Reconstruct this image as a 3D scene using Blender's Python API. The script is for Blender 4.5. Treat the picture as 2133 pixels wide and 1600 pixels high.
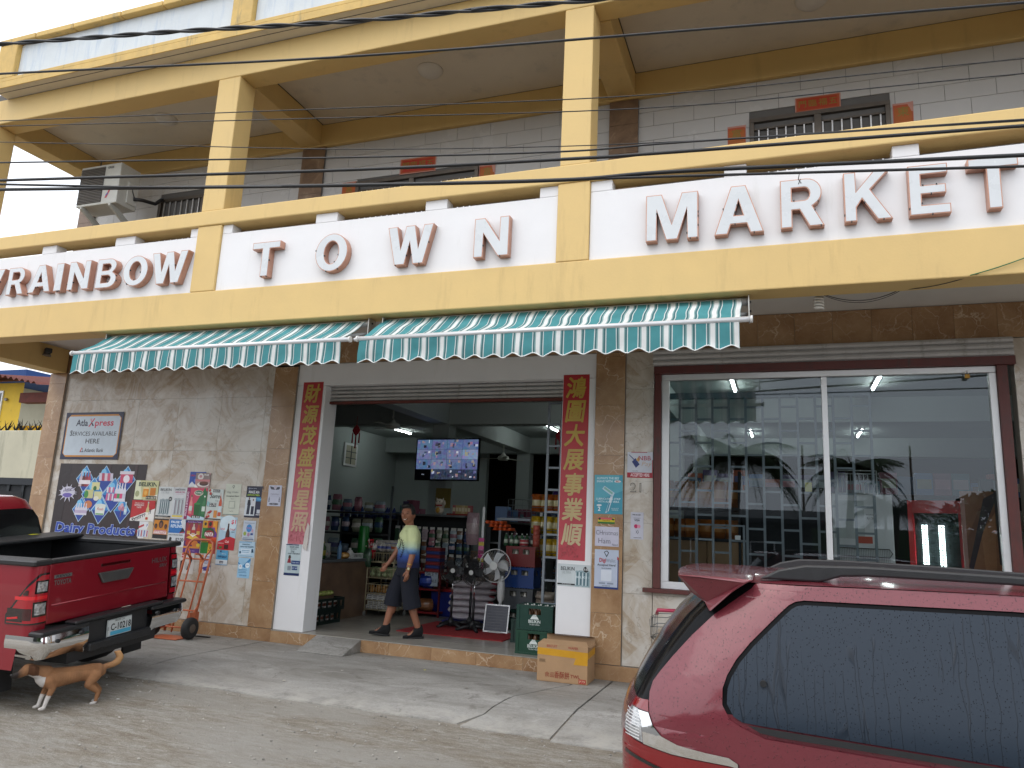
import bpy, bmesh, math, random
from mathutils import Matrix, Vector, noise as mnoise
random.seed(11)
D = bpy.data
SC = bpy.context.scene
COL = SC.collection
for _o in list(D.objects):
    D.objects.remove(_o, do_unlink=True)

# ------------------------------------------------------------------ camera, sky, sun, exposure
cam_data = D.cameras.new('camera')
cam_data.sensor_fit = 'HORIZONTAL'; cam_data.sensor_width = 36.0; cam_data.lens = 26.08
cam_data.clip_start = 0.05; cam_data.clip_end = 900
cam = D.objects.new('camera', cam_data); COL.objects.link(cam); SC.camera = cam
_y, _p, _r = map(math.radians, (20.205, 11.269, 2.692))
_f = Vector((-math.sin(_y)*math.cos(_p), math.cos(_y)*math.cos(_p), math.sin(_p)))
_r0 = Vector((math.cos(_y), math.sin(_y), 0)); _u0 = _r0.cross(_f)
_rr = math.cos(_r)*_r0 + math.sin(_r)*_u0; _uu = -math.sin(_r)*_r0 + math.cos(_r)*_u0
cam.matrix_world = Matrix(((_rr.x, _uu.x, -_f.x, 0), (_rr.y, _uu.y, -_f.y, 0), (_rr.z, _uu.z, -_f.z, 1.6), (0, 0, 0, 1)))

SUN_EL, SUN_AZ = math.radians(58), math.radians(205)      # high, behind the photographer's left shoulder
W = D.worlds.new('World'); SC.world = W; W.use_nodes = True
_n = W.node_tree.nodes; _l = W.node_tree.links; _n.clear()
_out = _n.new('ShaderNodeOutputWorld'); _bg = _n.new('ShaderNodeBackground')
_sky = _n.new('ShaderNodeTexSky'); _sky.sky_type = 'NISHITA'; _sky.sun_disc = False
_sky.sun_elevation = SUN_EL; _sky.sun_rotation = SUN_AZ
_sky.air_density = 1.0; _sky.dust_density = 6.0; _sky.ozone_density = 1.0
_mx = _n.new('ShaderNodeMix'); _mx.data_type = 'RGBA'; _mx.inputs[0].default_value = 0.8
_mx.inputs[7].default_value = (9.6, 10.0, 10.6, 1)        # the even grey-white of the rain cloud
_l.new(_sky.outputs[0], _mx.inputs[6]); _l.new(_mx.outputs[2], _bg.inputs[0])
_bg.inputs[1].default_value = 0.12
_l.new(_bg.outputs[0], _out.inputs[0])
_s = D.lights.new('sun', 'SUN'); _s.energy = 0.5; _s.angle = math.radians(60); _s.color = (1, 0.97, 0.93)
sun = D.objects.new('sun', _s); COL.objects.link(sun)
_d = Vector((math.sin(SUN_AZ)*math.cos(SUN_EL), math.cos(SUN_AZ)*math.cos(SUN_EL), math.sin(SUN_EL)))
sun.rotation_euler = _d.to_track_quat('Z', 'Y').to_euler(); sun.location = (0, -20, 30)
SC.view_settings.view_transform = 'Standard'; SC.view_settings.look = 'None'
SC.view_settings.exposure = 0.66; SC.view_settings.gamma = 1.0; SC.view_settings.use_curve_mapping = False
SC.render.engine = 'CYCLES'
SC.cycles.use_denoising = True
SC.cycles.max_bounces = 8; SC.cycles.diffuse_bounces = 4; SC.cycles.glossy_bounces = 4
SC.cycles.transmission_bounces = 6; SC.cycles.transparent_max_bounces = 12
SC.cycles.caustics_reflective = False; SC.cycles.caustics_refractive = False
SC.cycles.sample_clamp_indirect = 6.0

# ------------------------------------------------------------------ materials
def hx(s):
    if not isinstance(s, str): return tuple(s)
    s = s.lstrip('#'); o = []
    for i in (0, 2, 4):
        c = int(s[i:i+2], 16)/255
        o.append(c/12.92 if c <= .04045 else ((c+.055)/1.055)**2.4)
    return tuple(o)
MATS = {}
class NT:
    def __init__(s, name):
        m = D.materials.new(name); m.use_nodes = True; s.m = m; s.t = m.node_tree
        s.n = s.t.nodes; s.l = s.t.links; s.n.clear()
        s.out = s.n.new('ShaderNodeOutputMaterial')
    def N(s, typ, **kw):
        n = s.n.new('ShaderNode'+typ)
        for k, v in kw.items():
            if k.startswith('i_'): n.inputs[k[2:].replace('_', ' ')].default_value = v
            else: setattr(n, k, v)
        return n
    def L(s, a, b): s.l.new(a, b)
    def pos(s, scale=(1, 1, 1), obj=False):
        m = s.N('Mapping'); m.inputs['Scale'].default_value = scale
        if obj: s.L(s.N('TexCoord').outputs['Object'], m.inputs[0])
        else: s.L(s.N('NewGeometry').outputs['Position'], m.inputs[0])
        return m.outputs[0]
    def noise(s, vec, scale, detail=4, rough=.55, dist=0):
        n = s.N('TexNoise'); n.inputs['Scale'].default_value = scale; n.inputs['Detail'].default_value = detail
        n.inputs['Roughness'].default_value = rough; n.inputs['Distortion'].default_value = dist
        s.L(vec, n.inputs['Vector']); return n.outputs[0]
    def ramp(s, fac, stops, interp='LINEAR'):
        r = s.N('ValToRGB'); e = r.color_ramp.elements; r.color_ramp.interpolation = interp
        while len(e) < len(stops): e.new(.5)
        for i, (p, c) in enumerate(stops):
            e[i].position = p
            c = (c, c, c) if isinstance(c, (int, float)) else hx(c)
            e[i].color = (*c, 1)
        s.L(fac, r.inputs[0]); return r.outputs[0]
    def mix(s, fac, a, b, mode='MIX'):
        m = s.N('Mix', data_type='RGBA', blend_type=mode)
        for v, i in ((fac, 0), (a, 6), (b, 7)):
            if hasattr(v, 'links'): s.L(v, m.inputs[i])
            elif i == 0: m.inputs[0].default_value = v
            else: m.inputs[i].default_value = (*hx(v), 1)
        return m.outputs[2]
    def bump(s, h, strength=.3, dist=.01):
        b = s.N('Bump'); b.inputs['Strength'].default_value = strength; b.inputs['Distance'].default_value = dist
        s.L(h, b.inputs['Height']); return b.outputs[0]
    def pr(s, color, rough=.5, metal=0, normal=None, spec=.5, coat=0, emis=None, es=1, trans=0, croughness=.03):
        p = s.N('BsdfPrincipled')
        if hasattr(color, 'links'): s.L(color, p.inputs['Base Color'])
        else: p.inputs['Base Color'].default_value = (*hx(color), 1)
        if hasattr(rough, 'links'): s.L(rough, p.inputs['Roughness'])
        else: p.inputs['Roughness'].default_value = rough
        p.inputs['Metallic'].default_value = metal; p.inputs['Specular IOR Level'].default_value = spec
        p.inputs['Coat Weight'].default_value = coat; p.inputs['Coat Roughness'].default_value = croughness
        p.inputs['Transmission Weight'].default_value = trans
        if normal is not None: s.L(normal, p.inputs['Normal'])
        if emis is not None:
            if hasattr(emis, 'links'): s.L(emis, p.inputs['Emission Color'])
            else: p.inputs['Emission Color'].default_value = (*hx(emis), 1)
            p.inputs['Emission Strength'].default_value = es
        s.L(p.outputs[0], s.out.inputs[0]); return p
def reg(key):
    def deco(fn):
        MATS[key] = fn; return fn
    return deco
def M(key):
    m = MATS[key]
    if callable(m): m = MATS[key] = m(key)
    return m
def simple(key, col, rough=.5, metal=0, var=.12, scale=6, bump=0, bscale=60, coat=0, spec=.5, stain=None):
    def mk(k):
        t = NT(k); p = t.pos()
        n = t.noise(p, scale, 5, .6)
        if col == 'ATTR':
            a = t.N('Attribute', attribute_name='Col'); base = a.outputs[0]
        else: base = hx(col)
        v = t.ramp(n, [(.25, 1-var), (.75, 1+var*.6)])
        c = t.mix(1.0, base, v, 'MULTIPLY')
        if stain:
            n2 = t.noise(t.pos((1.6, 1.6, .22)), stain[1], 8, .7)
            c = t.mix(t.ramp(n2, [(stain[2], 0), (stain[3], 1)]), c, hx(stain[0]))
        nb = None
        if bump: nb = t.bump(t.noise(p, bscale, 4), bump, .01)
        rr = t.ramp(n, [(.2, max(rough-.06, .02)), (.8, min(rough+.06, 1))]) if rough > .12 else rough
        t.pr(c, rr, metal, nb, spec, coat); return t.m
    MATS[key] = mk
simple('print', 'ATTR', .4, var=.10, scale=7, bump=.25, bscale=14)
simple('plastic', 'ATTR', .32, var=.07, scale=14)
simple('matte', 'ATTR', .8, var=.14, scale=9, bump=.15, bscale=90)
simple('fabric', 'ATTR', .9, var=.16, scale=18, bump=.35, bscale=160)
simple('metalc', 'ATTR', .35, metal=.75, var=.12, scale=12)
simple('wrap', 'ATTR', .18, var=.2, scale=30, bump=.8, bscale=38, coat=.5)
simple('yellow', (.70, .50, .205), .62, var=.05, scale=3, bump=.10, bscale=45, stain=((.55, .385, .16), 2.6, .56, .80))
simple('yellow_old', (.66, .45, .15), .7, var=.18, scale=5, bump=.18, bscale=35, stain=((.22, .19, .12), 3.4, .58, .74))
simple('white_paint', (.80, .80, .81), .6, var=.035, scale=2.5, bump=.06, bscale=50, stain=((.68, .68, .66), 3.2, .58, .82))
simple('parapet_paint', (.66, .71, .74), .75, var=.08, scale=3, bump=.15, bscale=30, stain=((.46, .55, .66), 4.5, .50, .72))
simple('ceiling_paint', (.64, .585, .49), .8, var=.07, scale=1.5, stain=((.50, .47, .41), 2.2, .55, .75))
simple('soffit_paint', (.62, .60, .56), .8, var=.06, scale=2)
simple('white_tile', (.60, .595, .585), .25, var=.05, scale=2)
simple('grout', (.15, .145, .14), .9); simple('pale_grout', (.33, .29, .24), .9)
simple('steel_grey', (.21, .24, .27), .5, metal=.15, var=.12, scale=14)
simple('dark_steel', (.11, .125, .135), .5, metal=.2, var=.2, scale=14)
simple('maroon', (.10, .022, .018), .5, var=.25, scale=8, stain=((.05, .03, .025), 9, .55, .7))
simple('shutter_paint', (.50, .49, .48), .5, var=.15, scale=4, stain=((.22, .20, .17), 5, .55, .75))
simple('alu', (.70, .71, .72), .35, metal=.3, var=.06)
simple('room_wall', (.44, .49, .48), .7, var=.06, scale=1.2)
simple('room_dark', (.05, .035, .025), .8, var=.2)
simple('shop_floor', (.34, .32, .28), .22, var=.18, scale=1.6)
simple('counter_wood', (.16, .10, .065), .4, var=.4, scale=4)
simple('chrome', (.80, .80, .80), .05, metal=1, var=.03)
simple('rubber', (.02, .02, .021), .75, var=.3, scale=20)
simple('black_plastic', (.018, .019, .021), .42, var=.2, scale=20, bump=.12, bscale=240)
simple('hatch_glass', (.007, .007, .008), .12, spec=.10)
simple('black_gloss', (.008, .008, .009), .06, coat=1)
simple('orange_steel', (.52, .14, .06), .5, var=.25, scale=16, stain=((.16, .08, .05), 14, .60, .72))
simple('cardboard', (.40, .25, .135), .85, var=.1, scale=7)
simple('rust_roof', (.13, .032, .024), .8, var=.4, scale=4)
simple('house_yellow', (.66, .44, .035), .7, var=.14, scale=2, stain=((.10, .08, .03), 2.2, .60, .72))
simple('old_wall', (.46, .44, .34), .85, var=.12, scale=1.4, stain=((.20, .20, .15), 1.8, .56, .78), bump=.2, bscale=20)
simple('leaf', (.035, .075, .018), .6, var=.5, scale=3)
simple('bark', (.12, .09, .065), .9, var=.3)
simple('skin', (.30, .125, .07), .5, var=.10, scale=14)
simple('hair', (.006, .005, .005), .5, var=.3, scale=60, bump=.6, bscale=180)
simple('asphalt', (.09, .088, .082), .8, var=.25, scale=8, bump=.4, bscale=60)
simple('copper', (.52, .28, .20), .38, metal=.35, var=.2, scale=9)
simple('letter_face', (.65, .68, .70), .28, var=.07, scale=4)

@reg('marble')
def _(k):
    t = NT(k); p = t.pos()
    oi = t.N('ObjectInfo'); ad = t.N('VectorMath', operation='ADD'); cb = t.N('CombineXYZ')
    mu = t.N('Math', operation='MULTIPLY'); mu.inputs[1].default_value = .9; t.L(oi.outputs['Random'], mu.inputs[0])
    t.L(mu.outputs[0], cb.inputs[1]); t.L(p, ad.inputs[0]); t.L(cb.outputs[0], ad.inputs[1]); q = ad.outputs[0]
    cloud = t.noise(q, 1.5, 6, .62, 1.6)
    c = t.ramp(cloud, [(.30, (.62, .60, .55)), (.46, (.53, .48, .41)), (.56, (.40, .32, .235)), (.70, (.60, .575, .53))])
    # the diamond print of the tiles: a rotated grid whose cells shift the cloud
    r = t.N('Mapping'); r.inputs['Rotation'].default_value = (0, math.radians(45), 0); t.L(p, r.inputs[0])
    ck = t.N('TexChecker'); ck.inputs['Scale'].default_value = 1.45; t.L(r.outputs[0], ck.inputs[0])
    c = t.mix(t.ramp(ck.outputs['Fac'], [(0, 0), (1, .30)]), c, (.63, .61, .57))
    v = t.N('TexVoronoi', feature='DISTANCE_TO_EDGE'); v.inputs['Scale'].default_value = 2.1
    dn = t.N('TexNoise'); dn.inputs['Scale'].default_value = 2.4; dn.inputs['Detail'].default_value = 6; t.L(q, dn.inputs[0])
    dv = t.N('VectorMath', operation='MULTIPLY_ADD'); dv.inputs[1].default_value = (.9, .9, .9)
    t.L(dn.outputs[1], dv.inputs[0]); t.L(q, dv.inputs[2]); t.L(dv.outputs[0], v.inputs['Vector'])
    c = t.mix(t.ramp(v.outputs[0], [(0, .45), (.014, 0)]), c, (.22, .18, .14))
    t.pr(c, .16, spec=.45); return t.m
@reg('tan_marble')
def _(k):
    t = NT(k); p = t.pos(); oi = t.N('ObjectInfo')
    ad = t.N('VectorMath', operation='ADD'); cb = t.N('CombineXYZ')
    mu = t.N('Math', operation='MULTIPLY'); mu.inputs[1].default_value = 7; t.L(oi.outputs['Random'], mu.inputs[0])
    t.L(mu.outputs[0], cb.inputs[1]); t.L(p, ad.inputs[0]); t.L(cb.outputs[0], ad.inputs[1]); q = ad.outputs[0]
    c = t.ramp(t.noise(q, 2.6, 6, .65), [(.3, (.27, .15, .075)), (.55, (.38, .235, .125)), (.75, (.46, .31, .18))])
    dn = t.N('TexNoise'); dn.inputs['Scale'].default_value = 3.1; dn.inputs['Detail'].default_value = 7; t.L(q, dn.inputs[0])
    dv = t.N('VectorMath', operation='MULTIPLY_ADD'); dv.inputs[1].default_value = (.5, .5, .5)
    t.L(dn.outputs[1], dv.inputs[0]); t.L(q, dv.inputs[2])
    for sc, w, f in ((3.0, .022, .75), (6.5, .016, .4)):
        v = t.N('TexVoronoi', feature='DISTANCE_TO_EDGE'); v.inputs['Scale'].default_value = sc
        t.L(dv.outputs[0], v.inputs['Vector'])
        msk = t.mix(1.0, t.ramp(v.outputs[0], [(0, f), (w, 0)]), t.ramp(t.noise(q, 2.2, 3), [(.42, 0), (.6, 1)]), 'MULTIPLY')
        c = t.mix(msk, c, (.66, .54, .40))
    t.pr(c, .2, spec=.45); return t.m
@reg('concrete')
def _(k):
    t = NT(k); p = t.pos(); oi = t.N('ObjectInfo')
    m = t.N('Mapping'); m.inputs['Rotation'].default_value = (0, 0, .35); m.inputs['Scale'].default_value = (.6, 1.5, 1); t.L(t.N('NewGeometry').outputs['Position'], m.inputs[0]); q = m.outputs[0]
    c = t.ramp(t.noise(q, 1.3, 9, .68, .6), [(.28, (.185, .175, .155)), (.43, (.26, .252, .234)), (.56, (.335, .328, .31)), (.70, (.42, .412, .392))])
    c = t.mix(t.ramp(t.noise(p, 34, 7, .78), [(.40, .0), (.68, .5)]), c, (.15, .14, .125))
    c = t.mix(t.ramp(t.noise(p, 3.1, 8, .74, 1.2), [(.56, 0), (.63, .6)]), c, (.125, .115, .10))
    c = t.mix(t.ramp(t.noise(q, 5.5, 7, .72, .8), [(.58, 0), (.68, .55)]), c, (.42, .415, .40))
    c = t.mix(t.ramp(t.noise(p, 110, 3, .8), [(.60, 0), (.68, .5)]), c, (.10, .093, .083))
    s_ = t.N('SeparateXYZ'); t.L(p, s_.inputs[0]); mr = t.N('MapRange'); mr.inputs['From Min'].default_value = 6.95; mr.inputs['From Max'].default_value = 6.35; t.L(s_.outputs[1], mr.inputs[0])
    w = t.mix(1.0, mr.outputs[0], t.ramp(t.noise(p, 4.5, 8, .75), [(.40, 0), (.60, 1)]), 'MULTIPLY')      # chalky worn lip
    c = t.mix(w, c, (.40, .385, .35))
    b = t.bump(t.mix(.5, t.noise(p, 55, 6, .7), t.noise(p, 9, 6, .7)), .5, .008)
    t.pr(c, t.ramp(t.noise(q, 1.1, 4), [(.35, .5), (.6, .8)]), normal=b); return t.m
@reg('rough_concrete')
def _(k):
    t = NT(k); p = t.pos()
    m = t.N('Mapping'); m.inputs['Rotation'].default_value = (0, 0, .55); m.inputs['Scale'].default_value = (.5, 1.9, 1); t.L(t.N('NewGeometry').outputs['Position'], m.inputs[0]); q = m.outputs[0]
    c = t.ramp(t.noise(q, 1.5, 9, .70, .9), [(.30, (.18, .147, .108)), (.42, (.255, .222, .175)), (.52, (.325, .30, .255)), (.62, (.38, .366, .335)), (.74, (.45, .44, .415))])
    c = t.mix(t.ramp(t.noise(q, 6, 9, .78, .5), [(.49, 0), (.57, .8)]), c, (.40, .385, .352))
    c = t.mix(t.ramp(t.noise(q, 14, 9, .82), [(.42, 0), (.60, .75)]), c, (.19, .16, .122))
    c = t.mix(t.ramp(t.noise(p, 60, 5, .82), [(.54, 0), (.64, .75)]), c, (.43, .41, .37))
    c = t.mix(t.ramp(t.noise(q, .8, 6, .62), [(.48, 0), (.60, .7)]), c, (.34, .325, .295))
    h = t.mix(.5, t.noise(q, 12, 9, .8), t.noise(p, 55, 5, .75))
    t.pr(c, .85, normal=t.bump(h, 1.0, .035), spec=.3); return t.m
@reg('brown_tile')          # beam-coloured trim tile of the upper pilasters
def _(k):
    t = NT(k); p = t.pos()
    c = t.ramp(t.noise(p, 4, 6, .65, 1.2), [(.3, (.17, .105, .065)), (.6, (.27, .175, .11)), (.75, (.42, .31, .21))])
    t.pr(c, .3); return t.m
def carpaint(key, base, coat=1.0, drops=True, rough=.32, metal=.55):
    def mk(k):
        t = NT(k); p = t.pos()
        c = t.mix(t.ramp(t.noise(p, 2.2, 4), [(.3, 0), (.8, .35)]), base, tuple(x*1.25 for x in base))
        nb = None; r = rough
        if drops:
            hs = []
            for sc, w in ((85, .24), (170, .22)):
                v = t.N('TexVoronoi'); v.inputs['Scale'].default_value = sc; v.inputs['Randomness'].default_value = 1
                t.L(t.pos((1, 1, .8)), v.inputs['Vector'])
                g = t.N('TexVoronoi'); g.inputs['Scale'].default_value = sc; t.L(t.pos((1, 1, .8)), g.inputs['Vector'])
                sp = t.N('SeparateColor'); t.L(g.outputs[1], sp.inputs[0])
                pk = t.ramp(sp.outputs[0], [(.30, 0), (.36, 1)])
                hs.append(t.mix(1.0, t.ramp(v.outputs[0], [(0, 1), (w*.6, .8), (w, 0)]), pk, 'MULTIPLY'))
            h = t.mix(1.0, hs[0], hs[1], 'ADD'); nb = t.bump(h, .9, .004)
            c = t.mix(t.ramp(h, [(.2, 0), (.8, .45)]), c, tuple(x*.45 for x in base))
        t.pr(c, r, metal, nb, .5, coat, croughness=.10 if drops else .04); return t.m
    MATS[key] = mk
carpaint('suv_paint', (.150, .016, .027), rough=.5, metal=.25)
carpaint('truck_paint', (.26, .006, .018), drops=False, rough=.34, metal=.4)
@reg('wet_glass')           # dark tinted car glass with rain drops and runs
def _(k):
    t = NT(k)
    v = t.N('TexVoronoi'); v.inputs['Scale'].default_value = 120; t.L(t.pos((1, 1, .65)), v.inputs['Vector'])
    sp = t.N('SeparateColor'); t.L(v.outputs[1], sp.inputs[0])
    d = t.mix(1.0, t.ramp(v.outputs[0], [(0, 1), (.13, .9), (.22, 0)]), t.ramp(sp.outputs[0], [(.22, 0), (.28, 1)]), 'MULTIPLY')
    w = t.N('TexNoise'); w.inputs['Scale'].default_value = 1; w.inputs['Detail'].default_value = 2
    t.L(t.pos((9, 1, 6)), w.inputs['Vector'])
    mp = t.pos((22, 1, .9)); ad = t.N('VectorMath', operation='MULTIPLY_ADD'); ad.inputs[1].default_value = (.9, 0, 0)
    t.L(w.outputs[1], ad.inputs[0]); t.L(mp, ad.inputs[2])
    rv = t.N('TexVoronoi', feature='DISTANCE_TO_EDGE'); rv.inputs['Scale'].default_value = 1; t.L(ad.outputs[0], rv.inputs['Vector'])
    run = t.mix(1.0, t.ramp(rv.outputs[0], [(0, .6), (.014, .4), (.026, 0)]), t.ramp(t.noise(t.pos((5, 1, 2)), 1, 2), [(.47, 0), (.53, 1)]), 'MULTIPLY')
    h = t.mix(1.0, d, run, 'LIGHTEN')
    c = t.mix(h, (.020, .030, .045), (.006, .008, .012))
    t.pr(c, t.ramp(h, [(0, .30), (1, .06)]), 0, t.bump(h, .9, .003), .28, coat=.0, croughness=.25); return t.m
@reg('window_glass')
def _(k):
    t = NT(k); f = t.N('Fresnel'); f.inputs['IOR'].default_value = 1.68
    g = t.N('BsdfGlossy'); g.inputs['Roughness'].default_value = .004; g.inputs['Color'].default_value = (.84, .92, 1, 1)
    tr = t.N('BsdfTransparent'); tr.inputs['Color'].default_value = (.76, .82, .82, 1)
    m = t.N('MixShader'); t.L(f.outputs[0], m.inputs[0]); t.L(tr.outputs[0], m.inputs[1]); t.L(g.outputs[0], m.inputs[2])
    t.L(m.outputs[0], t.out.inputs[0]); return t.m
@reg('lens')                # clear lamp lens
def _(k):
    t = NT(k); c = t.ramp(t.noise(t.pos((40, 40, 40)), 1, 3), [(.35, (.20, .21, .22)), (.65, (.62, .63, .64))]); t.pr(c, .15, .5, coat=1); return t.m
def lamp_red(k):
    t = NT(k); a = t.N('Attribute', attribute_name='Col')
    b = t.bump(t.noise(t.pos((30, 30, 30), True), 3, 2), .15, .004)
    t.pr(a.outputs[0], .1, 0, b, .6, coat=1); return t.m
MATS['lamp'] = lamp_red
def emit(key, col, s):
    def mk(k):
        t = NT(k); t.pr(col, .4, emis=col, es=s); return t.m
    MATS[key] = mk
emit('tube_light', (.92, 1, .97), 20.0); emit('red_led', (1, .03, .05), 4.0)
@reg('screen')
def _(k):
    t = NT(k); a = t.N('Attribute', attribute_name='Col'); p = t.pos((1, 1, 1))
    v = t.N('TexVoronoi'); v.inputs['Scale'].default_value = 14; t.L(p, v.inputs['Vector'])
    c = t.mix(.55, a.outputs[0], v.outputs[1], 'SOFT_LIGHT'); c = t.mix(t.ramp(t.noise(p, 22, 4), [(.35, 0), (.7, .75)]), c, (.42, .56, 1.0))
    c = t.mix(1.0, c, a.outputs['Fac'], 'MULTIPLY')
    t.pr((.01, .01, .01), .2, emis=c, es=.36); return t.m
@reg('shirt')
def _(k):
    t = NT(k); s = t.N('SeparateXYZ'); t.L(t.pos(obj=True), s.inputs[0])
    nz = t.N('Math', operation='MULTIPLY_ADD'); nz.inputs[1].default_value = .03
    t.L(t.noise(t.pos(obj=True), 9, 3), nz.inputs[0]); t.L(s.outputs[2], nz.inputs[2])
    mr = t.N('MapRange'); mr.inputs['From Min'].default_value = .98; mr.inputs['From Max'].default_value = 1.36; t.L(nz.outputs[0], mr.inputs[0])
    c = t.ramp(mr.outputs[0], [(0, (.012, .02, .075)), (.24, (.03, .075, .30)), (.44, (.14, .28, .48)), (.58, (.46, .58, .42)), (.8, (.62, .68, .36))])
    t.pr(c, .85, normal=t.bump(t.noise(t.pos((1, 1, .6), True), 11, 3), 1.0, .03)); return t.m

def mat(key):
    m = MATS[key]
    return M(key) if callable(m) else m

# ------------------------------------------------------------------ mesh builder
_TXT = {}
def text_geo(s, bold=0.0, res=2):
    """2-D outline triangles of a string, height of capitals = 1, left edge at x = 0"""
    bold *= .45; k = (s, bold, res)
    if k in _TXT: return _TXT[k]
    cu = D.curves.new('t', 'FONT'); cu.body = s; cu.size = 1.0; cu.resolution_u = res; cu.offset = bold
    ob = D.objects.new('t', cu)
    me = D.meshes.new_from_object(ob)
    vs = [(v.co.x/.70, v.co.y/.70) for v in me.vertices]; fs = [tuple(p.vertices) for p in me.polygons]
    nl = [me.polygons[i].normal.z for i in range(len(fs))]
    fs = [f if n > 0 else tuple(reversed(f)) for f, n in zip(fs, nl)]
    D.objects.remove(ob); D.curves.remove(cu); D.meshes.remove(me)
    if vs:
        x0 = min(v[0] for v in vs); x1 = max(v[0] for v in vs)
    else: x0 = x1 = 0
    r = ([(v[0]-x0, v[1]) for v in vs], fs, x1-x0)
    _TXT[k] = r; return r

class MB:
    def __init__(s, m='paint', c=(.8, .8, .8), sm=False):
        s.v = []; s.f = []; s.fm = []; s.fc = []; s.fs = []; s.T = None; s.m = m; s.c = hx(c); s.sm = sm
    def use(s, m=None, c=None, sm=None):
        if m: s.m = m
        if c is not None: s.c = hx(c)
        if sm is not None: s.sm = sm
        return s
    def add(s, vs, fs, sm=None):
        n = len(s.v)
        if s.T is not None: vs = [tuple(s.T @ Vector(v)) for v in vs]
        s.v.extend(vs)
        for f in fs:
            s.f.append(tuple(i+n for i in f)); s.fm.append(s.m); s.fc.append(s.c); s.fs.append(s.sm if sm is None else sm)
        return s
    def box(s, x0, x1, y0, y1, z0, z1, ch=0):
        if ch:
            P = [(x0+ch, y0), (x1-ch, y0), (x1, y0+ch), (x1, y1-ch), (x1-ch, y1), (x0+ch, y1), (x0, y1-ch), (x0, y0+ch)]
            Q = [(x0+2*ch, y0+ch), (x1-2*ch, y0+ch), (x1-ch, y0+2*ch), (x1-ch, y1-2*ch), (x1-2*ch, y1-ch), (x0+2*ch, y1-ch), (x0+ch, y1-2*ch), (x0+ch, y0+2*ch)]
            vs = [(*q, z0) for q in Q]+[(*p, z0+ch) for p in P]+[(*p, z1-ch) for p in P]+[(*q, z1) for q in Q]
            fs = [tuple(range(7, -1, -1)), tuple(range(24, 32))]
            for k in range(3):
                for i in range(8): fs.append((k*8+i, k*8+(i+1) % 8, k*8+8+(i+1) % 8, k*8+8+i))
            return s.add(vs, fs)
        v = [(x0, y0, z0), (x1, y0, z0), (x1, y1, z0), (x0, y1, z0), (x0, y0, z1), (x1, y0, z1), (x1, y1, z1), (x0, y1, z1)]
        return s.add(v, [(3, 2, 1, 0), (4, 5, 6, 7), (0, 1, 5, 4), (1, 2, 6, 5), (2, 3, 7, 6), (3, 0, 4, 7)])
    def quad(s, a, b, c, d): return s.add([a, b, c, d], [(0, 1, 2, 3)])
    def poly(s, pts): return s.add(list(pts), [tuple(range(len(pts)))])
    def prism(s, pts, axis, a, b):
        """polygon in the two other axes extruded along axis from a to b (counter-clockwise seen from +axis)"""
        def P(p, t):
            return {'x': (t, p[0], p[1]), 'y': (p[0], t, p[1]), 'z': (p[0], p[1], t)}[axis]
        n = len(pts); vs = [P(p, a) for p in pts]+[P(p, b) for p in pts]
        fs = [tuple(range(n-1, -1, -1)), tuple(range(n, 2*n))]+[(i, (i+1) % n, n+(i+1) % n, n+i) for i in range(n)]
        if axis == 'y': fs = [tuple(reversed(f)) for f in fs]
        return s.add(vs, fs)
    def cyl(s, p0, p1, r0, r1=None, n=10, cap=True, sm=True):
        return s.tube([p0, p1], [r0, r0 if r1 is None else r1], n, cap, sm)
    def tube(s, pts, r, n=8, cap=True, sm=True, closed=False, flat=1.0, up=None):
        pts = [Vector(p) for p in pts]; m = len(pts)
        rs = r if isinstance(r, (list, tuple)) else [r]*m
        vs = []; prev = None
        for i, p in enumerate(pts):
            if closed: d = pts[(i+1) % m]-pts[i-1]
            else: d = pts[min(i+1, m-1)]-pts[max(i-1, 0)]
            d.normalize()
            if prev is None:
                a = Vector(up) if up else (Vector((0, 0, 1)) if abs(d.z) < .9 else Vector((1, 0, 0)))
            else: a = prev
            x = (a-d*a.dot(d))
            if x.length < 1e-6: x = d.orthogonal()
            x.normalize(); prev = x; y = d.cross(x)
            for k in range(n):
                t = 2*math.pi*k/n
                vs.append(tuple(p+x*(math.cos(t)*rs[i]*flat)+y*(math.sin(t)*rs[i])))
        fs = []
        for i in range(m if closed else m-1):
            j = (i+1) % m
            for k in range(n): fs.append((i*n+k, i*n+(k+1) % n, j*n+(k+1) % n, j*n+k))
        s.add(vs, fs, sm)
        if cap and not closed:
            b = len(s.v)-len(vs)
            for base, rev in ((0, True), ((m-1)*n, False)):
                f = [b+base+k for k in range(n)]
                s.f.append(tuple(reversed(f)) if rev else tuple(f)); s.fm.append(s.m); s.fc.append(s.c); s.fs.append(False)
        return s
    def lathe(s, prof, n=16, o=(0, 0, 0), sm=True):
        vs = []
        for r, z in prof:
            for k in range(n):
                t = 2*math.pi*k/n; vs.append((o[0]+r*math.cos(t), o[1]+r*math.sin(t), o[2]+z))
        fs = []
        for i in range(len(prof)-1):
            for k in range(n): fs.append((i*n+k, i*n+(k+1) % n, (i+1)*n+(k+1) % n, (i+1)*n+k))
        if prof[0][0] > 1e-5: fs.append(tuple(range(n-1, -1, -1)))
        if prof[-1][0] > 1e-5: fs.append(tuple(range((len(prof)-1)*n, len(prof)*n)))
        return s.add(vs, fs, sm)
    def grid(s, fn, nu, nv, sm=True, colf=None):
        vs = [fn(i/nu, j/nv) for j in range(nv+1) for i in range(nu+1)]
        b = len(s.v); s.add(vs, [], sm)
        for j in range(nv):
            for i in range(nu):
                a = b+j*(nu+1)+i
                s.f.append((a, a+1, a+nu+2, a+nu+1)); s.fm.append(s.m); s.fs.append(sm)
                s.fc.append(hx(colf(i, j)) if colf else s.c)
        return s
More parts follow.
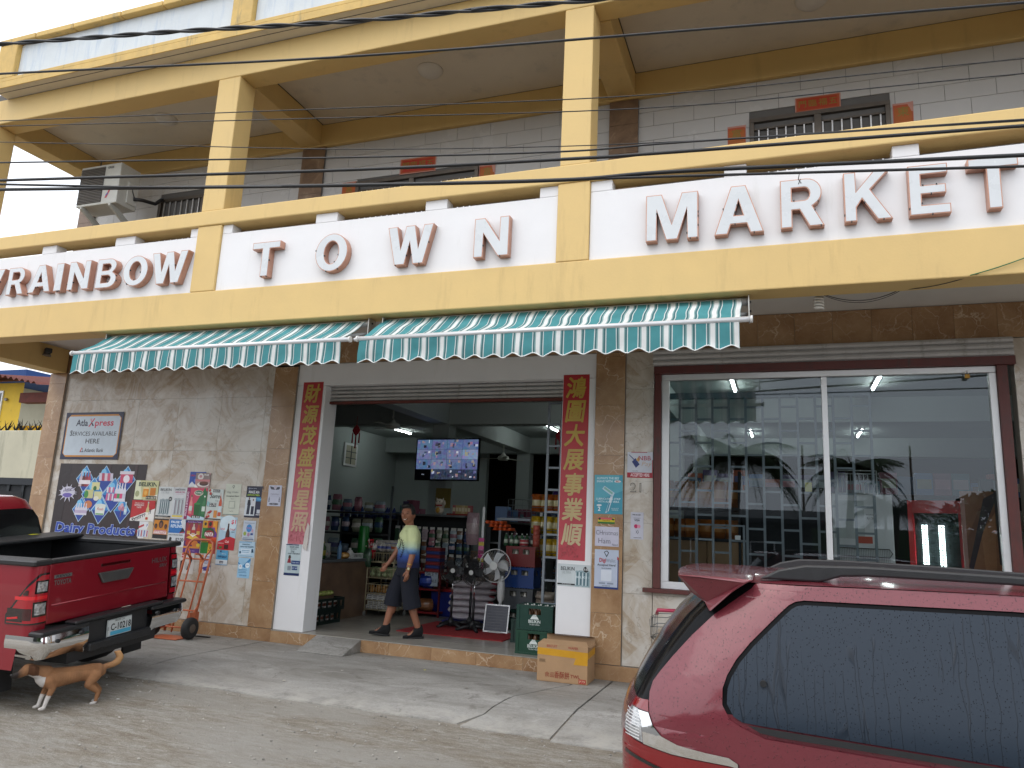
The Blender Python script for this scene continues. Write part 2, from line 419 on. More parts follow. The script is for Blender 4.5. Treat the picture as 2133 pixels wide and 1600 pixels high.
    def ell(s, c, r, nu=14, nv=9, fn=None):
        def P(u, v):
            a = 2*math.pi*u; b = math.pi*(v-.5)
            d = (math.cos(b)*math.cos(a), math.cos(b)*math.sin(a), math.sin(b))
            q = (c[0]+r[0]*d[0], c[1]+r[1]*d[1], c[2]+r[2]*d[2])
            return fn(q, d) if fn else q
        return s.grid(P, nu, nv, True)
    def text(s, txt, o, u, v, size, align='C', bold=0.0, width=None, shear=0, xs=1.0):
        vs, fs, w = text_geo(txt, bold)
        if not vs: return s
        k = size*xs
        if width: k = width/w
        u = Vector(u); v = Vector(v); o = Vector(o)
        off = {'C': -w/2, 'L': 0, 'R': -w}[align]
        return s.add([tuple(o+u*((x+off)*k+shear*y*size)+v*(y*size)) for x, y in vs], fs, False)
    def build(s, name, parent=None, loc=None, rotz=None, bevel=0, mw=None, weld=False, **props):
        me = D.meshes.new(name); me.from_pydata(s.v, [], s.f)
        keys = []
        for k in s.fm:
            if k not in keys: keys.append(k)
        for k in keys: me.materials.append(mat(k))
        ix = {k: i for i, k in enumerate(keys)}
        me.polygons.foreach_set('material_index', [ix[k] for k in s.fm])
        me.polygons.foreach_set('use_smooth', s.fs)
        at = me.color_attributes.new('Col', 'FLOAT_COLOR', 'CORNER')
        buf = []
        for f, c in zip(s.f, s.fc): buf.extend((*c, 1.0)*len(f))
        at.data.foreach_set('color', buf)
        me.update()
        return link(name, me, parent, loc, rotz, bevel, mw, **props)

def link(name, me, parent=None, loc=None, rotz=None, bevel=0, mw=None, **props):
    o = D.objects.new(name, me); COL.objects.link(o)
    if parent is not None: o.parent = parent
    if loc is not None: o.location = loc
    if rotz is not None: o.rotation_euler = (0, 0, rotz)
    if mw is not None: o.matrix_world = mw
    if bevel:
        b = o.modifiers.new('edge', 'BEVEL'); b.width = bevel; b.segments = 2; b.limit_method = 'ANGLE'
    for k, v in props.items(): o[k] = v
    return o
def thing(name, label, category, loc=(0, 0, 0), rotz=0, group=None, mw=None):
    o = D.objects.new(name, None); COL.objects.link(o); o.empty_display_size = .2
    o.location = loc; o.rotation_euler = (0, 0, rotz)
    if mw is not None: o.matrix_world = mw
    o['label'] = label; o['category'] = category
    if group: o['group'] = group
    return o
def tag(o, label, category, group=None):
    o['label'] = label; o['category'] = category
    if group: o['group'] = group
    return o
def part(name, parent): 
    o = D.objects.new(name, None); COL.objects.link(o); o.parent = parent; o.empty_display_size = .1
    return o
def dup(root, loc=None, rotz=None, label=None, scale=None):
    r = root.copy(); COL.objects.link(r)
    if loc is not None: r.location = loc
    if rotz is not None: r.rotation_euler = (0, 0, rotz)
    if scale is not None: r.scale = scale
    if label: r['label'] = label
    for ch in list(root.children):
        c = ch.copy(); COL.objects.link(c); c.parent = r
        for g in list(ch.children):
            d = g.copy(); COL.objects.link(d); d.parent = c
    return r
def B(name, parent, m, *b, c=(.8, .8, .8), bevel=0, ch=0, **props):
    """one box as one object"""
    return MB(m, c).box(*b, ch=ch).build(name, parent, bevel=bevel, **props)
def R(a): return math.radians(a)
def arc(cx, cy, r, a0, a1, n): return [(cx+r*math.cos(R(a0+(a1-a0)*i/n)), cy+r*math.sin(R(a0+(a1-a0)*i/n))) for i in range(n+1)]
def gz(y): return -min(max(7.2-y, 0), 4.0)*.075

def solid(mb, voxel, smooth=6):
    """fuse the builder's overlapping pieces into one continuous skin"""
    o = mb.build('tmp')
    m = o.modifiers.new('r', 'REMESH'); m.mode = 'VOXEL'; m.voxel_size = voxel; m.use_smooth_shade = True
    s = o.modifiers.new('s', 'SMOOTH'); s.factor = .5; s.iterations = smooth
    dg = bpy.context.evaluated_depsgraph_get()
    me = D.meshes.new_from_object(o.evaluated_get(dg))
    D.objects.remove(o); return me

# ================================================================== ground
def gpt(x, y, dz=0): return (x, y, gz(y)+dz)
# lower rough forecourt reaching the road and the horizon
g = MB('rough_concrete', sm=True)
def _gf(u, v):
    x = -60+120*u; y = -2.5+9.6*v
    h = mnoise.noise((x*.8, y*.8, 0))*.010+mnoise.noise((x*3, y*3, 4))*.004 if y < 6.2 else 0
    return (x, y, gz(y)-.012+h)
g.grid(_gf, 260, 40)
g.build('ground', kind='structure')
g = MB('rough_concrete').quad((-60, 7.05, -.035), (60, 7.05, -.035), (60, 60, -.035), (-60, 60, -.035)); g.build('ground', kind='structure')
MB('asphalt').quad((-300, -9, -.34), (300, -9, -.34), (300, -2.4, -.335), (-300, -2.4, -.335)).build('road', kind='structure')
MB('asphalt').quad((-300, -300, -.36), (300, -300, -.36), (300, 300, -.36), (-300, 300, -.36)).build('terrain', kind='structure')
# upper concrete apron in cast slabs; the joints and the long crack are real gaps
apron = part('pavement', None); apron['kind'] = 'structure'
def slab(pts):
    pts = list(pts); n = len(pts); cx = sum(p[0] for p in pts)/n; cy = sum(p[1] for p in pts)/n
    top = [gpt(x, y) for x, y in pts]; bot = [gpt(x, y, -.09) for x, y in pts]
    b = MB('concrete'); area = sum(pts[i][0]*pts[(i+1) % n][1]-pts[(i+1) % n][0]*pts[i][1] for i in range(n))
    if area < 0: top.reverse(); bot.reverse()
    b.add(top+bot, [tuple(range(n))]+[(i, n+i, n+(i+1) % n, (i+1) % n) for i in range(n)])
    return b.build('slab', apron)
rj = random.Random(4)
crack = [(-2.16, 8.80), (-2.22, 8.27), (-2.33, 8.02), (-2.43, 7.74), (-2.56, 7.42), (-2.575, 7.2), (-2.60, 6.95), (-2.595, 6.74), (-2.68, 6.36)]
gap = .009
def edge(y, x0, x1, n=10, seed=0):
    return [(x0+(x1-x0)*i/n, y+mnoise.noise((x0+(x1-x0)*i/n*1.7, seed, 2))*.05) for i in range(n+1)]
front = 6.40
# slab left of the crack, between joints x=-6.6 and the crack
slab([(-6.6, 7.2), (-6.6, 8.80)]+[(x-gap, y) for x, y in crack[:6]])
slab([(-6.6, 7.2)]+edge(front, -6.6, -2.72, 16)+[(x-gap, y) for x, y in reversed(crack[5:8])])
slab([(x+gap*(.4+.8*abs(math.sin(i*2.3))), y) for i, (x, y) in enumerate(crack[:6])]+[(-1.86, 7.2), (-1.86, 8.80)])
slab([(x+gap, y) for x, y in crack[5:]]+edge(front-.05, -2.60, -1.86, 5)+[(-1.86, 7.2)])
slab([(-1.838, 7.2), (-1.838, 8.80), (2.4, 8.80), (2.4, 7.2)]); slab([(-1.838, 7.2), (2.4, 7.2)]+list(reversed(edge(front-.1, -1.838, 2.4, 12))))
slab([(2.42, 7.2), (2.42, 8.80), (7.5, 8.80), (7.5, 7.2)]); slab([(2.42, 7.2), (7.5, 7.2), (7.5, front), (2.42, front)])
slab([(-11.2, 7.2), (-11.2, 8.80), (-6.622, 8.80), (-6.622, 7.2)]); slab([(-11.2, 7.2), (-6.622, 7.2)]+list(reversed(edge(front+.1, -11.2, -6.622, 14))))
slab([(-17, 7.2), (-17, 12), (-11.22, 12), (-11.22, 7.2)]); slab([(-17, 7.2), (-11.22, 7.2), (-11.22, front+.1), (-17, front+.1)])
gr_ = MB('matte', sm=True); rg = random.Random(21)
for i in range(420):
    x = rg.uniform(-7.5, 0); y = min(6.33, rg.gauss(5.9, .55)) if i % 3 else rg.uniform(3.6, 6.3); q = rg.uniform(.003, .011)
    v_ = rg.uniform(.22, .46); gr_.c = (v_, v_*.95, v_*.86); gr_.ell((x, y, gz(y)-.010+q*.45), (q*rg.uniform(.9, 1.5), q, q*.75), 6, 4)
gr_.build('gravel', kind='stuff')
# ================================================================== the market building
bld = thing('market_building', 'two storey yellow and white market building with balcony, tiled shopfront and roof parapet', 'building')
WY = 8.82; FY = 6.95
def bb(name, m, *b, bevel=.006, parent=None): return B(name, parent or bld, m, *b, bevel=bevel)
# --- shopfront wall pieces (each backing is a part, its tiles sub-parts)
def tiled(name, x0, x1, z0, z1, y, tw, th, m, run=0, gap=.003, back='pale_grout', depth=.16, proud=.012, skip=None, z_off=0, x_off=0):
    w = bb(name, back, x0, x1, y+.001, y+depth, z0, z1, bevel=0)
    r = 0; z = z0-z_off
    while z < z1-.004:
        x = x0-x_off-(run*tw if r % 2 else 0)
        while x < x1-.004:
            a, b_ = max(x, x0)+gap/2, min(x+tw, x1)-gap/2; c, d = max(z, z0)+gap/2, min(z+th, z1)-gap/2
            if b_-a > .01 and d-c > .01 and not (skip and skip(a, b_, c, d)):
                MB(m).box(a, b_, y-proud, y, c, d).build('tile', w)
            x += tw
        z += th; r += 1
    return w
tiled('marble_wall', -11.05, -6.93, .17, 3.83, WY, .80, .80, 'marble')
tiled('corner_pilaster', -11.42, -11.055, 0, 3.83, WY-.04, .365, .61, 'tan_marble', depth=.25)
tiled('door_pilaster', -6.925, -6.535, .17, 3.80, WY-.025, .39, .61, 'tan_marble')
tiled('door_pilaster', -2.13, -1.765, .17, 3.83, WY-.025, .365, .61, 'tan_marble', z_off=.05)
tiled('marble_wall', -1.76, -1.42, .17, 3.83, WY, .80, .80, 'marble')
tiled('marble_wall', 2.30, 7.0, .17, 3.83, WY, .80, .80, 'marble')
tiled('marble_wall', -1.415, 2.295, .17, 1.09, WY, .80, .80, 'marble')
tiled('tile_band', -11.42, 7.0, 3.835, 4.215, WY-.02, .40, .38, 'tan_marble')
tiled('plinth', -11.05, -6.53, 0, .165, WY-.03, .60, .165, 'tan_marble')
tiled('plinth', -2.135, 7.0, 0, .165, WY-.03, .60, .165, 'tan_marble')
st = tiled('door_step', -6.53, -2.135, 0, .150, WY-.03, .60, .150, 'tan_marble', depth=.32)
MB('shop_floor').box(-6.53, -2.135, WY-.045, WY+.40, .1505, .160).build('tread', st, bevel=.003)
for x0, x1 in ((-6.53, -6.05), (-2.56, -2.135)):
    bb('door_pillar', 'white_paint', x0, x1, WY-.005, WY+.30, .161, 3.52)
bb('lintel', 'white_paint', -6.53, -2.135, WY-.004, WY+.22, 3.524, 3.832)
# roller shutter over the door
def shutter(name, x0, x1, z0, z1, y, n, m='shutter_paint', bar=None):
    p = part(name, bld); h = (z1-z0)/n
    for i in range(n):
        a = z0+i*h; prof = [(y+.03, a+.004), (y+.004, a+.012), (y-.006, a+h*.5), (y+.004, a+h-.012), (y+.03, a+h-.003)]
        MB(m, sm=False).prism(prof, 'x', x0, x1).build('slat', p)
    if bar: MB('rust_roof').box(x0-.001, x1+.001, y-.012, y+.05, z0-bar, z0-.002).build('bottom_bar', p)
    return p
shutter('roller_shutter', -6.045, -2.565, 3.305, 3.52, WY+.12, 4, bar=.035)
bb('shutter_guide', 'maroon', -2.59, -2.562, WY+.10, WY+.2, .165, 3.30)
# --- display window
shutter('roller_shutter', -1.42, 2.29, 3.63, 3.83, WY-.10, 3, bar=None)
MB('shutter_paint').box(-1.42, 2.29, WY-.07, WY-.022, 3.63, 3.83).build('shutter_box', bld)
wf = part('shutter_frame', bld)
for b_ in ((-1.41, 2.30, WY-.09, WY-.013, 3.535, 3.626), (-1.405, -1.325, WY-.07, WY-.014, 1.05, 3.533), (2.13, 2.225, WY-.07, WY-.014, 1.05, 3.533), (-1.52, 2.3, WY-.085, WY-.014, 1.00, 1.048)):
    MB('maroon').box(*b_).build('steel_channel', wf, bevel=.004)
win = part('display_window', bld)
for b_ in ((-1.322, 2.128, 3.465, 3.533), (-1.322, 2.128, 1.05, 1.13), (-1.322, -1.235, 1.132, 3.463), (2.062, 2.128, 1.132, 3.463), (.44, .50, 1.132, 3.463)):
    MB('alu').box(b_[0], b_[1], WY-.03, WY+.05, b_[2], b_[3]).build('frame_bar', win, bevel=.004)
for x0, x1 in ((-1.234, .439), (.501, 2.061)):
    MB('window_glass').quad((x0, WY+.012, 1.133), (x1, WY+.012, 1.133), (x1, WY+.012, 3.462), (x0, WY+.012, 3.462)).build('glass_pane', win)
# --- ground floor soffit, beams
bb('soffit', 'soffit_paint', -11.42, 7.3, FY+.30, WY+.2, 4.22, 4.32, bevel=0)
bb('beam', 'yellow', -11.42, 7.3, FY, FY+.299, 3.912, 4.348, bevel=.012)
bb('cross_beam', 'yellow', -11.42, -11.06, FY+.301, WY-.06, 3.832, 4.219)
# --- balcony front: columns, recessed white panels with little posts, handrail
cols = [(-11.42, -11.07), (-6.91, -6.54), (-2.145, -1.80), (2.98, 3.33), (6.95, 7.3)]
for x0, x1 in cols:
    bb('column', 'yellow', x0, x1, FY+.001, FY+.30, 4.35, 5.219, bevel=.01)
    bb('column', 'yellow', x0+.012, x1-.008, FY+.002, FY+.31, 5.421, 7.299, bevel=.012)
for x0, x1, posts in ((-11.068, -6.912, [(-11.068, -10.8), (-9.67, -9.40), (-8.32, -7.98), (-7.05, -6.912)]), (-6.538, -2.147, [(-6.538, -6.39), (-5.165, -4.865), (-3.71, -3.44), (-2.355, -2.147)]), (-1.798, 2.978, [(-1.798, -1.57), (-.46, -.25), (1.02, 1.24), (2.75, 2.978)]), (3.332, 6.948, [(3.332, 3.6), (6.7, 6.948)])):
    bb('balcony_panel', 'white_paint', x0, x1, FY+.032, FY+.18, 4.350, 5.10, bevel=.008)
    for a, b_ in posts: bb('balcony_post', 'white_paint', a, b_, FY+.033, FY+.19, 5.101, 5.2195, bevel=.008)
bb('handrail', 'yellow', -11.6, 7.3, FY-.015, FY+.27, 5.22, 5.42, bevel=.014)
# --- balcony floor, upper wall with tiles, pilasters, windows
bb('balcony_floor', 'brown_tile', -11.42, 7.3, FY+.30, 9.3, 4.33, 4.42, bevel=0)
upw = [(-9.65, -8.70, 5.6, 6.75), (-5.86, -3.89, 4.5, 6.605), (-.27, 1.295, 4.5, 6.745)]
def inwin(a, b_, c, d):
    return any(a > w[0]-.02 and b_ < w[1]+.02 and c > w[2]-.02 and d < w[3]+.02 for w in upw)
UW = bb('upper_wall', 'grout', -11.42, 7.0, WY+.012, WY+.16, 4.42, 7.60, bevel=0)
for r in range(6):
    z1 = 7.258-r*.2035; z0 = z1-.2035+(.03 if r == 0 else 0)
    if r == 0: z0 = 7.06
    else: z1 = 7.06-(r-1)*.2035; z0 = z1-.2035
    x = -11.4-(.255 if r % 2 else 0)
    while x < 3.2:
        for a, b_ in ([(x, x+.51)]):
            segs = [(a, b_)]
            for w in upw:
                if z0 < w[3]-.004:
                    ns = []
                    for p, q in segs:
                        if q <= w[0] or p >= w[1]: ns.append((p, q))
                        else:
                            if p < w[0]: ns.append((p, w[0]))
                            if q > w[1]: ns.append((w[1], q))
                    segs = ns
            for p, q in segs:
                p = max(p, -11.058)
                if q-p > .02: MB('white_tile').box(p+.0026, q-.0026, WY, WY+.011, z0+.0026, z1-.0026).build('tile', UW)
        x += .51
for x0, x1 in ((-11.42, -11.06), (-6.865, -6.455), (-2.035, -1.65), (3.0, 3.38)):
    p_ = bb('upper_pilaster', 'grout', x0, x1, WY-.028, WY-.001, 4.42, 7.257, bevel=0)
    for z0 in (4.45, 4.86, 5.27, 5.68, 6.09, 6.50, 6.91):
        MB('brown_tile').box(x0+.002, x1-.002, WY-.04, WY-.029, z0, min(z0+.405, 7.255)).build('tile', p_)
bb('back_beam', 'yellow', -11.06, 7.0, WY-.06, WY+.2, 7.262, 7.62, bevel=.01)
for x0, x1 in ((-11.42, -11.07), (-6.875, -6.53), (-2.04, -1.69), (3.0, 3.35)):
    bb('cross_beam', 'yellow', x0, x1, FY+.302, WY-.062, 7.285, 7.619, bevel=.01)
bb('front_beam', 'yellow', -11.42, 7.3, FY, FY+.30, 7.30, 7.70, bevel=.014)
for i, (a, b_) in enumerate(((-11.068, -6.88), (-6.52, -2.05), (-1.68, 2.99), (3.36, 7.0))):
    bb('balcony_ceiling', 'ceiling_paint', a, b_, FY+.301, WY-.061, 7.62, 7.69, bevel=0)
for x in (-8.83, -4.304, .442):
    o = MB('soffit_paint', sm=True).lathe([(.0, -.075), (.09, -.068), (.15, -.04), (.17, -.012), (.175, 0)], 24, (0, 0, 0)).build('ceiling_lamp', loc=(x, 7.95, 7.62))
    tag(o, {-8.83: 'round white ceiling lamp over the air conditioner bay of the balcony', -4.304: 'round white ceiling lamp in the middle balcony bay above TOWN', .442: 'round white ceiling lamp cut by the top edge, above MARKET'}[x], 'ceiling lamp', 'balcony ceiling lamps')
def grille(p, x0, x1, z0, z1, y, n, m='alu', r=.009):
    for i in range(n):
        x = x0+(x1-x0)*(i+.5)/n; MB(m).box(x-r, x+r, y-r, y+r, z0, z1).build('bar', p)
def upwin(x0, x1, z0, z1, mull, bars, frame_m='alu', rail=None):
    p = part('upper_window', bld); fr = .055
    for b_ in ((x0, x1, z1-fr, z1), (x0, x1, z0, z0+fr), (x0, x0+fr, z0+fr, z1-fr), (x1-fr, x1, z0+fr, z1-fr))+(((mull-.04, mull+.04, z0+fr, z1-fr),) if mull else ()):
        MB('metalc', (.16, .14, .12)).box(b_[0], b_[1], WY-.035, WY+.05, b_[2], b_[3]).build('frame_bar', p, bevel=.004)
    MB('black_gloss').quad((x0, WY+.035, z0), (x1, WY+.035, z0), (x1, WY+.035, z1), (x0, WY+.035, z1)).build('glass_pane', p)
    if rail: MB('metalc', (.16, .14, .12)).box(x0+fr, x1-fr, WY-.02, WY-.005, rail-.012, rail+.012).build('bar', p)
    grille(p, x0+fr, x1-fr, z0+fr, (rail or z1-fr), WY-.012, bars, 'metalc', .008)
    return p
upwin(-9.65, -8.70, 5.6, 6.75, None, 7); upwin(-5.86, -3.89, 4.5, 6.605, -4.93, 20, rail=6.46); upwin(-.27, 1.295, 4.5, 6.745, .51, 14, rail=6.60)
# --- roof overhang, parapet, coping
ov = bb('roof_slab', 'ceiling_paint', -10.95, 7.3, 6.715, 6.955, 7.702, 7.80, bevel=0)
MB('grout').box(-10.93, 7.2, 6.80, 6.812, 7.700, 7.7035).build('drip_groove', ov)
bb('parapet_band', 'yellow_old', -10.96, 7.31, 6.700, 6.7145, 7.698, 7.80, bevel=.004); bb('parapet_band', 'yellow_old', -10.96, 7.31, 6.702, 6.95, 7.801, 7.86, bevel=.008)
bb('roof_deck', 'grout', -11.42, 8.2, 6.96, 24.2, 7.702, 7.80, bevel=0)
pil = [(-10.955, -10.58), (-6.60, -6.27), (-2.1, -1.75), (2.6, 2.95)]
for x0, x1 in pil: bb('parapet_pier', 'yellow_old', x0, x1, 6.706, 6.90, 7.862, 8.43, bevel=.012)
for a, b_ in ((-10.578, -6.602), (-6.268, -2.102), (-1.748, 2.598), (2.952, 7.3)):
    bb('parapet_panel', 'parapet_paint', a, b_, 6.78, 6.88, 7.862, 8.43, bevel=.006)
cp = part('coping', bld); x = -10.96; rc = random.Random(2)
while x < 7.2:
    w = rc.choice((.75, .9, 1.0))
    MB('yellow_old').box(x+.006, x+w-.006, 6.69+rc.uniform(-.004, .004), 6.93, 8.432, 8.515+rc.uniform(-.006, .008)).build('coping_block', cp, bevel=.012); x += w
# body of the house behind
bb('side_wall', 'old_wall', -11.42, -11.28, WY+.22, 24, 0, 7.7, bevel=0); bb('side_wall', 'old_wall', 8.0, 8.2, WY+.17, 24, 0, 7.7, bevel=0)
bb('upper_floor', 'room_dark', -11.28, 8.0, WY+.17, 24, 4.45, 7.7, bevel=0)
bb('rear_wall', 'old_wall', -11.42, 8.2, 24.01, 24.2, 0, 7.8, bevel=0)

# ================================================================== inside the shop
fl = MB('grout').box(-11.28, 8.0, WY+.401, 24.0, .05, .153).build('floor', kind='structure')
nx = 0
for i in range(9):
    for j in range(7):
        x0 = -11.2+i*1.02; y0 = WY+.405+j*1.02
        MB('shop_floor').box(x0, x0+1.016, y0, y0+1.016, .1535, .160).build('tile', fl)
MB('shop_floor').box(-11.2, -2.02, WY+.405+7*1.02, 24, .1535, .160).build('floor_field', fl); MB('shop_floor').box(-2.016, 8, WY+.405, 24, .1535, .160).build('floor_field', fl)
bb('shop_ceiling', 'room_wall', -11.28, 8.0, WY+.17, 24, 4.20, 4.32, bevel=0)
bb('room_wall', 'room_wall', -11.28, -11.1, WY+.18, 24, .16, 4.2, bevel=0)
bb('room_wall', 'room_wall', 7.9, 8.0, WY+.18, 24, .16, 4.2, bevel=0)
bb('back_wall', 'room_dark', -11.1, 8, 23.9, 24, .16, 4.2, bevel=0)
bb('room_wall', 'room_wall', -11.1, -8.1, 20.2, 20.4, .16, 4.2, bevel=0)
bb('ceiling_beam', 'room_wall', -11.1, 7.9, 14.1, 14.42, 3.76, 4.199); bb('ceiling_beam', 'room_wall', -11.1, 7.9, 19.5, 19.8, 3.76, 4.199)
for x in (-6.9, -2.1):
    bb('ceiling_beam', 'room_wall', x, x+.34, WY+.31, 14.099, 3.76, 4.198); bb('ceiling_beam', 'room_wall', x, x+.34, 14.421, 19.499, 3.76, 4.198)
    bb('shop_column', 'room_wall', x-.02, x+.36, 14.08, 14.44, .16, 3.758); bb('shop_column', 'room_wall', x-.02, x+.36, 19.48, 19.82, .16, 3.758)
# window in the left wall; daylight is painted as an opaque pale pane
w = part('side_window', bld)
MB('white_paint').box(-11.099, -11.06, 17.25, 17.9, 3.15, 3.77).build('frame_bar', w); MB('old_wall').box(-11.059, -11.055, 17.33, 17.82, 3.21, 3.71).build('glass_pane', w)
for z in (3.37, 3.54): MB('dark_steel').box(-11.054, -11.04, 17.33, 17.82, z-.01, z+.01).build('bar', w)
MB('dark_steel').box(-11.054, -11.04, 17.56, 17.58, 3.21, 3.71).build('bar', w)
# lit tubes
for i, (x, y, lb) in enumerate(((-9.7, 17.2, 'lit tube lamp behind the near ceiling fan, seen through the door'), (-5.31, 17.0, 'lit tube lamp by the top of the steel gate, seen through the door'), (-.72, 12.0, 'lit tube lamp at the top of the left window pane'), (1.44, 12.0, 'lit tube lamp at the top of the right window pane'), (-.65, 17.8, 'small far lit tube lamp low in the left window pane'), (1.70, 17.8, 'small far lit tube lamp low in the right window pane'), (-3.0, 12.0, 'lit tube lamp hidden above the door opening'))):
    t = thing('tube_lamp', lb, 'ceiling lamp', (x, y, 4.2), 0, 'tube lamps in the shop')
    MB('alu').box(-.035, .035, 0, 1.2, -.03, 0).build('housing', t)
    MB('tube_light', sm=True).cyl((0, .03, -.048), (0, 1.17, -.048), .016, n=8).build('tube', t)
# ceiling fans
def ceiling_fan(x, y, z, lb, a0):
    t = thing('ceiling_fan', lb, 'ceiling fan', (x, y, 4.2), a0, 'ceiling fans'); m = MB('plastic', '#cfd2c8', sm=True)
    m.cyl((0, 0, 0), (0, 0, z-4.2+.1), .014); m.lathe([(.05, 0), (.03, -.08), (0, -.08)], 12); m.build('rod', t)
    MB('plastic', '#d6d8cf', sm=True).lathe([(.03, z-4.2+.14), (.06, z-4.2+.08), (.13, z-4.2+.05), (.15, z-4.2), (.12, z-4.2-.05), (0, z-4.2-.06)], 18).build('motor', t)
    for k in range(3):
        a = R(120*k); c, s = math.cos(a), math.sin(a)
        b = MB('plastic', '#b9bbb0'); b.T = Matrix.Rotation(a, 4, 'Z')
        b.box(.13, .62, -.06, .06, z-4.2-.012, z-4.2-.004); b.build('blade', t)
ceiling_fan(-7.28, 13.0, 3.56, 'white ceiling fan hanging nearest the door above the shop floor', .5)
ceiling_fan(-6.62, 17.6, 3.42, 'far ceiling fan on a thin rod behind the television', 1.0)
# television showing the camera grid
tv = thing('television', 'large black television on the column showing a grid of security cameras', 'television', (-6.47, 13.9, 3.0), R(-4))
MB('black_gloss').box(-.74, .74, 0, .06, -.435, .435).build('casing', tv, bevel=.008)
sc = MB('screen'); rs = random.Random(8)
for i in range(4):
    for j in range(4):
        c = [(.30, .40, .80), (.42, .46, .82), (.25, .42, .85), (.5, .58, .95)][rs.randrange(4)]
        if i == 0 and j == 0: c = (.003, .003, .004)
        elif j == 0: c = (.15, .2, .34)
        x0 = -.715+i*.3575; z0 = -.41+j*.205; sc.c = c
        sc.quad((x0+.002, -.003, z0+.002), (x0+.355, -.003, z0+.002), (x0+.355, -.003, z0+.203), (x0+.002, -.003, z0+.203))
        if c[0] > .01:
            for k in range(5):
                a = rs.uniform(.02, .29); b = rs.uniform(.02, .15); w_ = rs.uniform(.02, .07); h_ = rs.uniform(.03, .09)
                sc.c = rs.choice([(.9, .75, .3), (.95, .95, 1), (.25, .25, .4), (.8, .45, .55), (.3, .35, .8), (.12, .12, .2), (.9, .5, .4)])
                sc.quad((x0+a, -.004-k*.0005, z0+b), (min(x0+a+w_, x0+.35), -.004-k*.0005, z0+b+rs.uniform(0, .02)), (min(x0+a+w_, x0+.35), -.004-k*.0005, min(z0+b+h_, z0+.2)), (x0+a, -.004-k*.0005, min(z0+b+h_, z0+.2)))
sc.c = (.8, .8, .9); sc.text('alhua', (-.54, -.004, -.32), (1, 0, 0), (0, 0, 1), .022, bold=.02)
sc.build('screen', tv)
MB('dark_steel').box(-.05, .05, .061, .2, -.2, .2).build('bracket', tv)
o = MB('print', '#a08a4a').box(-6.74, -6.40, 14.062, 14.066, 2.02, 2.42).build('notice'); tag(o, 'yellowed paper notice taped to the column below the television', 'notice')
# red knot ornaments
def knot(x, y, z, s, lb):
    t = thing('knot_ornament', lb, 'ornament', (x, y, z), 0, 'red knot ornaments')
    m = MB('fabric', '#8c1420', sm=True)
    m.tube([(0, 0, .32*s), (0, 0, .0)], .008*s)
    for dx, dz in ((0, 0), (.07, 0), (-.07, 0), (0, .09), (0, -.09), (.04, .05), (-.04, .05), (.04, -.05), (-.04, -.05)):
        m.ell((dx*s, 0, dz*s-.05*s), (.045*s, .02*s, .055*s), 8, 6)
    m.build('knot', t)
    for dx, l in ((-.1, .28), (0, .42), (.1, .28)):
        MB('fabric', '#7a0f1c', sm=True).tube([(dx*s, 0, -.1*s), (dx*s, 0, (-.14)*s), (dx*s, 0, (-.1-l)*s)], [.006*s, .018*s, .022*s], 6).build('tassel', t)
knot(-6.42, 10.3, 3.12, .62, 'red knot ornament with tassels hanging inside the door near the left pillar'); knot(-2.98, 10.2, 3.02, .6, 'red knot ornament half hidden by the right pillar banner')

ORD = ['lowest', 'second lowest', 'third from the bottom', 'fourth from the bottom', 'fifth from the bottom', 'sixth from the bottom', 'seventh from the bottom', 'eighth from the bottom', 'ninth from the bottom']
# ---------------------------------------------------------------- product shapes
def bottle_mb(h, r, body, capc, label=None, m='plastic'):
    b = MB(m, body, sm=True).lathe([(r*.92, 0), (r, h*.04), (r, h*.58), (r*.82, h*.70), (r*.34, h*.84), (r*.30, h*.92)], 10)
    b.use('plastic', capc).lathe([(r*.36, h*.915), (r*.36, h), (0, h)], 8)
    if label: b.use('print', label).lathe([(r*1.015, h*.2), (r*1.015, h*.5)], 10)
    return b
def tin_mb(h, r, body, band): 
    b = MB('metalc', '#b8b8b8', sm=True).lathe([(r*.94, 0), (r, .006), (r, h-.006), (r*.94, h)], 12)
    b.use('print', body).lathe([(r*1.01, .012), (r*1.01, h-.012)], 12); b.use('print', band).lathe([(r*1.02, h*.4), (r*1.02, h*.6)], 12); return b
def pack_mb(w, d, h, c1, c2, m='wrap', seed=0):
    """a filled plastic packet with a crimped top"""
    def P(u, v):
        a = 2*math.pi*u; f = (1-abs(2*v-1)**3)
        sx = 1 if f > .2 else .92
        x = math.copysign(abs(math.cos(a))**.6, math.cos(a))*w/2*(.86+.14*f); y = math.sin(a)*d/2*(.06+.94*f)
        n = mnoise.noise((x*9+seed, y*9, v*5))*.012
        return (x+n, y+n, v*h)
    b = MB(m, c1); cs = lambda i, j: c2 if 3 <= j <= 5 else c1
    return b.grid(P, 12, 9, True, cs)
def carton_mb(w, d, h, c1, c2, txt=None):
    b = MB('print', c1).box(-w/2, w/2, -d/2, d/2, 0, h)
    b.c = hx(c2); b.quad((-w*.42, -d/2-.001, h*.28), (w*.42, -d/2-.001, h*.28), (w*.42, -d/2-.001, h*.72), (-w*.42, -d/2-.001, h*.72)); return b
def put(mb, name, label, cat, loc, rotz=0, group=None):
    o = mb.build(name, loc=loc, rotz=rotz); return tag(o, label, cat, group)
def copy1(o, loc, rotz=0, sc=None):
    c = o.copy(); COL.objects.link(c); c.location = loc; c.rotation_euler = (0, 0, rotz)
    if sc: c.scale = sc
    return c

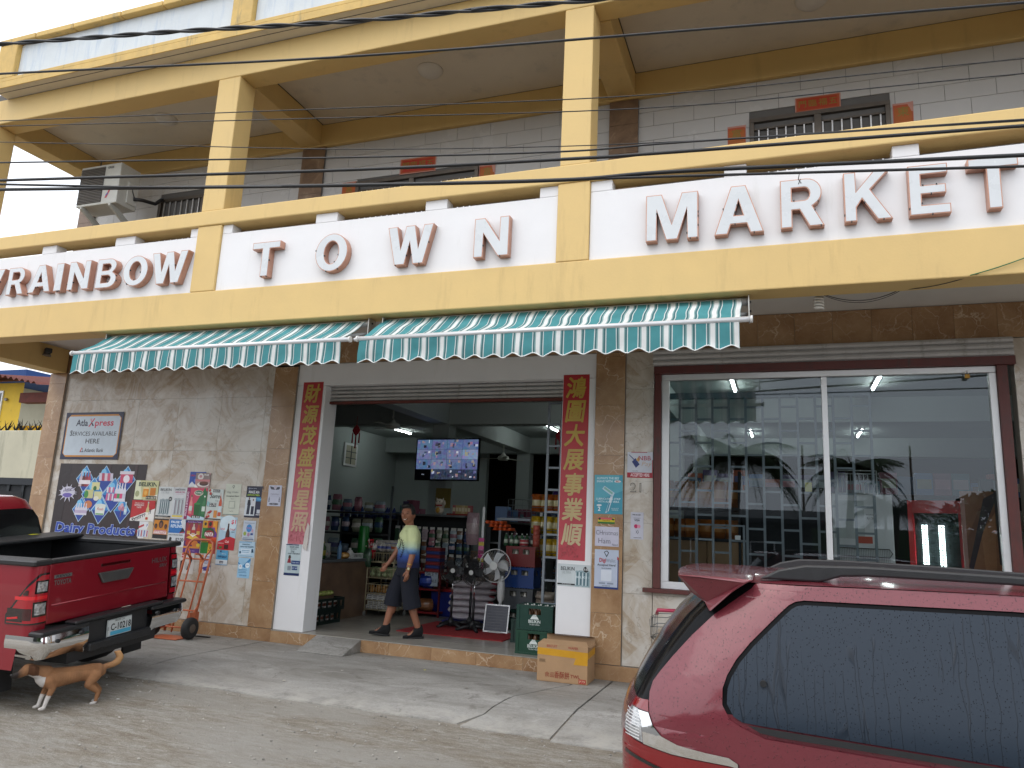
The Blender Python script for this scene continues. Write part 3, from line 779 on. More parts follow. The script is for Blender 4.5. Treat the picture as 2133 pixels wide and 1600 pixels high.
# ---------------------------------------------------------------- left: crates, counter, trolley
def slot_crate(w, d, h, m='plastic', c='#10231f', nslot=5, sub=None):
    """open sided plastic crate: floor, corner posts, rails and slats as one moulded piece"""
    b = MB(m, c); t = .018
    b.box(-w/2, w/2, -d/2, d/2, 0, t)
    for z0, z1 in ((t, h*.28), (h*.78, h)):
        for s in (-1, 1):
            b.box(-w/2, w/2, s*d/2-(t if s > 0 else 0), s*d/2+(0 if s > 0 else t), z0, z1)
            b.box(s*w/2-(t if s > 0 else 0), s*w/2+(0 if s > 0 else t), -d/2+t, d/2-t, z0, z1)
    for s in (-1, 1):
        for i in range(nslot+1):
            x = -w/2+t+(w-2*t)*i/nslot; b.box(x-.014, x+.014, s*d/2-(t if s > 0 else 0), s*d/2+(0 if s > 0 else t), h*.28, h*.78)
            y = -d/2+t+(d-2*t)*i/nslot; b.box(s*w/2-(t if s > 0 else 0), s*w/2+(0 if s > 0 else t), y-.014, y+.014, h*.28, h*.78)
    return b
for i, (z, lb) in enumerate(((.16, 'lower dark green slotted crate of egg packs beside the left door pillar'), (.345, 'upper dark green slotted crate of egg packs beside the left door pillar'))):
    c = thing('plastic_crate', lb, 'crate', (-6.47, 9.76, z), 0, 'egg crates by the pillar'); slot_crate(.36+.05*i, .68+.08*i, .18).build('shell', c)
    r_ = random.Random(i)
    for k in range(6):
        pk = put(pack_mb(.15, .1, .13, '#d9d3cf', '#7d4b3a', seed=k), 'egg_pack', 'clear pack of pink and white eggs inside the slotted crate', 'egg pack', (-6.40+.0*k, 9.50+k*.105, z+.02), R(90), 'egg packs in the crates')
for k in range(4): put(pack_mb(.2, .14, .09, '#9fae57', '#c9d07e', seed=k+9), 'vegetable_bag', 'clear bag of green vegetables on top of the egg crates', 'vegetable bag', (-6.48, 9.55+k*.15, .53), R(90), 'vegetable bags')
ct = thing('shop_counter', 'brown wood grain shop counter with dark stone top by the left wall', 'counter', (0, 0, 0))
MB('counter_wood').box(-8.6, -6.45, 9.72, 11.15, .161, 1.02).build('body', ct, bevel=.006); MB('dark_steel').box(-8.62, -6.42, 9.68, 11.18, 1.022, 1.065).build('top', ct, bevel=.006)
rq = random.Random(5)
put(bottle_mb(.26, .045, '#274a1c', '#c7c08a', '#8f8a2a'), 'bottle', 'green sauce bottle with pale cap on the counter', 'bottle', (-6.6, 9.95, 1.066), 0)
put(bottle_mb(.27, .035, '#5f86ab', '#2b5fae', None), 'bottle', 'clear blue water bottle on the counter edge', 'bottle', (-6.52, 10.28, 1.066), 0)
put(bottle_mb(.16, .05, '#d8d8d4', '#e8e8e6', None), 'bottle', 'white tub with a lid standing behind the counter basket', 'tub', (-6.62, 10.75, 1.066), 0)
put(pack_mb(.16, .14, .10, '#c28f4e', '#d9b06c', seed=3), 'bread_roll', 'golden bread roll in clear wrap on the counter', 'bread', (-6.53, 10.45, 1.066), R(80))
for k in range(3): put(pack_mb(.16, .12, .12, '#a7aeb0', '#c7a9a0', seed=13+k), 'snack_bag', 'clear snack bag heaped on the counter beside the bottles', 'snack bag', (-6.75-.08*k, 10.1+.22*k, 1.066), R(60+20*k), 'counter snack bags')
bk = MB('plastic', '#d5d8d6'); bk.box(-.09, .09, -.17, .17, 0, .01)
for i in range(9):
    y = -.17+i*.0425; bk.box(.082, .09, y-.006, y+.006, .01, .07)
bk.box(.08, .092, -.17, .17, .07, .085); bk.box(-.09, -.08, -.17, .17, .01, .085); put(bk, 'basket', 'white slotted plastic basket at the counter edge', 'basket', (-6.55, 10.72, 1.066), 0)
g_ = MB('plastic', '#0f6a24', sm=True).lathe([(.085, 0), (.09, .04), (.085, .5), (.075, .52), (0, .52)], 14); put(g_, 'green_canister', 'tall bright green gift tube standing on the counter', 'canister', (-6.55, 11.02, 1.066))
o = thing('lollipop_pot', 'red pot stuffed with red and white lollipops on the counter end', 'pot', (-6.42, 11.07, 1.066)); MB('plastic', '#a01420', sm=True).lathe([(.07, 0), (.085, .14), (.08, .14), (.066, .02), (0, .02)], 12).build('pot', o)
for k in range(26):
    a = rq.uniform(0, 6.3); r_ = rq.uniform(0, .11); zz = rq.uniform(.18, .30)
    m = MB('plastic', rq.choice(('#c9202c', '#e8d0d0', '#b01824')), sm=True).cyl((r_*.4*math.cos(a), r_*.4*math.sin(a), .05), (r_*math.cos(a), r_*math.sin(a), zz), .003, n=4); m.ell((r_*math.cos(a), r_*math.sin(a), zz), (.016, .016, .018), 6, 5); m.build('lollipop', o)
mo = thing('cash_display', 'dark cash register display with red digits behind the counter', 'display', (-7.25, 10.6, 1.066), R(25)); MB('black_plastic').box(-.18, .18, -.05, .05, .30, .42).build('casing', mo, bevel=.01); MB('black_plastic').box(-.03, .03, -.03, .03, 0, .299).build('stem', mo)
MB('red_led').text('0 0 8 . 0 0', (0, -.053, .345), (1, 0, 0), (0, 0, 1), .03, bold=.02).build('digits', mo)
put(MB('plastic', '#b9bcb6').box(-.17, .17, -.02, .02, 0, .22), 'monitor', 'pale back of a screen standing on the counter', 'monitor', (-7.0, 10.45, 1.066), R(20))
# wire trolley with produce, newspapers and bags
tr = thing('wire_trolley', 'four tier cream wire trolley of produce behind the walking man', 'trolley', (-6.2, 11.28, .16), 0)
wm = lambda: MB('plastic', '#b7ac8c', sm=True)
TW, TD = .24, .24
for tier, z in enumerate((.10, .35, .60, .85)):
    m = wm()
    for (xa, ya, xb, yb) in ((-TW, -TD, TW, -TD), (-TW, TD, TW, TD), (-TW, -TD, -TW, TD), (TW, -TD, TW, TD)):
        m.cyl((xa, ya, z), (xb, yb, z), .007, n=5); m.cyl((xa, ya, z+.15), (xb, yb, z+.15), .007, n=5)
    for i in range(11):
        x = -TW+.048*i; m.cyl((x, -TD, z), (x, -TD, z+.15), .004, n=4); m.cyl((x, -TD, z), (x, TD, z), .004, n=4); m.cyl((TW, x, z), (TW, x, z+.15), .004, n=4)
    m.build('basket', tr)
for sx in (-1, 1):
    for sy in (-1, 1):
        wm().cyl((sx*TW, sy*TD, .07), (sx*TW, sy*TD, 1.02), .010, n=6).build('post', tr)
        MB('plastic', '#8b8b88', sm=True).cyl((sx*TW-.012, sy*TD, .035), (sx*TW+.012, sy*TD, .035), .035, n=12).build('wheel', tr)
for k in range(16):
    put(MB('plastic', '#93a377', sm=True).ell((0, 0, .045), (.05, .05, .045), 10, 7), 'melon', 'pale green round squash in the wire trolley basket', 'squash', (-6.38+.115*(k % 4), 11.12+.10*(k//8), .61+.16+.075*((k//4) % 2)), 0, 'squashes in the trolley')
for k in range(12):
    put(MB('matte', '#a8793f', sm=True).ell((0, 0, .04), (.055, .042, .038), 9, 6), 'potato', 'tan potato in the middle trolley basket', 'potato', (-6.38+.12*(k % 4), 11.13+.11*((k//4) % 2), .36+.16+.06*(k//8)), rq.random()*3, 'potatoes in the trolley')
for k in range(9):
    m = MB('print', '#c9c9c6').box(-.22, .22, -.15, .15, 0, .026); m.c = hx('#3a3a3e')
    for q in range(4): m.quad((-.2+.1*q, -.151, .006), (-.13+.1*q, -.151, .006), (-.13+.1*q, -.151, .014), (-.2+.1*q, -.151, .014))
    put(m, 'newspaper', 'folded newspaper in the bottom trolley basket, '+ORD[k]+' of its stack', 'newspaper', (-6.2+rq.uniform(-.02, .02), 11.22, .275+.027*k), rq.uniform(-.08, .08), 'newspapers in the trolley')
for k in range(9): put(pack_mb(.17, .13, .13, '#b9b4ad', rq.choice(('#a05a3c', '#46559a', '#d3cfc8')), seed=30+k), 'snack_bag', 'white and clear snack bag heaped on top of the trolley', 'snack bag', (-6.36+.09*(k % 5), 11.12+.12*(k//5), 1.19+.05*(k//5)), rq.uniform(0, 3), 'bags on the trolley')
put(pack_mb(.22, .1, .3, '#33503c', '#46664c', seed=70), 'produce_bag', 'dark green plastic bag hooked on the corner of the trolley', 'bag', (-6.47, 11.0, .93), 0)
# ---------------------------------------------------------------- middle: gondola shelves
def gondola(name, lb, x, y, rot, w, h, levels, depth=.38, peg=True):
    t = thing(name, lb, 'shelf', (x, y, .16), rot)
    MB('matte', '#1c1e20').box(-w/2, w/2, .0, .03, .02, h).build('back_panel', t)
    for z in levels: MB('metalc', '#777b7c').box(-w/2, w/2, -depth, -.001, z-.03, z).build('shelf_board', t)
    for s in (-1, 1): MB('dark_steel').box(s*w/2-.02, s*w/2+.02, -.002 if peg else -.04, .04, 0, h+.02).build('upright', t)
    return t
gA = gondola('gondola_shelf', 'dark pegboard shelf end hung with packets behind the man', -5.95, 12.45, 0, 1.5, 1.66, (1.68, .12, .42))
gB = gondola('gondola_shelf', 'long shelf side running back from the pegboard, boxes along its top', -4.95, 14.7, R(90), 4.2, 1.60, (1.62, 1.25, .9, .55, .2), peg=False)
gC = gondola('gondola_shelf', 'low dark shelf with blue bottles on top left of the man', -7.35, 12.6, 0, 1.3, 1.56, (1.58, .2, .6, 1.0))
pal = ['#6b7d8c', '#8fa0a8', '#5b5f8a', '#9a6b78', '#b9a9b0', '#4a6a52', '#c9c3b8', '#7a5a44', '#a9b7bd', '#37506e', '#b07a86', '#8c8f7a']
for r, z in enumerate((1.42, 1.20, .96, .70)):
    for k in range(11):
        w_ = rq.uniform(.10, .125); hh = rq.uniform(.17, .23); c1 = rq.choice(pal)
        t = thing('hanging_packet', 'small packet hung on the dark pegboard behind the man, '+('top', 'second', 'third', 'bottom')[r]+' row', 'packet', (-6.64+.138*k+rq.uniform(-.01, .01), 12.36, z+.16), 0, 'packets on the pegboard')
        pack_mb(w_, .035, hh, c1, rq.choice(pal), seed=r*20+k).build('bag', t, loc=(0, 0, -hh)); MB('print', '#d8d8d0').box(-w_*.4, w_*.4, -.002, .002, -.01, .04).build('header_card', t)
        MB('metalc', '#888888').cyl((0, -.02, .03), (0, .09, .03), .003, n=4).build('hook', t)
for k in range(16):
    put(bottle_mb(.22, .036, rq.choice(('#2c3f86', '#39508f', '#263a78')), '#c9d0dc', '#7c8fc0'), 'bottle', 'small dark blue bottle in the row on the left shelf top', 'bottle', (-7.9+.073*k, 12.42+.04*(k % 2), 1.741), 0, 'blue bottles on the shelf top')
# lucky cat on the shelf
lc = thing('lucky_cat', 'white and gold beckoning cat figure on the shelf top below the television', 'figurine', (-5.78, 12.25, 1.841))
m = MB('plastic', '#d8cdbd', sm=True); m.ell((0, 0, .09), (.085, .07, .09)); m.ell((0, -.01, .22), (.08, .068, .066))
for s in (-1, 1): m.tube([(s*.055, 0, .25), (s*.068, 0, .305)], [.025, .004], 6)
m.tube([(.075, -.03, .12), (.11, -.04, .2), (.10, -.05, .25)], [.025, .024, .026], 8); m.build('body', lc)
MB('plastic', '#b58a2e', sm=True).ell((0, -.065, .08), (.04, .02, .05)).build('coin', lc); MB('plastic', '#a11a1c', sm=True).lathe([(.07, .155), (.076, .165), (.07, .175)], 14).build('collar', lc)
for s in (-1, 1): MB('plastic', '#241a18', sm=True).ell((s*.03, -.072, .23), (.010, .006, .012), 8, 5).build('eye', lc)
put(MB('plastic', '#8c3226').box(-.20, .20, -.12, .12, 0, .03, ch=.006), 'tray', 'dark red plinth tray under the beckoning cat', 'tray', (-5.40, 12.28, 1.841))
for k in range(6): put(carton_mb(.055, .12, .15, rq.choice(('#b6a06a', '#a7585a', '#c9b58a')), '#d8cfae'), 'tea_carton', 'slim coloured tea carton in the row right of the beckoning cat', 'carton', (-5.50+.058*k, 12.32, 1.872), 0, 'tea cartons')
# goods along the side gondola
bpal = ['#3f5f8c', '#5a7aa6', '#7a3f52', '#8a5a6a', '#46707c', '#9aa4b0', '#54486e', '#a3553f', '#38526f']
for k in range(11):
    h_ = rq.choice((.22, .3, .42, .26)); put(carton_mb(.26, .22, h_, rq.choice(bpal), rq.choice(bpal)), 'product_box', 'blue or mauve product box along the top of the side shelf', 'box', (-4.78, 12.85+.36*k, 1.781), R(90)+rq.uniform(-.1, .1), 'boxes on the side shelf top')
for lv, z in enumerate((1.41, 1.06, .71, .36)):
    for k in range(18):
        if rq.random() < .5: mb = tin_mb(.13, .05, rq.choice(pal), rq.choice(bpal)); nm, la, ca, gr = 'tin', 'small food tin on the side shelf boards', 'tin', 'tins on the side shelf'
        else: mb = pack_mb(.13, .08, .2, rq.choice(pal), rq.choice(bpal), seed=k); nm, la, ca, gr = 'packet', 'upright packet on the side shelf boards', 'packet', 'packets on the side shelf'
        put(mb, nm, la, ca, (-4.72, 12.75+.21*k, z), R(90), gr)
put(pack_mb(.24, .12, .55, '#b59aa0', '#c9b4b6', seed=44), 'mop_bag', 'pale pink bagged mop head hung at the shelf corner', 'mop', (-5.05, 12.1, 1.35), 0)
for k in range(5): put(pack_mb(.2, .1, .42, rq.choice(('#6f5f4e', '#8a7f78', '#5a5148')), '#4c443c', seed=50+k), 'hanging_bag', 'brown cloth bag hanging at the corner of the pegboard', 'bag', (-5.18+.16*k, 12.3-.1*k, .75+.08*(k % 2)), 0, 'bags at the shelf corner')
for k in range(9): put(carton_mb(rq.uniform(.12, .2), .2, rq.uniform(.12, .26), rq.choice(bpal), rq.choice(pal)), 'product_box', 'small mixed carton on the shelf tops behind the man', 'box', (-6.62+.085*k if k < 3 else -8.05+.2*k, 12.52 if k < 3 else 12.75, 1.841 if k < 3 else 1.741), rq.uniform(-.2, .2), 'small mixed cartons')
for k in range(30): put(pack_mb(rq.uniform(.14, .22), .1, rq.uniform(.14, .3), rq.choice(pal), rq.choice(pal), seed=200+k), 'wall_packet', 'dim packet on the '+('lowest', 'middle', 'top')[k//10]+' rack board behind the counter', 'packet', (-8.6+.22*(k % 10), 11.6, 1.12+.36*(k//10)), rq.uniform(-.2, .2), 'packets behind the counter')
for z in (1.10, 1.46, 1.82): MB('metalc', '#5c6062').box(-8.8, -6.5, 11.5, 11.8, z-.03, z).build('shelf_board', ct)
for x in (-8.79, -6.53): MB('dark_steel').box(x, x+.03, 11.8, 11.83, .161, 2.3).build('upright', ct)
# red and blue flat boxes, sale sign, rack, blue bin
for k in range(7):
    put(carton_mb(.26, .2, .055, ('#6b1219', '#18265e')[k % 2], ('#8a262c', '#2b3f8a')[k % 2]), 'flat_box', ('red', 'blue')[k % 2]+' flat box behind the man, '+ORD[k]+' of the red and blue stack', 'box', (-5.50, 11.62, .885+.057*k), 0, ('red', 'blue')[k % 2]+' flat boxes')
rk = thing('red_rack', 'red steel display rack behind the man', 'rack', (-5.62, 11.75, .16))
for sx in (-.25, .25):
    for sy in (-.17, .13): MB('plastic', '#5a1014').box(sx-.015, sx+.015, sy-.015, sy+.015, 0, .84).build('post', rk)
for z in (.05, .42, .69): MB('plastic', '#7a141a').box(-.235, .235, -.18, .14, z, z+.03).build('shelf_board', rk)
put(pack_mb(.28, .2, .24, '#1c3380', '#3c56b0', seed=61), 'snack_bag', 'blue branded snack bag on the lower red rack shelf', 'snack bag', (-5.62, 11.62, .62), 0)
put(pack_mb(.26, .2, .2, '#7c4f30', '#946544', seed=62), 'snack_bag', 'brown bread bag on the bottom of the red rack', 'bread', (-5.62, 11.62, .25), 0)
sg = MB('print', '#a9b6c4').box(-.12, .12, -.002, .002, -.14, .14); sg.c = hx('#20242c'); sg.text('SALE !!', (0, -.003, .02), (1, 0, 0), (0, 0, 1), .06, width=.19); sg.text('SALE', (.03, -.003, -.08), (1, 0, 0), (0, 0, 1), .045); put(sg, 'paper_sign', 'pale blue handwritten sale sign taped to the red rack', 'sign', (-5.52, 11.555, .80), 0)
bn = thing('storage_bin', 'deep blue storage bin with a red lid', 'bin', (-5.35, 12.0, .16)); MB('plastic', '#16267c').prism([(-.24, 0), (.24, 0), (.28, .40), (-.28, .40)], 'y', -.2, .2).build('tub', bn, bevel=.015); MB('plastic', '#9a1a20').box(-.3, .3, -.22, .22, .402, .45).build('lid', bn, bevel=.015)
# ---------------------------------------------------------------- right of the door: fans, sacks, panel, crates
mt = MB('fabric', '#9a2a2e').box(-5.15, -3.55, 9.75, 11.1, .1605, .172); put(mt, 'door_mat', 'faded red mat on the shop floor under the fans', 'mat', (0, 0, 0))
def black_fan(x, y, h, lb, yaw):
    t = thing('stand_fan', lb, 'stand fan', (x, y, .172), yaw, 'black stand fans')
    m = MB('black_plastic', sm=True)
    for k in range(4):
        a = R(45+90*k); m.tube([(0, 0, .06), (.12*math.cos(a), .12*math.sin(a), .05), (.25*math.cos(a), .25*math.sin(a), .012)], [.04, .03, .022], 8)
    m.lathe([(.06, .02), (.055, .08), (.03, .12), (.02, .14)], 12); m.build('base', t)
    MB('black_plastic', sm=True).cyl((0, 0, .12), (0, 0, h*.55), .019, n=10).build('pole', t); MB('chrome', sm=True).cyl((0, 0, h*.55), (0, 0, h-.1), .012, n=8).build('pole', t)
    MB('black_plastic', sm=True).ell((0, .07, h), (.07, .11, .075)).build('motor', t)
    m = MB('black_plastic', sm=True)
    for rr, yy in ((.19, -.07), (.14, -.10), (.08, -.115), (.19, -.02)): m.tube([(rr*math.cos(a), yy, h+rr*math.sin(a)) for a in [2*math.pi*i/22 for i in range(22)]], .004, 4, closed=True)
    for k in range(20):
        a = 2*math.pi*k/20; m.tube([(.03*math.cos(a), -.12, h+.03*math.sin(a)), (.14*math.cos(a), -.10, h+.14*math.sin(a)), (.19*math.cos(a), -.07, h+.19*math.sin(a)), (.19*math.cos(a), -.02, h+.19*math.sin(a)), (.05*math.cos(a), .02, h+.05*math.sin(a))], .0022, 3, cap=False)
    m.build('guard', t)
    for k in range(3):
        b = MB('black_plastic', sm=True); b.T = Matrix.Translation((0, -.05, h)) @ Matrix.Rotation(2.1*k, 4, 'Y')
        b.grid(lambda u, v: (.03+.13*u, .025*(v-.5), (v-.5)*.11*(.6+.6*u)), 4, 4); b.build('blade', t)
    MB('plastic', '#d9dad6', sm=True).cyl((0, -.128, h), (0, -.118, h), .035, n=16).build('badge', t)
black_fan(-4.70, 10.60, .82, 'leftmost black stand fan on the red mat, nearest the man', R(18)); black_fan(-4.50, 10.85, .90, 'black stand fan standing behind between the other two black fans', R(-20)); black_fan(-4.27, 10.42, .82, 'black stand fan in front of the rice sacks beside the white fan', R(-8))
wfn = thing('stand_fan', 'tall white stand fan with five blades behind the solar panel', 'stand fan', (-3.93, 10.62, .16), R(4)); h = .94
MB('plastic', '#c9cbca', sm=True).lathe([(.21, 0), (.21, .02), (.08, .05), (.035, .07)], 24).build('base', wfn)
MB('plastic', '#cfd1d1', sm=True).lathe([(.026, .06), (.026, .42), (.05, .46), (.056, .5), (.056, .68), (.045, .74), (.03, .80)], 14).build('pole', wfn)
MB('plastic', '#d5d6d5', sm=True).ell((0, .08, h), (.08, .13, .09)).build('motor', wfn)
m = MB('plastic', '#d6d8d8', sm=True); RR = .238
m.tube([(RR*math.cos(a)-.09, -.06, h+RR*math.sin(a)) for a in [2*math.pi*i/40 for i in range(40)]], .007, 6, closed=True)
for k in range(48):
    a = 2*math.pi*k/48; m.tube([(-.09+.05*math.cos(a), -.13, h+.05*math.sin(a)), (-.09+.16*math.cos(a+.25), -.11, h+.16*math.sin(a+.25)), (-.09+RR*math.cos(a+.4), -.06, h+RR*math.sin(a+.4))], .0016, 3, cap=False)
m.build('guard', wfn)
for k in range(5):
    b = MB('plastic', '#dfe2e4', sm=True); b.T = Matrix.Translation((-.09, -.07, h)) @ Matrix.Rotation(R(72*k+10), 4, 'Y')
    b.grid(lambda u, v: ((v-.5)*.085*(.7+.6*u)+.05*u*u, .03*(v-.5), .04+.155*u), 5, 4); b.build('blade', wfn)
MB('plastic', '#e3e4e2', sm=True).cyl((-.09, -.145, h), (-.09, -.12, h), .06, n=20).build('badge', wfn)
# rice sacks
for k in range(6):
    def S(u, v, k=k):
        a = 2*math.pi*u; b = math.pi*(v-.5); cx_, sx_ = math.cos(b), math.sin(b)
        x = .36*math.copysign(abs(sx_)**.55, sx_); f = max(cx_, 0)**.5
        y = .2*f*math.cos(a); z = .058*f*math.sin(a)
        n = mnoise.noise((x*5+k*3, y*5, z*5))*.018
        return (x+n, y+n, z+.058+n*.6)
    s_ = MB('fabric', '#c6bfc4').grid(S, 18, 16, True, lambda i, j: '#b3525c' if (j > 11 and 3 <= i <= 6) else ('#c9c2c8' if j > 1 else '#8c3a44'))
    put(s_, 'rice_sack', 'white and red rice sack behind the fans, '+ORD[k]+' of its stack', 'sack', (-4.66+rq.uniform(-.03, .03), 11.35, .20+.098*k), rq.uniform(-.06, .06)+R(6), 'rice sacks')
put(MB('plastic', '#1d2b80').box(-.42, .42, -.26, .26, 0, .038), 'pallet', 'low blue plastic pallet under the rice sacks', 'pallet', (-4.66, 11.35, .161), R(6))
sp_ = thing('solar_panel', 'small framed solar panel leaning against the white fan', 'solar panel', (-3.93, 10.45, .172), R(3)); T_ = Matrix.Rotation(R(-12), 4, 'X')
m = MB('alu'); m.T = T_
for b_ in ((-.185, .185, 0, .02, 0, .016), (-.185, .185, 0, .02, .374, .39), (-.185, -.170, 0, .02, .016, .374), (.170, .185, 0, .02, .016, .374)): m.box(*b_)
m.build('frame', sp_); m = MB('black_gloss'); m.T = T_; m.box(-.17, .17, .006, .012, .016, .374); m.build('backing', sp_)
for i in range(4):
    for j in range(9):
        m = MB('plastic', '#0d1230'); m.T = T_; x = -.166+i*.0835; z = .02+j*.0393; m.box(x, x+.081, .003, .0059, z, z+.0365); m.build('cell', sp_)
# bottle crates: red over blue over grey over green
def bottle_crate(name, lb, x, y, z, rot, c, w=.46, d=.34, h=.30, logo=False, bottles=True, grp=None):
    t = thing(name, lb, 'crate', (x, y, z), rot, grp); m = MB('plastic', c); tk = .016
    m.box(-w/2, w/2, -d/2, d/2, 0, tk)
    for s in (-1, 1):
        y0, y1 = (s*d/2-tk, s*d/2) if s > 0 else (s*d/2, s*d/2+tk)
        m.box(-w/2, w/2, y0, y1, tk, h*.62); m.box(-w/2, w/2, y0, y1, h*.86, h)
        for a, b_ in ((-w/2, -w*.3), (-w*.07, w*.07), (w*.3, w/2)) if not logo else ((-w/2, -w*.17), (w*.17, w/2)): m.box(a, b_, y0, y1, h*.62, h*.86)
        x0, x1 = (s*w/2-tk, s*w/2) if s > 0 else (s*w/2, s*w/2+tk)
        m.box(x0, x1, -d/2+tk, d/2-tk, tk, h*.62); m.box(x0, x1, -d/2+tk, d/2-tk, h*.86, h)
        for a, b_ in ((-d/2+tk, -d*.22), (d*.22, d/2-tk)): m.box(x0, x1, a, b_, h*.62, h*.86)
        m.box(-w/2-.006, w/2+.006, s*d/2-(.004 if s > 0 else -.004)*0-(0 if s > 0 else .006), s*d/2+(.006 if s > 0 else 0), h-.03, h-.004); m.box(-w/2-.006, w/2+.006, s*d/2-(0 if s > 0 else .006), s*d/2+(.006 if s > 0 else 0), .0, .02)
        for xx in (-w/2+.02, w/2-.02): m.box(xx-.02, xx+.02, s*d/2-(0 if s > 0 else .008), s*d/2+(.008 if s > 0 else 0), .021, h-.031)
    m.build('shell', t)
    if logo:
        q = MB('print', '#d7dedb'); yy = -d/2-.0015
        q.text('BELIKIN', (0, yy, h*.29), (1, 0, 0), (0, 0, 1), .036, bold=.035, width=.15); q.text('The Beer of Belize', (0, yy, h*.20), (1, 0, 0), (0, 0, 1), .018, width=.13, shear=.2)
        q.poly([(-.055, yy, h*.44), (.055, yy, h*.44), (.032, yy, h*.56), (-.032, yy, h*.56)]); q.poly([(-.026, yy, h*.565), (.026, yy, h*.565), (.022, yy, h*.62), (-.022, yy, h*.62)])
        q.c = hx('#9fb0ab')
        for k in range(3): q.quad((-.02+.016*k, yy-.0006, h*.575), (-.012+.016*k, yy-.0006, h*.575), (-.012+.016*k, yy-.0006, h*.61), (-.02+.016*k, yy-.0006, h*.61))
        q.build('print', t)
    if bottles:
        for i in range(5):
            for j in range(3):
                bottle_mb(h*.93, .032, '#c9c6ba' if not logo else '#5a3a18', '#d9d9d4').build('bottle', t, loc=(-w*.38+i*w*.19, -d*.30+j*d*.3, tk))
    return t
CX, CYY = -3.76, 11.1
bottle_crate('bottle_crate', 'red bottle crate at the top of the stack by the fan', CX, CYY, .16+.93, R(2), '#7c1418', h=.30); bottle_crate('bottle_crate', 'blue bottle crate with bottle necks, under the red one', CX, CYY, .16+.62, 0, '#14448c', h=.30)
bottle_crate('bottle_crate', 'grey bottle crate under the blue one', CX, CYY, .16+.31, R(-1.5), '#54595e', h=.30); bottle_crate('bottle_crate', 'dark green bottle crate at the foot of the coloured stack', CX, CYY, .16, 0, '#12332c', h=.30)
bottle_crate('beer_crate', 'upper green beer crate at the right side of the door', -2.865, 9.12, .16+.285, R(1), '#123a31', w=.46, d=.33, h=.29, logo=True); bottle_crate('beer_crate', 'lower scuffed green beer crate standing on the door step', -2.86, 9.12, .161, R(-1.5), '#14402f', w=.46, d=.33, h=.28, logo=True)
bottle_crate('bottle_crate', 'dark green bottle crate behind the beer crates', -3.22, 9.95, .16, 0, '#10302a')
# bottles and cups on the red crate
for k in range(6): put(bottle_mb(.19, .033, rq.choice(('#1f4d2c', '#2d5c3a', '#3c2a22')), '#d8dcd8', '#c8d2c0'), 'bottle', 'small green sauce bottle on top of the red crate', 'bottle', (CX-.3+.085*k, CYY+.02*(k % 2), 1.392), 0, 'sauce bottles on the red crate')
for k in range(4): put(MB('plastic', ('#b5584a', '#c0604f')[k % 2], sm=True).lathe([(.05, 0), (.06, .10), (.05, .10), (.0, .02)], 12), 'plastic_cup', 'salmon plastic cup on the red crate, '+ORD[k]+' of its stack', 'cup', (CX+.2, CYY-.02, 1.392+.075*k), 0, 'stacked plastic cups')
put(tin_mb(.11, .07, '#b8434a', '#e0cfc8'), 'tub', 'red and white round tub on the red crate', 'tub', (CX+.02, CYY-.07, 1.392))
# orange egg trays and card strips
for k in range(3):
    e = MB('plastic', '#c8531f', sm=True)
    for i in range(4):
        for j in range(3): e.lathe([(.035, 0), (.028, .035), (.02, .04)], 8, (-.12+.08*i, -.08+.08*j, .0))
    e.box(-.16, .16, -.12, .12, -.004, .0); put(e, 'egg_tray', 'orange plastic egg tray hung above the fans, '+('left', 'middle', 'right')[k]+' of three', 'tray', (-4.24+.07*k, 11.1, 1.72-.05*k), 0, 'orange egg trays')
sd = thing('card_strip', 'white hanging strip of small pink and yellow packets left of the white fan', 'display strip', (-4.42, 11.0, 1.25)); MB('print', '#cfd3d2').box(-.02, .02, 0, .006, -.35, .72).build('strip', sd)
for k in range(8): MB('print', ('#c23d86', '#c9b23c', '#d46aa0', '#8a2a5a')[k % 4]).box(-.055, .035, -.012, -.001, .18-.062*k, .235-.062*k).build('sachet', sd)
put(MB('plastic', '#cfd3d2').box(-.02, .02, 0, .01, 0, .6), 'steel_post', 'white slotted steel post left of the yellow snack rack', 'post', (-3.55, 11.25, 1.35))
# yellow and purple snack bags on wire racks right
sr = thing('snack_rack', 'wire rack of yellow snack bags beside the gate', 'rack', (-3.42, 11.25, .16))
for z in (1.08, 1.42, 1.76):
    m = MB('dark_steel', sm=True)
    for i in range(7): m.cyl((-.25+.083*i, -.14, z), (-.25+.083*i, .14, z), .004, n=4)
    for s in (-.14, .14): m.cyl((-.25, s, z), (.25, s, z), .006, n=5); m.cyl((-.25, s, z+.07), (.25, s, z+.07), .005, n=5)
    m.build('wire_shelf', sr)
for sx in (-.25, .25):
    for sy in (-.14, .14): MB('dark_steel', sm=True).cyl((sx, sy, 0), (sx, sy, 2.0), .008, n=6).build('post', sr)
for lv, (z, cs) in enumerate(((1.25, ('#b8951c', '#c2a436')), (1.59, ('#c4a01e', '#9a8a2a')), (1.93, ('#a8541c', '#b06a24')))):
    for k in range(5): put(pack_mb(.17, .12, .27, cs[k % 2], '#d8cfa0', seed=80+lv*5+k), 'snack_bag', ('yellow', 'golden', 'orange')[lv]+' snack bag on the wire rack beside the gate', 'snack bag', (-3.62+.1*k, 11.2+.05*(k % 2), z), rq.uniform(-.4, .4), ('yellow', 'golden', 'orange')[lv]+' snack bags')
for k in range(5): put(pack_mb(.22, .16, .3, '#39215e', '#5a3a86', seed=100+k), 'snack_bag', 'purple bag piled high behind the steel gate', 'snack bag', (-3.55+.15*k, 12.2, 2.05+.04*(k % 2)), rq.uniform(-.4, .4), 'purple bags')
wb = MB('metalc', '#9aa0a2', sm=True)
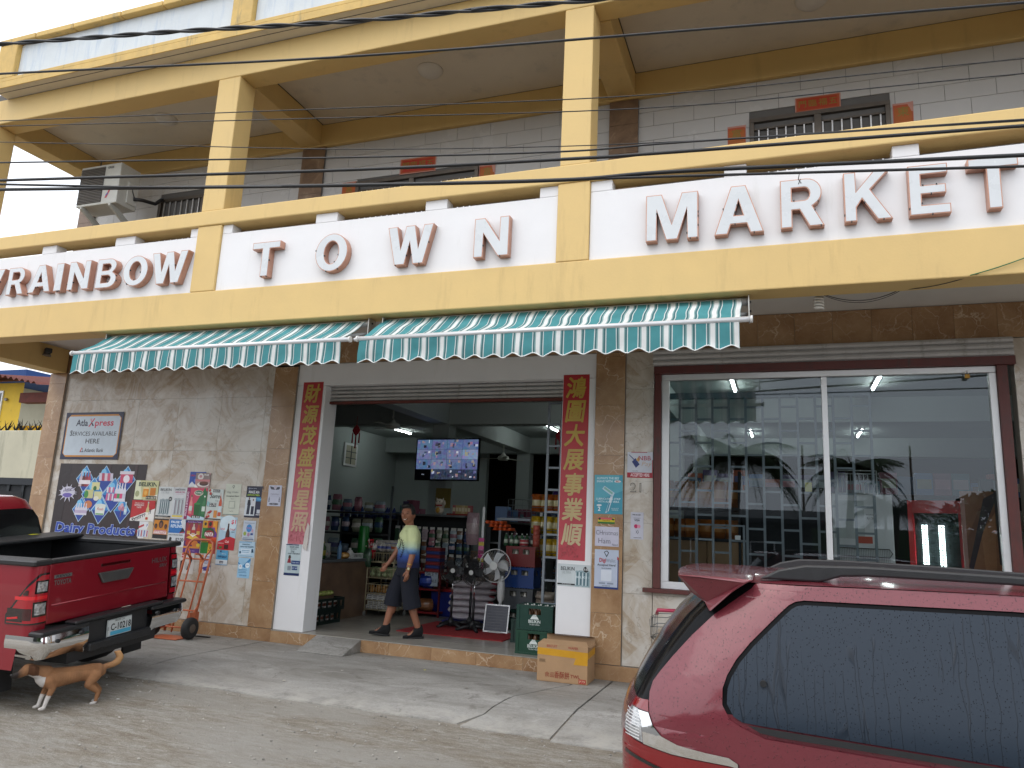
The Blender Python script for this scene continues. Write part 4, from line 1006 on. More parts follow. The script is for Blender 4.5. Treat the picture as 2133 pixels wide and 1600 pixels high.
for i in range(8):
    for z in (0, .3): wb.cyl((-.3+.085*i, -.15, z), (-.3+.085*i, .15, z), .004, n=4)
    wb.cyl((-.3+.085*i, -.15, 0), (-.3+.085*i, -.15, .3), .004, n=4)
for z in (0, .1, .2, .3): wb.cyl((-.3, -.15, z), (.3, -.15, z), .005, n=4)
put(wb, 'wire_basket', 'empty wire basket on top of the shelves left of the purple bags', 'basket', (-4.1, 12.2, 1.85)); put(MB('metalc', '#70757a').box(-.45, .45, -.25, .25, 1.62, 1.66).box(-.43, -.39, -.2, .2, 0, 1.62).box(.39, .43, -.2, .2, 0, 1.62), 'steel_shelf', 'grey steel shelf stand under the wire basket', 'shelf', (-4.1, 12.2, .17))
for k in range(12): put(pack_mb(.3, .22, .16, rq.choice(('#2c3350', '#3f3f4a', '#55504a', '#2a2f3c')), '#4c5064', seed=120+k), 'goods_bag', 'dark goods bag stacked on the shelves behind the gate', 'bag', (-3.35+.3*(k % 3), 11.9, .2+.17*(k//3)), rq.uniform(-.2, .2), 'bags behind the gate')
for k in range(5): put(pack_mb(.3, .2, .13, '#8a8074', '#9a9084', seed=140+k), 'grain_bag', 'beige grain bag behind the crates, '+ORD[k]+' of its small stack', 'bag', (-3.28, 10.75, .2+.11*k), rq.uniform(-.1, .1), 'grain bags')
# sliding steel gate, folded at the right of the opening
gt = thing('steel_gate', 'grey ladder like steel gate folded at the right of the door', 'gate', (0, 0, 0))
for x in (-2.88, -2.70, -2.62): MB('steel_grey').box(x-.016, x+.016, 9.30, 9.33, .18, 3.40).build('upright', gt)
for k in range(11): MB('steel_grey').box(-2.863, -2.717, 9.302, 9.328, .45+.285*k-.013, .45+.285*k+.013).build('rung', gt)

# ---------------------------------------------------------------- behind the display window
gr = thing('window_grille', 'grey steel grille of staggered rectangles behind the left window pane', 'grille', (0, 0, 0)); GY = 9.15
vx = [-1.345+.192*i for i in range(13)]
for x in vx: MB('steel_grey').box(x-.014, x+.014, GY-.012, GY+.012, .95, 3.30).build('upright', gr)
MB('steel_grey').box(-1.36, .97, GY-.02, GY+.02, 3.301, 3.37).build('top_rail', gr)
for i in range(12):
    for k in range(8):
        z = 1.05+.285*k+(.1425 if i % 2 else 0)
        MB('steel_grey').box(vx[i]+.0145, vx[i+1]-.0145, GY-.010, GY+.010, z-.012, z+.012).build('cross_bar', gr)
hd = part('hatch_door', gr)
for b_ in ((-.96, -.94, 1.29, 1.80), (-.435, -.41, 1.29, 1.80), (-.939, -.436, 1.78, 1.80), (-.939, -.436, 1.29, 1.31)): MB('steel_grey').box(b_[0], b_[1], GY-.034, GY-.014, b_[2], b_[3]).build('frame_bar', hd)
MB('alu').box(-.52, -.46, GY-.05, GY-.036, 1.63, 1.68).build('lock', hd)
# bread shelves
bs = thing('bread_shelf', 'dark shelf unit of bagged bread and brown cartons inside the window', 'shelf', (0, 0, 0))
for z in (2.04, 1.64): MB('matte', '#20242a').box(-1.9, -.50, 10.05, 10.55, z-.04, z).build('shelf_board', bs)
for x in (-1.9, -.53): MB('matte', '#20242a').box(x, x+.03, 10.0, 10.6, .16, 2.5).build('side_post', bs)
rb = random.Random(3)
for lv, z in enumerate((2.041, 1.641)):
    for k in range(8):
        put(pack_mb(.19, .16, .34 if lv == 0 else .24, rb.choice(('#b0682c', '#c07a3a', '#a05c24')), '#c98a4a', seed=k+lv*9, m='plastic'), 'bread_bag', ('upper', 'lower')[lv]+' shelf bag of brown bread in clear wrap inside the window', 'bread', (-1.78+.165*k, 10.2+.08*(k % 2), z), rb.uniform(-.3, .3), ('upper', 'lower')[lv]+' shelf bread bags')
for k in range(4): put(MB('cardboard').box(-.24, .24, -.18, .18, 0, .62), 'carton', 'tall brown carton under the bread shelves inside the window', 'carton', (-1.66+.49*k if k < 3 else -1.4, 10.25 if k < 3 else 10.7, .98), 0, 'brown cartons under the bread')
put(MB('matte', '#3a2418').box(-1.0, .1, -.25, .25, 0, .82), 'low_bench', 'dark low bench carrying the brown cartons', 'bench', (-.98, 10.45, .16))
dk = put(MB('matte', '#15181d').box(-.0, .95, 0, .5, 0, 2.15), 'dark_cabinet', 'dark cabinet back standing between the bread and the fridge', 'cabinet', (-.45, 10.0, .16))
# white fridge seen from behind with its condenser coil
fr = thing('fridge', 'white fridge back with black coil and an orange sticker inside the right pane', 'fridge', (.90, 9.9, .16))
MB('white_paint').box(-.33, .33, 0, .6, .02, 2.08).build('cabinet', fr, bevel=.01); MB('print', '#c6cbca').box(-.31, .02, -.004, -.001, 1.55, 2.0).build('back_plate', fr)
MB('print', '#c9482c').box(-.08, .10, -.006, -.002, 1.50, 1.58).build('sticker', fr); MB('print', '#4a4f4e').text('R134a', (.1, -.003, 1.78), (1, 0, 0), (0, 0, 1), .03).text('WARNING', (.1, -.003, 1.83), (1, 0, 0), (0, 0, 1), .018).build('print', fr)
pts = []
for k in range(15):
    z = 1.44-.095*k; s = 1 if k % 2 == 0 else -1
    pts += [(-s*.27, -.04, z), (s*.27, -.04, z), (s*.3, -.04, z-.047)]
MB('black_plastic', sm=True).tube(pts, .006, 5).build('coil', fr)
m = MB('metalc', '#4a5052')
for i in range(30): x = -.27+.0186*i; m.box(x-.0015, x+.0015, -.033, -.030, .1, 1.44)
m.build('fin_wires', fr)
wk = thing('wire_stand', 'white wire display stand on top of the fridge', 'stand', (.88, 10.15, 2.245)); m = MB('plastic', '#c9cdcc', sm=True)
for z in (.02, .26, .30): m.cyl((-.22, 0, z), (.22, 0, z), .006, n=5)
for i in range(10): m.cyl((-.22+.049*i, 0, .02), (-.22+.049*i, 0, .26), .004, n=4)
m.cyl((-.22, 0, 0), (-.22, 0, .30), .007); m.cyl((.22, 0, 0), (.22, 0, .30), .007); m.cyl((.22, 0, .22), (.36, -.1, .15), .006); m.build('frame', wk)
m = MB('plastic', '#c9cdcc', sm=True); m.cyl((-.15, 0, -.003), (.2, .1, -.003), .006); m.build('foot', wk)
# red drinks cooler with lit strip, and the large photo poster
rc_ = thing('drinks_cooler', 'red drinks cooler with a lit strip of dots by the right window edge', 'cooler', (1.74, 10.3, .16), R(-18))
for b_ in ((-.3, -.24, 0, 2.05), (.24, .3, 0, 2.05), (-.239, .239, 1.9, 2.05), (-.239, .239, 0, .2)): MB('plastic', '#b3121c').box(b_[0], b_[1], 0, .06, b_[2], b_[3]).build('door_frame', rc_)
MB('matte', '#1c2224').box(-.3, .3, .061, .6, 0, 2.05).build('cabinet', rc_); MB('window_glass').quad((-.24, .02, .2), (.24, .02, .2), (.24, .02, 1.9), (-.24, .02, 1.9)).build('glass_pane', rc_)
m = MB('tube_light')
for x in (-.16, .02, ):
    for k in range(34):
        if x < 0 and 13 < k < 18: continue
        for q in range(2): m.box(x+.035*q, x+.02+.035*q, .05, .0605, .75+.03*k, .762+.03*k)
m.build('light_strip', rc_, kind='stuff')
ph = thing('photo_poster', 'large warm photo poster of a neck and shoulder at the right window edge', 'poster', (2.07, 9.55, .9), R(-6))
MB('print', '#8f5a3c').box(-.20, .26, 0, .02, -.3, 1.38).build('panel', ph); q = MB('print')
for i, (c, P_) in enumerate((('#a86e4a', [(-.15, -.3), (.24, -.3), (.22, .5), (.1, 1.1), (-.05, .9), (-.15, .45)]), ('#c08258', [(-.02, .9), (.12, 1.15), (.10, .55), (.0, .4)]), ('#7a4a34', [(-.2, .75), (-.02, 1.2), (.02, 1.18), (-.14, .62)]), ('#3a2230', [(-.16, .55), (.02, 1.3), (.12, 1.36), (.14, 1.30), (.0, .95), (-.12, .52)]), ('#2a1620', [(.13, .6), (.26, .5), (.26, 1.38), (.12, 1.38)]), ('#b98a80', [(-.2, .5), (-.16, .5), (-.16, 1.3), (-.2, 1.3)]), ('#6b3a2a', [(-.02, .1), (.06, .0), (.07, .03), (-.01, .14)]))):
    q.c = hx(c); q.poly([(x, -.001-.0006*i, z) for x, z in P_])
q.build('print', ph)
for k, (x, h_) in enumerate(((2.25, .35), (2.42, .48), (2.70, .75))): put(MB('matte', '#2f3a33').box(-.07, .07, -.05, .05, 0, h_), 'green_box', ('short', 'middle', 'tall')[k]+' grey green box standing above the photo poster', 'box', (x, 10.1, 2.11))
put(MB('room_wall').box(-.4, .4, -.1, .1, 0, 1.94), 'low_partition', 'low pale partition carrying the grey green boxes', 'partition', (2.5, 10.1, .16))
o = MB('print', '#b9b23c').box(.242, .312, WY+.014, WY+.016, 2.185, 2.285).build('tag'); tag(o, 'small yellow tag stuck inside the left window pane', 'tag'); o.name = 'price_tag'
put(MB('matte', '#1d2226').box(-3.2, 3.4, 0, .1, 0, 2.3), 'shelf_back', 'long dark shelf back deep in the shop behind the window', 'shelf', (1.6, 13.2, .16))
for k in range(26): put(carton_mb(.24, .18, rb.choice((.2, .28, .34)), rb.choice(bpal), rb.choice(pal)), 'product_box', 'box on the long shelf deep in the shop behind the window', 'box', (-1.4+.25*k, 13.25, 2.461), 0, 'boxes deep in the shop')

# ================================================================== facade fittings
# channel letters: copper returns, grey-blue face with a copper rim, small screws
def _c(cx, cy, rx, ry, a0, a1, n=12): return [(cx+rx*math.cos(R(a0+(a1-a0)*i/n)), cy+ry*math.sin(R(a0+(a1-a0)*i/n))) for i in range(n+1)]
GLY = {
 'I': [[(0, 0), (1, 0), (1, 1), (0, 1)]],
 'T': [[(.36, 0), (.64, 0), (.64, .80), (1, .80), (1, 1), (0, 1), (0, .80), (.36, .80)]],
 'N': [[(0, 0), (.27, 0), (.27, .60), (.70, 0), (1, 0), (1, 1), (.73, 1), (.73, .40), (.30, 1), (0, 1)]],
 'A': [[(0, 0), (.27, 0), (.34, .20), (.66, .20), (.73, 0), (1, 0), (.65, 1), (.35, 1)], [(.41, .38), (.50, .70), (.59, .38)]],
 'M': [[(0, 0), (.21, 0), (.21, .66), (.39, 0), (.61, 0), (.79, .66), (.79, 0), (1, 0), (1, 1), (.69, 1), (.5, .34), (.31, 1), (0, 1)]],
 'W': [[(.19, 0), (.41, 0), (.5, .58), (.59, 0), (.81, 0), (1, 1), (.79, 1), (.69, .40), (.60, 1), (.40, 1), (.31, .40), (.21, 1), (0, 1)]],
 'K': [[(0, 0), (.26, 0), (.26, .28), (.38, .44), (.69, 0), (1, 0), (.56, .62), (.97, 1), (.65, 1), (.26, .60), (.26, 1), (0, 1)]],
 'E': [[(0, 0), (1, 0), (1, .19), (.31, .19), (.31, .41), (.91, .41), (.91, .59), (.31, .59), (.31, .81), (.97, .81), (.97, 1), (0, 1)]],
 '/': [[(0, 0), (.55, 0), (1, 1), (.45, 1)]],
 'O': [_c(.5, .5, .5, .5, 0, 345, 23), _c(.5, .5, .22, .30, 0, -345, 23)],
 'R': [[(0, 0), (.27, 0), (.27, .36), (.44, .36), (.66, .0), (1, 0), (.74, .42)]+_c(.60, .70, .36, .30, -60, 90, 9)+[(0, 1)], [(.27, .55), (.27, .82)]+_c(.56, .685, .12, .135, 90, -90, 6)],
 'B': [[(0, 0)]+_c(.60, .28, .40, .28, -90, 62, 8)+_c(.57, .745, .37, .255, -48, 90, 8)+[(0, 1)], [(.27, .18), (.27, .43)]+_c(.56, .305, .14, .125, 90, -90, 6), [(.27, .60), (.27, .82)]+_c(.54, .71, .13, .11, 90, -90, 6)]}
from mathutils.geometry import tessellate_polygon
def inset(P, d):
    out = []; n = len(P)
    for i in range(n):
        a, b, c = Vector(P[i-1]), Vector(P[i]), Vector(P[(i+1) % n]); u = (b-a).normalized(); v = (c-b).normalized()
        n1 = Vector((-u.y, u.x)); n2 = Vector((-v.y, v.x)); m = n1+n2
        m = m.normalized()*(d/max(.5, m.normalized().dot(n1))) if m.length > .01 else n1*d
        out.append(tuple(b+m))
    return out
def letter(parent, ch, x0, x1, z0, z1, y=FY-.055, depth=.085):
    loops = [[(x0+u*(x1-x0), z0+v*(z1-z0)) for u, v in L] for L in GLY[ch]]
    def fill(ls, yy):
        flat = [p for l in ls for p in l]; tr = tessellate_polygon([[Vector((p[0], p[1], 0)) for p in l] for l in ls]); fs = []
        for t in tr:
            a, b, c = (Vector(flat[i]) for i in t); fs.append(tuple(t) if (b-a).cross(c-a) > 0 else tuple(reversed(t)))
        return [(px, yy, pz) for px, pz in flat], fs
    b = MB('copper'); vs, fs = fill(loops, y); b.add(vs, fs)
    for l in loops:
        n = len(l); b.add([(px, y, pz) for px, pz in l]+[(px, y+depth, pz) for px, pz in l], [(i, n+i, n+(i+1) % n, (i+1) % n) for i in range(n)])
    o = b.build('letter', parent)
    vs, fs = fill([inset(l, .0085) for l in loops], y-.003); MB('letter_face').add(vs, fs).build('face', o)
    rs_ = random.Random(ord(ch)+int(x0*10)); s = MB('black_plastic')
    for l in loops:
        for k in range(max(3, 9//len(loops))):
            i = rs_.randrange(len(l)); t = rs_.random(); a, c = Vector(l[i]), Vector(l[(i+1) % len(l)]); p = a.lerp(c, t)
            if p.y < z0+(z1-z0)*.6: s.box(p.x-.0045, p.x+.0045, y-.006, y+.012, p.y-.008, p.y+.008)
    if s.v: s.build('screw', o, kind='stuff')
def word(label, items):
    t = thing('letter_sign', label, 'sign', (0, 0, 0), 0, 'raised letters on the balcony front')
    for it in items: letter(t, *it)
word('raised grey letters with copper sides spelling RAINBOW on the first balcony panel', [('R', -10.12, -9.78, 4.505, 4.90), ('A', -9.70, -9.27, 4.505, 4.90), ('I', -9.21, -9.07, 4.50, 4.895), ('N', -8.965, -8.58, 4.495, 4.895), ('B', -8.46, -8.10, 4.485, 4.89), ('O', -8.00, -7.58, 4.475, 4.89), ('W', -7.53, -6.95, 4.47, 4.895)])
word('widely spaced raised letters spelling TOWN on the middle balcony panel', [('T', -5.965, -5.56, 4.452, 4.89), ('O', -5.055, -4.62, 4.44, 4.905), ('W', -4.11, -3.54, 4.445, 4.90), ('N', -3.05, -2.65, 4.452, 4.895)])
word('large raised letters spelling MARKET on the last balcony panel', [('M', -1.205, -.70, 4.462, 4.945), ('A', -.55, -.10, 4.465, 4.95), ('R', .05, .425, 4.475, 4.95), ('K', .595, .985, 4.482, 4.958), ('E', 1.12, 1.44, 4.488, 4.955), ('T', 1.585, 1.96, 4.49, 4.96)])
word('slanted copper edged emblem before the letters, cut off at the left end of the balcony', [('/', -10.50, -10.20, 4.55, 4.90)])
# awnings
def awning(x0, x1, lb, seed):
    t = thing('awning', lb, 'awning', (0, 0, 0), 0, 'striped awnings over the shopfront')
    yb, zb, yf, zf = 7.12, 3.895, 6.655, 3.56
    seq = [('#5a9da3', .088), ('#e6ecea', .008), ('#557f84', .016), ('#9fbcbc', .012), ('#f2f5f4', .040), ('#9fbcbc', .010), ('#557f84', .019), ('#e6ecea', .008)]
    tot = sum(w for _, w in seq); xs = [x0]; cs = []; i = 0
    while xs[-1] < x1-1e-4:
        c, w = seq[i % len(seq)]; xs.append(min(xs[-1]+w*.206/tot, x1)); cs.append(c); i += 1
    nv = 14
    def sag(x, v):
        n = mnoise.noise((x*1.3+seed, v*1.5, 0))*.030+mnoise.noise((x*4+seed, v*3, 2))*.010
        return n*math.sin(math.pi*v)
    m = MB('print')
    def fab(thick):
        vs = []
        for j in range(nv+1):
            v = j/nv
            for x in xs:
                sx = math.sin(math.pi*v*1.0)*mnoise.noise((x*.8+seed, v*2, 5))*.05
                vs.append((x+sx, yb+(yf-yb)*v, zb+(zf-zb)*v-.02*math.sin(math.pi*v)+sag(x, v)-thick))
        return vs
    vs = fab(0); nx_ = len(xs); b = len(m.v); m.v += vs
    for j in range(nv):
        for i in range(nx_-1):
            a = b+j*nx_+i; m.f.append((a, a+nx_, a+nx_+1, a+1)); m.fm.append('awn'); m.fc.append(hx(cs[i])); m.fs.append(True)
    m.build('canopy', t)
    m = MB('print'); b = 0; vs = []; nr = 6
    for j in range(nr+1):
        for x in xs:
            v = j/nr; sc = .022*math.cos(2*math.pi*(x-x0)/.206)
            y = yf-.012+mnoise.noise((x*3+seed, v, 1))*.035*v+.012*math.sin(x*17+seed)*v
            vs.append((x, y, zf-.03-(.232+sc)*v))
    m.v = vs
    for j in range(nr):
        for i in range(nx_-1):
            a = j*nx_+i; m.f.append((a, a+nx_, a+nx_+1, a+1)); m.fm.append('awn'); m.fs.append(True)
            m.fc.append(hx(cs[i]))
    va = m.build('valance', t)
    h = MB('print', '#e6e9e8')
    last = vs[-nx_:]
    fine = [(x0+(x1-x0)*k/160) for k in range(161)]
    def edge_pt(x):
        for k in range(nx_-1):
            if last[k][0] <= x <= last[k+1][0]+1e-6:
                f = (x-last[k][0])/max(last[k+1][0]-last[k][0], 1e-6); return Vector(last[k]).lerp(Vector(last[k+1]), f)
        return Vector(last[-1])
    h.tube([edge_pt(x) for x in fine], .006, 5); h.build('hem', va)
    MB('alu', sm=True).cyl((x0-.03, yf, zf-.012), (x1+.10, yf, zf-.012), .026, n=12).build('front_bar', t)
    for x in (x0-.035, x1+.10): MB('plastic', '#dfe0dd', sm=True).cyl((x-.006, yf, zf-.012), (x+.014, yf, zf-.012), .034, n=14).build('bar_cap', t)
    MB('alu', sm=True).cyl((x0, yb+.02, zb-.03), (x1+.06, yb+.02, zb-.03), .04, n=12).build('roller', t)
    for x in (x0+.02, x1+.07):
        p = MB('metalc', '#c6c4be').box(x-.008, x+.004, yb-.07, yb+.09, zb-.23, zb+.012).build('bracket', t, bevel=.004)
        s = MB('black_plastic', sm=True)
        for yy, zz in ((yb, zb-.04), (yb, zb-.19), (yb+.04, zb-.12)): s.cyl((x+.0045, yy, zz), (x+.016, yy, zz), .012, n=8)
        s.build('bolt', p, kind='stuff')
        s = MB('alu', sm=True).tube([(x-.03, yb, zb-.16), (x-.22 if x > x0+1 else x+.25, (yb+yf)/2, zb-.24), (x-.1, yf, zf-.02)], .02, 6); s.build('folding_arm', t)
MATS['awn'] = None
@reg('awn')
def _(k):
    t = NT(k); a = t.N('Attribute', attribute_name='Col'); p = t.pos()
    c = t.mix(1.0, a.outputs[0], t.ramp(t.noise(p, 4, 5), [(.3, .82), (.7, 1.08)]), 'MULTIPLY')
    d = t.N('BsdfDiffuse'); t.L(c, d.inputs[0]); tr = t.N('BsdfTranslucent'); t.L(c, tr.inputs[0])
    m = t.N('MixShader'); m.inputs[0].default_value = .28; t.L(d.outputs[0], m.inputs[1]); t.L(tr.outputs[0], m.inputs[2])
    t.L(m.outputs[0], t.out.inputs[0]); return t.m
awning(-8.32, -4.43, 'green and white striped awning over the poster wall', 1.3); awning(-4.20, -.32, 'green and white striped awning over the shop door', 7.7)
# bulb, wires under the beam, security lamp, padlock
bl = thing('spiral_bulb', 'white spiral energy saving bulb under the yellow beam', 'bulb', (.372, 7.3, 3.96)); MB('plastic', '#c9c3ae', sm=True).lathe([(.0, .26), (.03, .255), (.042, .2), (.045, .02), (.038, 0), (.03, -.03), (.0, -.03)], 14, (0, 0, -.0)).build('holder', bl)
m = MB('plastic', '#dcdcd6', sm=True); m.tube([(.038*math.cos(a), .038*math.sin(a), -.04-.12*a/(8*math.pi)) for a in [8*math.pi*i/64 for i in range(65)]], .0105, 6); m.build('spiral_tube', bl)
cw = MB('black_plastic', sm=True)
def hang(m, a, b, sag, r, n=14):
    a = Vector(a); b = Vector(b); m.tube([a.lerp(b, i/n)+Vector((0, 0, -sag*4*(i/n)*(1-i/n))) for i in range(n+1)], r, 5)
hang(cw, (.39, 7.29, 3.955), (1.06, 7.24, 3.93), .09, .004); hang(cw, (.39, 7.30, 3.95), (1.06, 7.25, 3.92), .10, .003); hang(cw, (1.06, 7.24, 3.925), (1.62, 6.938, 3.935), .03, .004)
tag(cw.build('lamp_cable'), 'thin black cable looping from the bulb along the beam', 'cable')
cg = MB('plastic', '#1f6a3c', sm=True); hang(cg, (1.55, 6.94, 3.92), (2.6, 6.90, 4.35), .05, .005); tag(cg.build('green_cable'), 'thin green cable rising along the yellow beam at the right edge', 'cable')
lk = thing('padlock', 'small brass padlock on the upper window frame', 'padlock', (1.86, WY-.05, 3.40)); MB('metalc', '#8c6a2c').box(-.025, .025, -.012, .012, 0, .045, ch=.004).build('body', lk); MB('chrome', sm=True).tube([(-.015, 0, .046), (-.015, 0, .07), (0, 0, .083), (.015, 0, .07), (.015, 0, .046)], .005, 6).build('shackle', lk)
sc_ = thing('security_lamp', 'small black spotlight on the cross beam at the left corner', 'lamp', (-11.045, 8.35, 4.02), R(-30)); MB('plastic', '#8b8478', sm=True).lathe([(.07, 0), (.06, .03), (0, .03)], 12).build('mount', sc_); MB('black_plastic').box(.02, .16, -.05, .05, .03, .11, ch=.01).build('lamp_head', sc_)
# air conditioner on the balcony wall
ac = thing('air_conditioner', 'white outdoor air conditioner unit on brackets high on the balcony wall', 'air conditioner', (-10.06, 8.17, 6.34))
MB('plastic', '#cfd0ca').box(-.42, .42, -.19, .19, 0, .68).build('casing', ac, bevel=.012)
m = MB('matte', '#3a3734').box(-.40, .10, -.196, -.1915, .04, .64); m.build('grille_back', ac)
for i in range(22):
    z = .045+.0272*i; MB('plastic', '#6b6762').box(-.40, .10, -.204, -.197, z, z+.013).build('louvre', ac)
MB('plastic', '#d8d9d4').box(.415, .44, -.02, .17, .07, .42).build('valve_cover', ac, bevel=.006)
q = MB('print', '#33383c'); q.text('GREE', (.21, -.1925, .60), (1, 0, 0), (0, 0, 1), .035, bold=.05, width=.13); q.c = hx('#c4344a'); q.poly([(.17, -.1925, .10), (.21, -.1925, .10), (.27, -.1925, .24), (.24, -.1925, .24)]); q.c = hx('#3a56a8'); q.poly([(.19, -.193, .13), (.23, -.193, .17), (.22, -.193, .19), (.18, -.193, .15)]); q.build('print', ac)
for x in (-.30, .30): MB('plastic', '#c2c3bd').prism([(-.2, -.001), (-.2, -.04), (.46, -.42), (.56, -.42), (.56, -.36), (-.1, -.001)], 'x', x-.02, x+.02).build('bracket', ac)
m = MB('black_plastic', sm=True); m.tube([(.44, .1, .18), (.52, .2, .2), (.58, .4, .22), (.5, .6, .4)], .03, 7); m.tube([(.43, .05, .40), (.445, .06, .3), (.46, .1, .2)], .008, 5); m.build('pipe', ac)
# overhead wires
def wire(lb, pts, r, name='power_line', twist=False):
    P = [Vector(p) for p in pts]; Q = []; r *= 1.22
    # quadratic-ish smooth curve through the given points, extended past both ends
    d0 = P[0]-P[1]; d1 = P[-1]-P[-2]; P = [P[0]+d0.normalized()*9]+P+[P[-1]+d1.normalized()*9]
    for i in range(len(P)-1):
        p0 = P[max(i-1, 0)]; p1 = P[i]; p2 = P[i+1]; p3 = P[min(i+2, len(P)-1)]
        for k in range(10):
            t = k/10; Q.append(.5*((2*p1)+(p2-p0)*t+(2*p0-5*p1+4*p2-p3)*t*t+(3*p1-p0-3*p2+p3)*t**3))
    Q.append(P[-1]); m = MB('black_plastic', sm=True)
    if twist:
        L = [0]
        for a, b in zip(Q, Q[1:]): L.append(L[-1]+(b-a).length)
        F = []
        for a, b, l0, l1 in zip(Q, Q[1:], L, L[1:]):
            k = max(1, int((l1-l0)/.035))
            for i in range(k): F.append((a.lerp(b, i/k), l0+(l1-l0)*i/k))
        for ph_ in (0, math.pi): m.tube([p+Vector((0, math.cos(l*9+ph_)*r, math.sin(l*9+ph_)*r)) for p, l in F], r*1.05, 6)
    else: m.tube(Q, r, 6)
    o = m.build(name); tag(o, lb, 'cable', 'overhead wires')
wire('thick twisted black power cable crossing the roof parapet', [(-6.549, 4.0, 5.705), (-4.74, 4.203, 5.601), (-3.172, 4.405, 5.511), (-2.082, 4.563, 5.498), (-1.232, 4.695, 5.491)], 0.0085, twist=True)
wire('single black wire running from the parapet corner down across the upper beam', [(-6.469, 4.0, 5.391), (-3.139, 4.405, 5.193), (-0.621, 4.795, 5.175), (1.597, 5.2, 5.221)], 0.0085)
wire('thin wire crossing the balcony ceiling, upper of the thin pair', [(-6.346, 4.0, 4.911), (-3.092, 4.405, 4.741), (-0.695, 4.782, 4.684), (1.566, 5.2, 4.808)], 0.0038)
wire('thin wire crossing the balcony ceiling, lower of the thin pair', [(-6.333, 4.0, 4.858), (-3.083, 4.405, 4.659), (-0.662, 4.788, 4.581), (1.558, 5.2, 4.7)], 0.0038)
wire('thin sagging wire that dips over the middle balcony bay', [(-6.293, 4.0, 4.701), (-4.644, 4.191, 4.535), (-3.055, 4.405, 4.39), (-1.432, 4.657, 4.316), (-0.031, 4.9, 4.317), (1.532, 5.2, 4.362)], 0.0033)
wire('medium black wire just above the thick wires over the balcony', [(-6.241, 4.0, 4.501), (-3.048, 4.405, 4.321), (-1.42, 4.658, 4.274), (-0.619, 4.795, 4.302), (1.533, 5.2, 4.372)], 0.0062)
wire('thick black cable, highest of the three heavy cables over the handrail', [(-6.198, 4.0, 4.331), (-3.037, 4.405, 4.217), (-1.418, 4.658, 4.214), (-0.619, 4.795, 4.233), (1.53, 5.2, 4.328)], 0.011)
wire('black cable sagging into the lowest heavy cable near the second column', [(-6.188, 4.0, 4.294), (-4.755, 4.169, 4.174), (-3.024, 4.405, 4.087), (-1.413, 4.658, 4.058)], 0.0085)
wire('lowest and thickest black cable crossing in front of the balcony wall', [(-6.176, 4.0, 4.244), (-3.024, 4.405, 4.091), (-1.413, 4.658, 4.055), (-0.619, 4.795, 4.086), (1.514, 5.2, 4.124)], 0.0125)
tie = MB('black_plastic', sm=True); tie.tube([(0.160, 4.940, 4.040), (0.152, 4.940, 4.000), (0.170, 4.940, 3.970), (0.152, 4.940, 3.965), (0.166, 4.940, 4.000)], .003, 5); tag(tie.build('wire_tie'), 'small loose wire tie hanging from the lowest thick cable', 'wire tie')
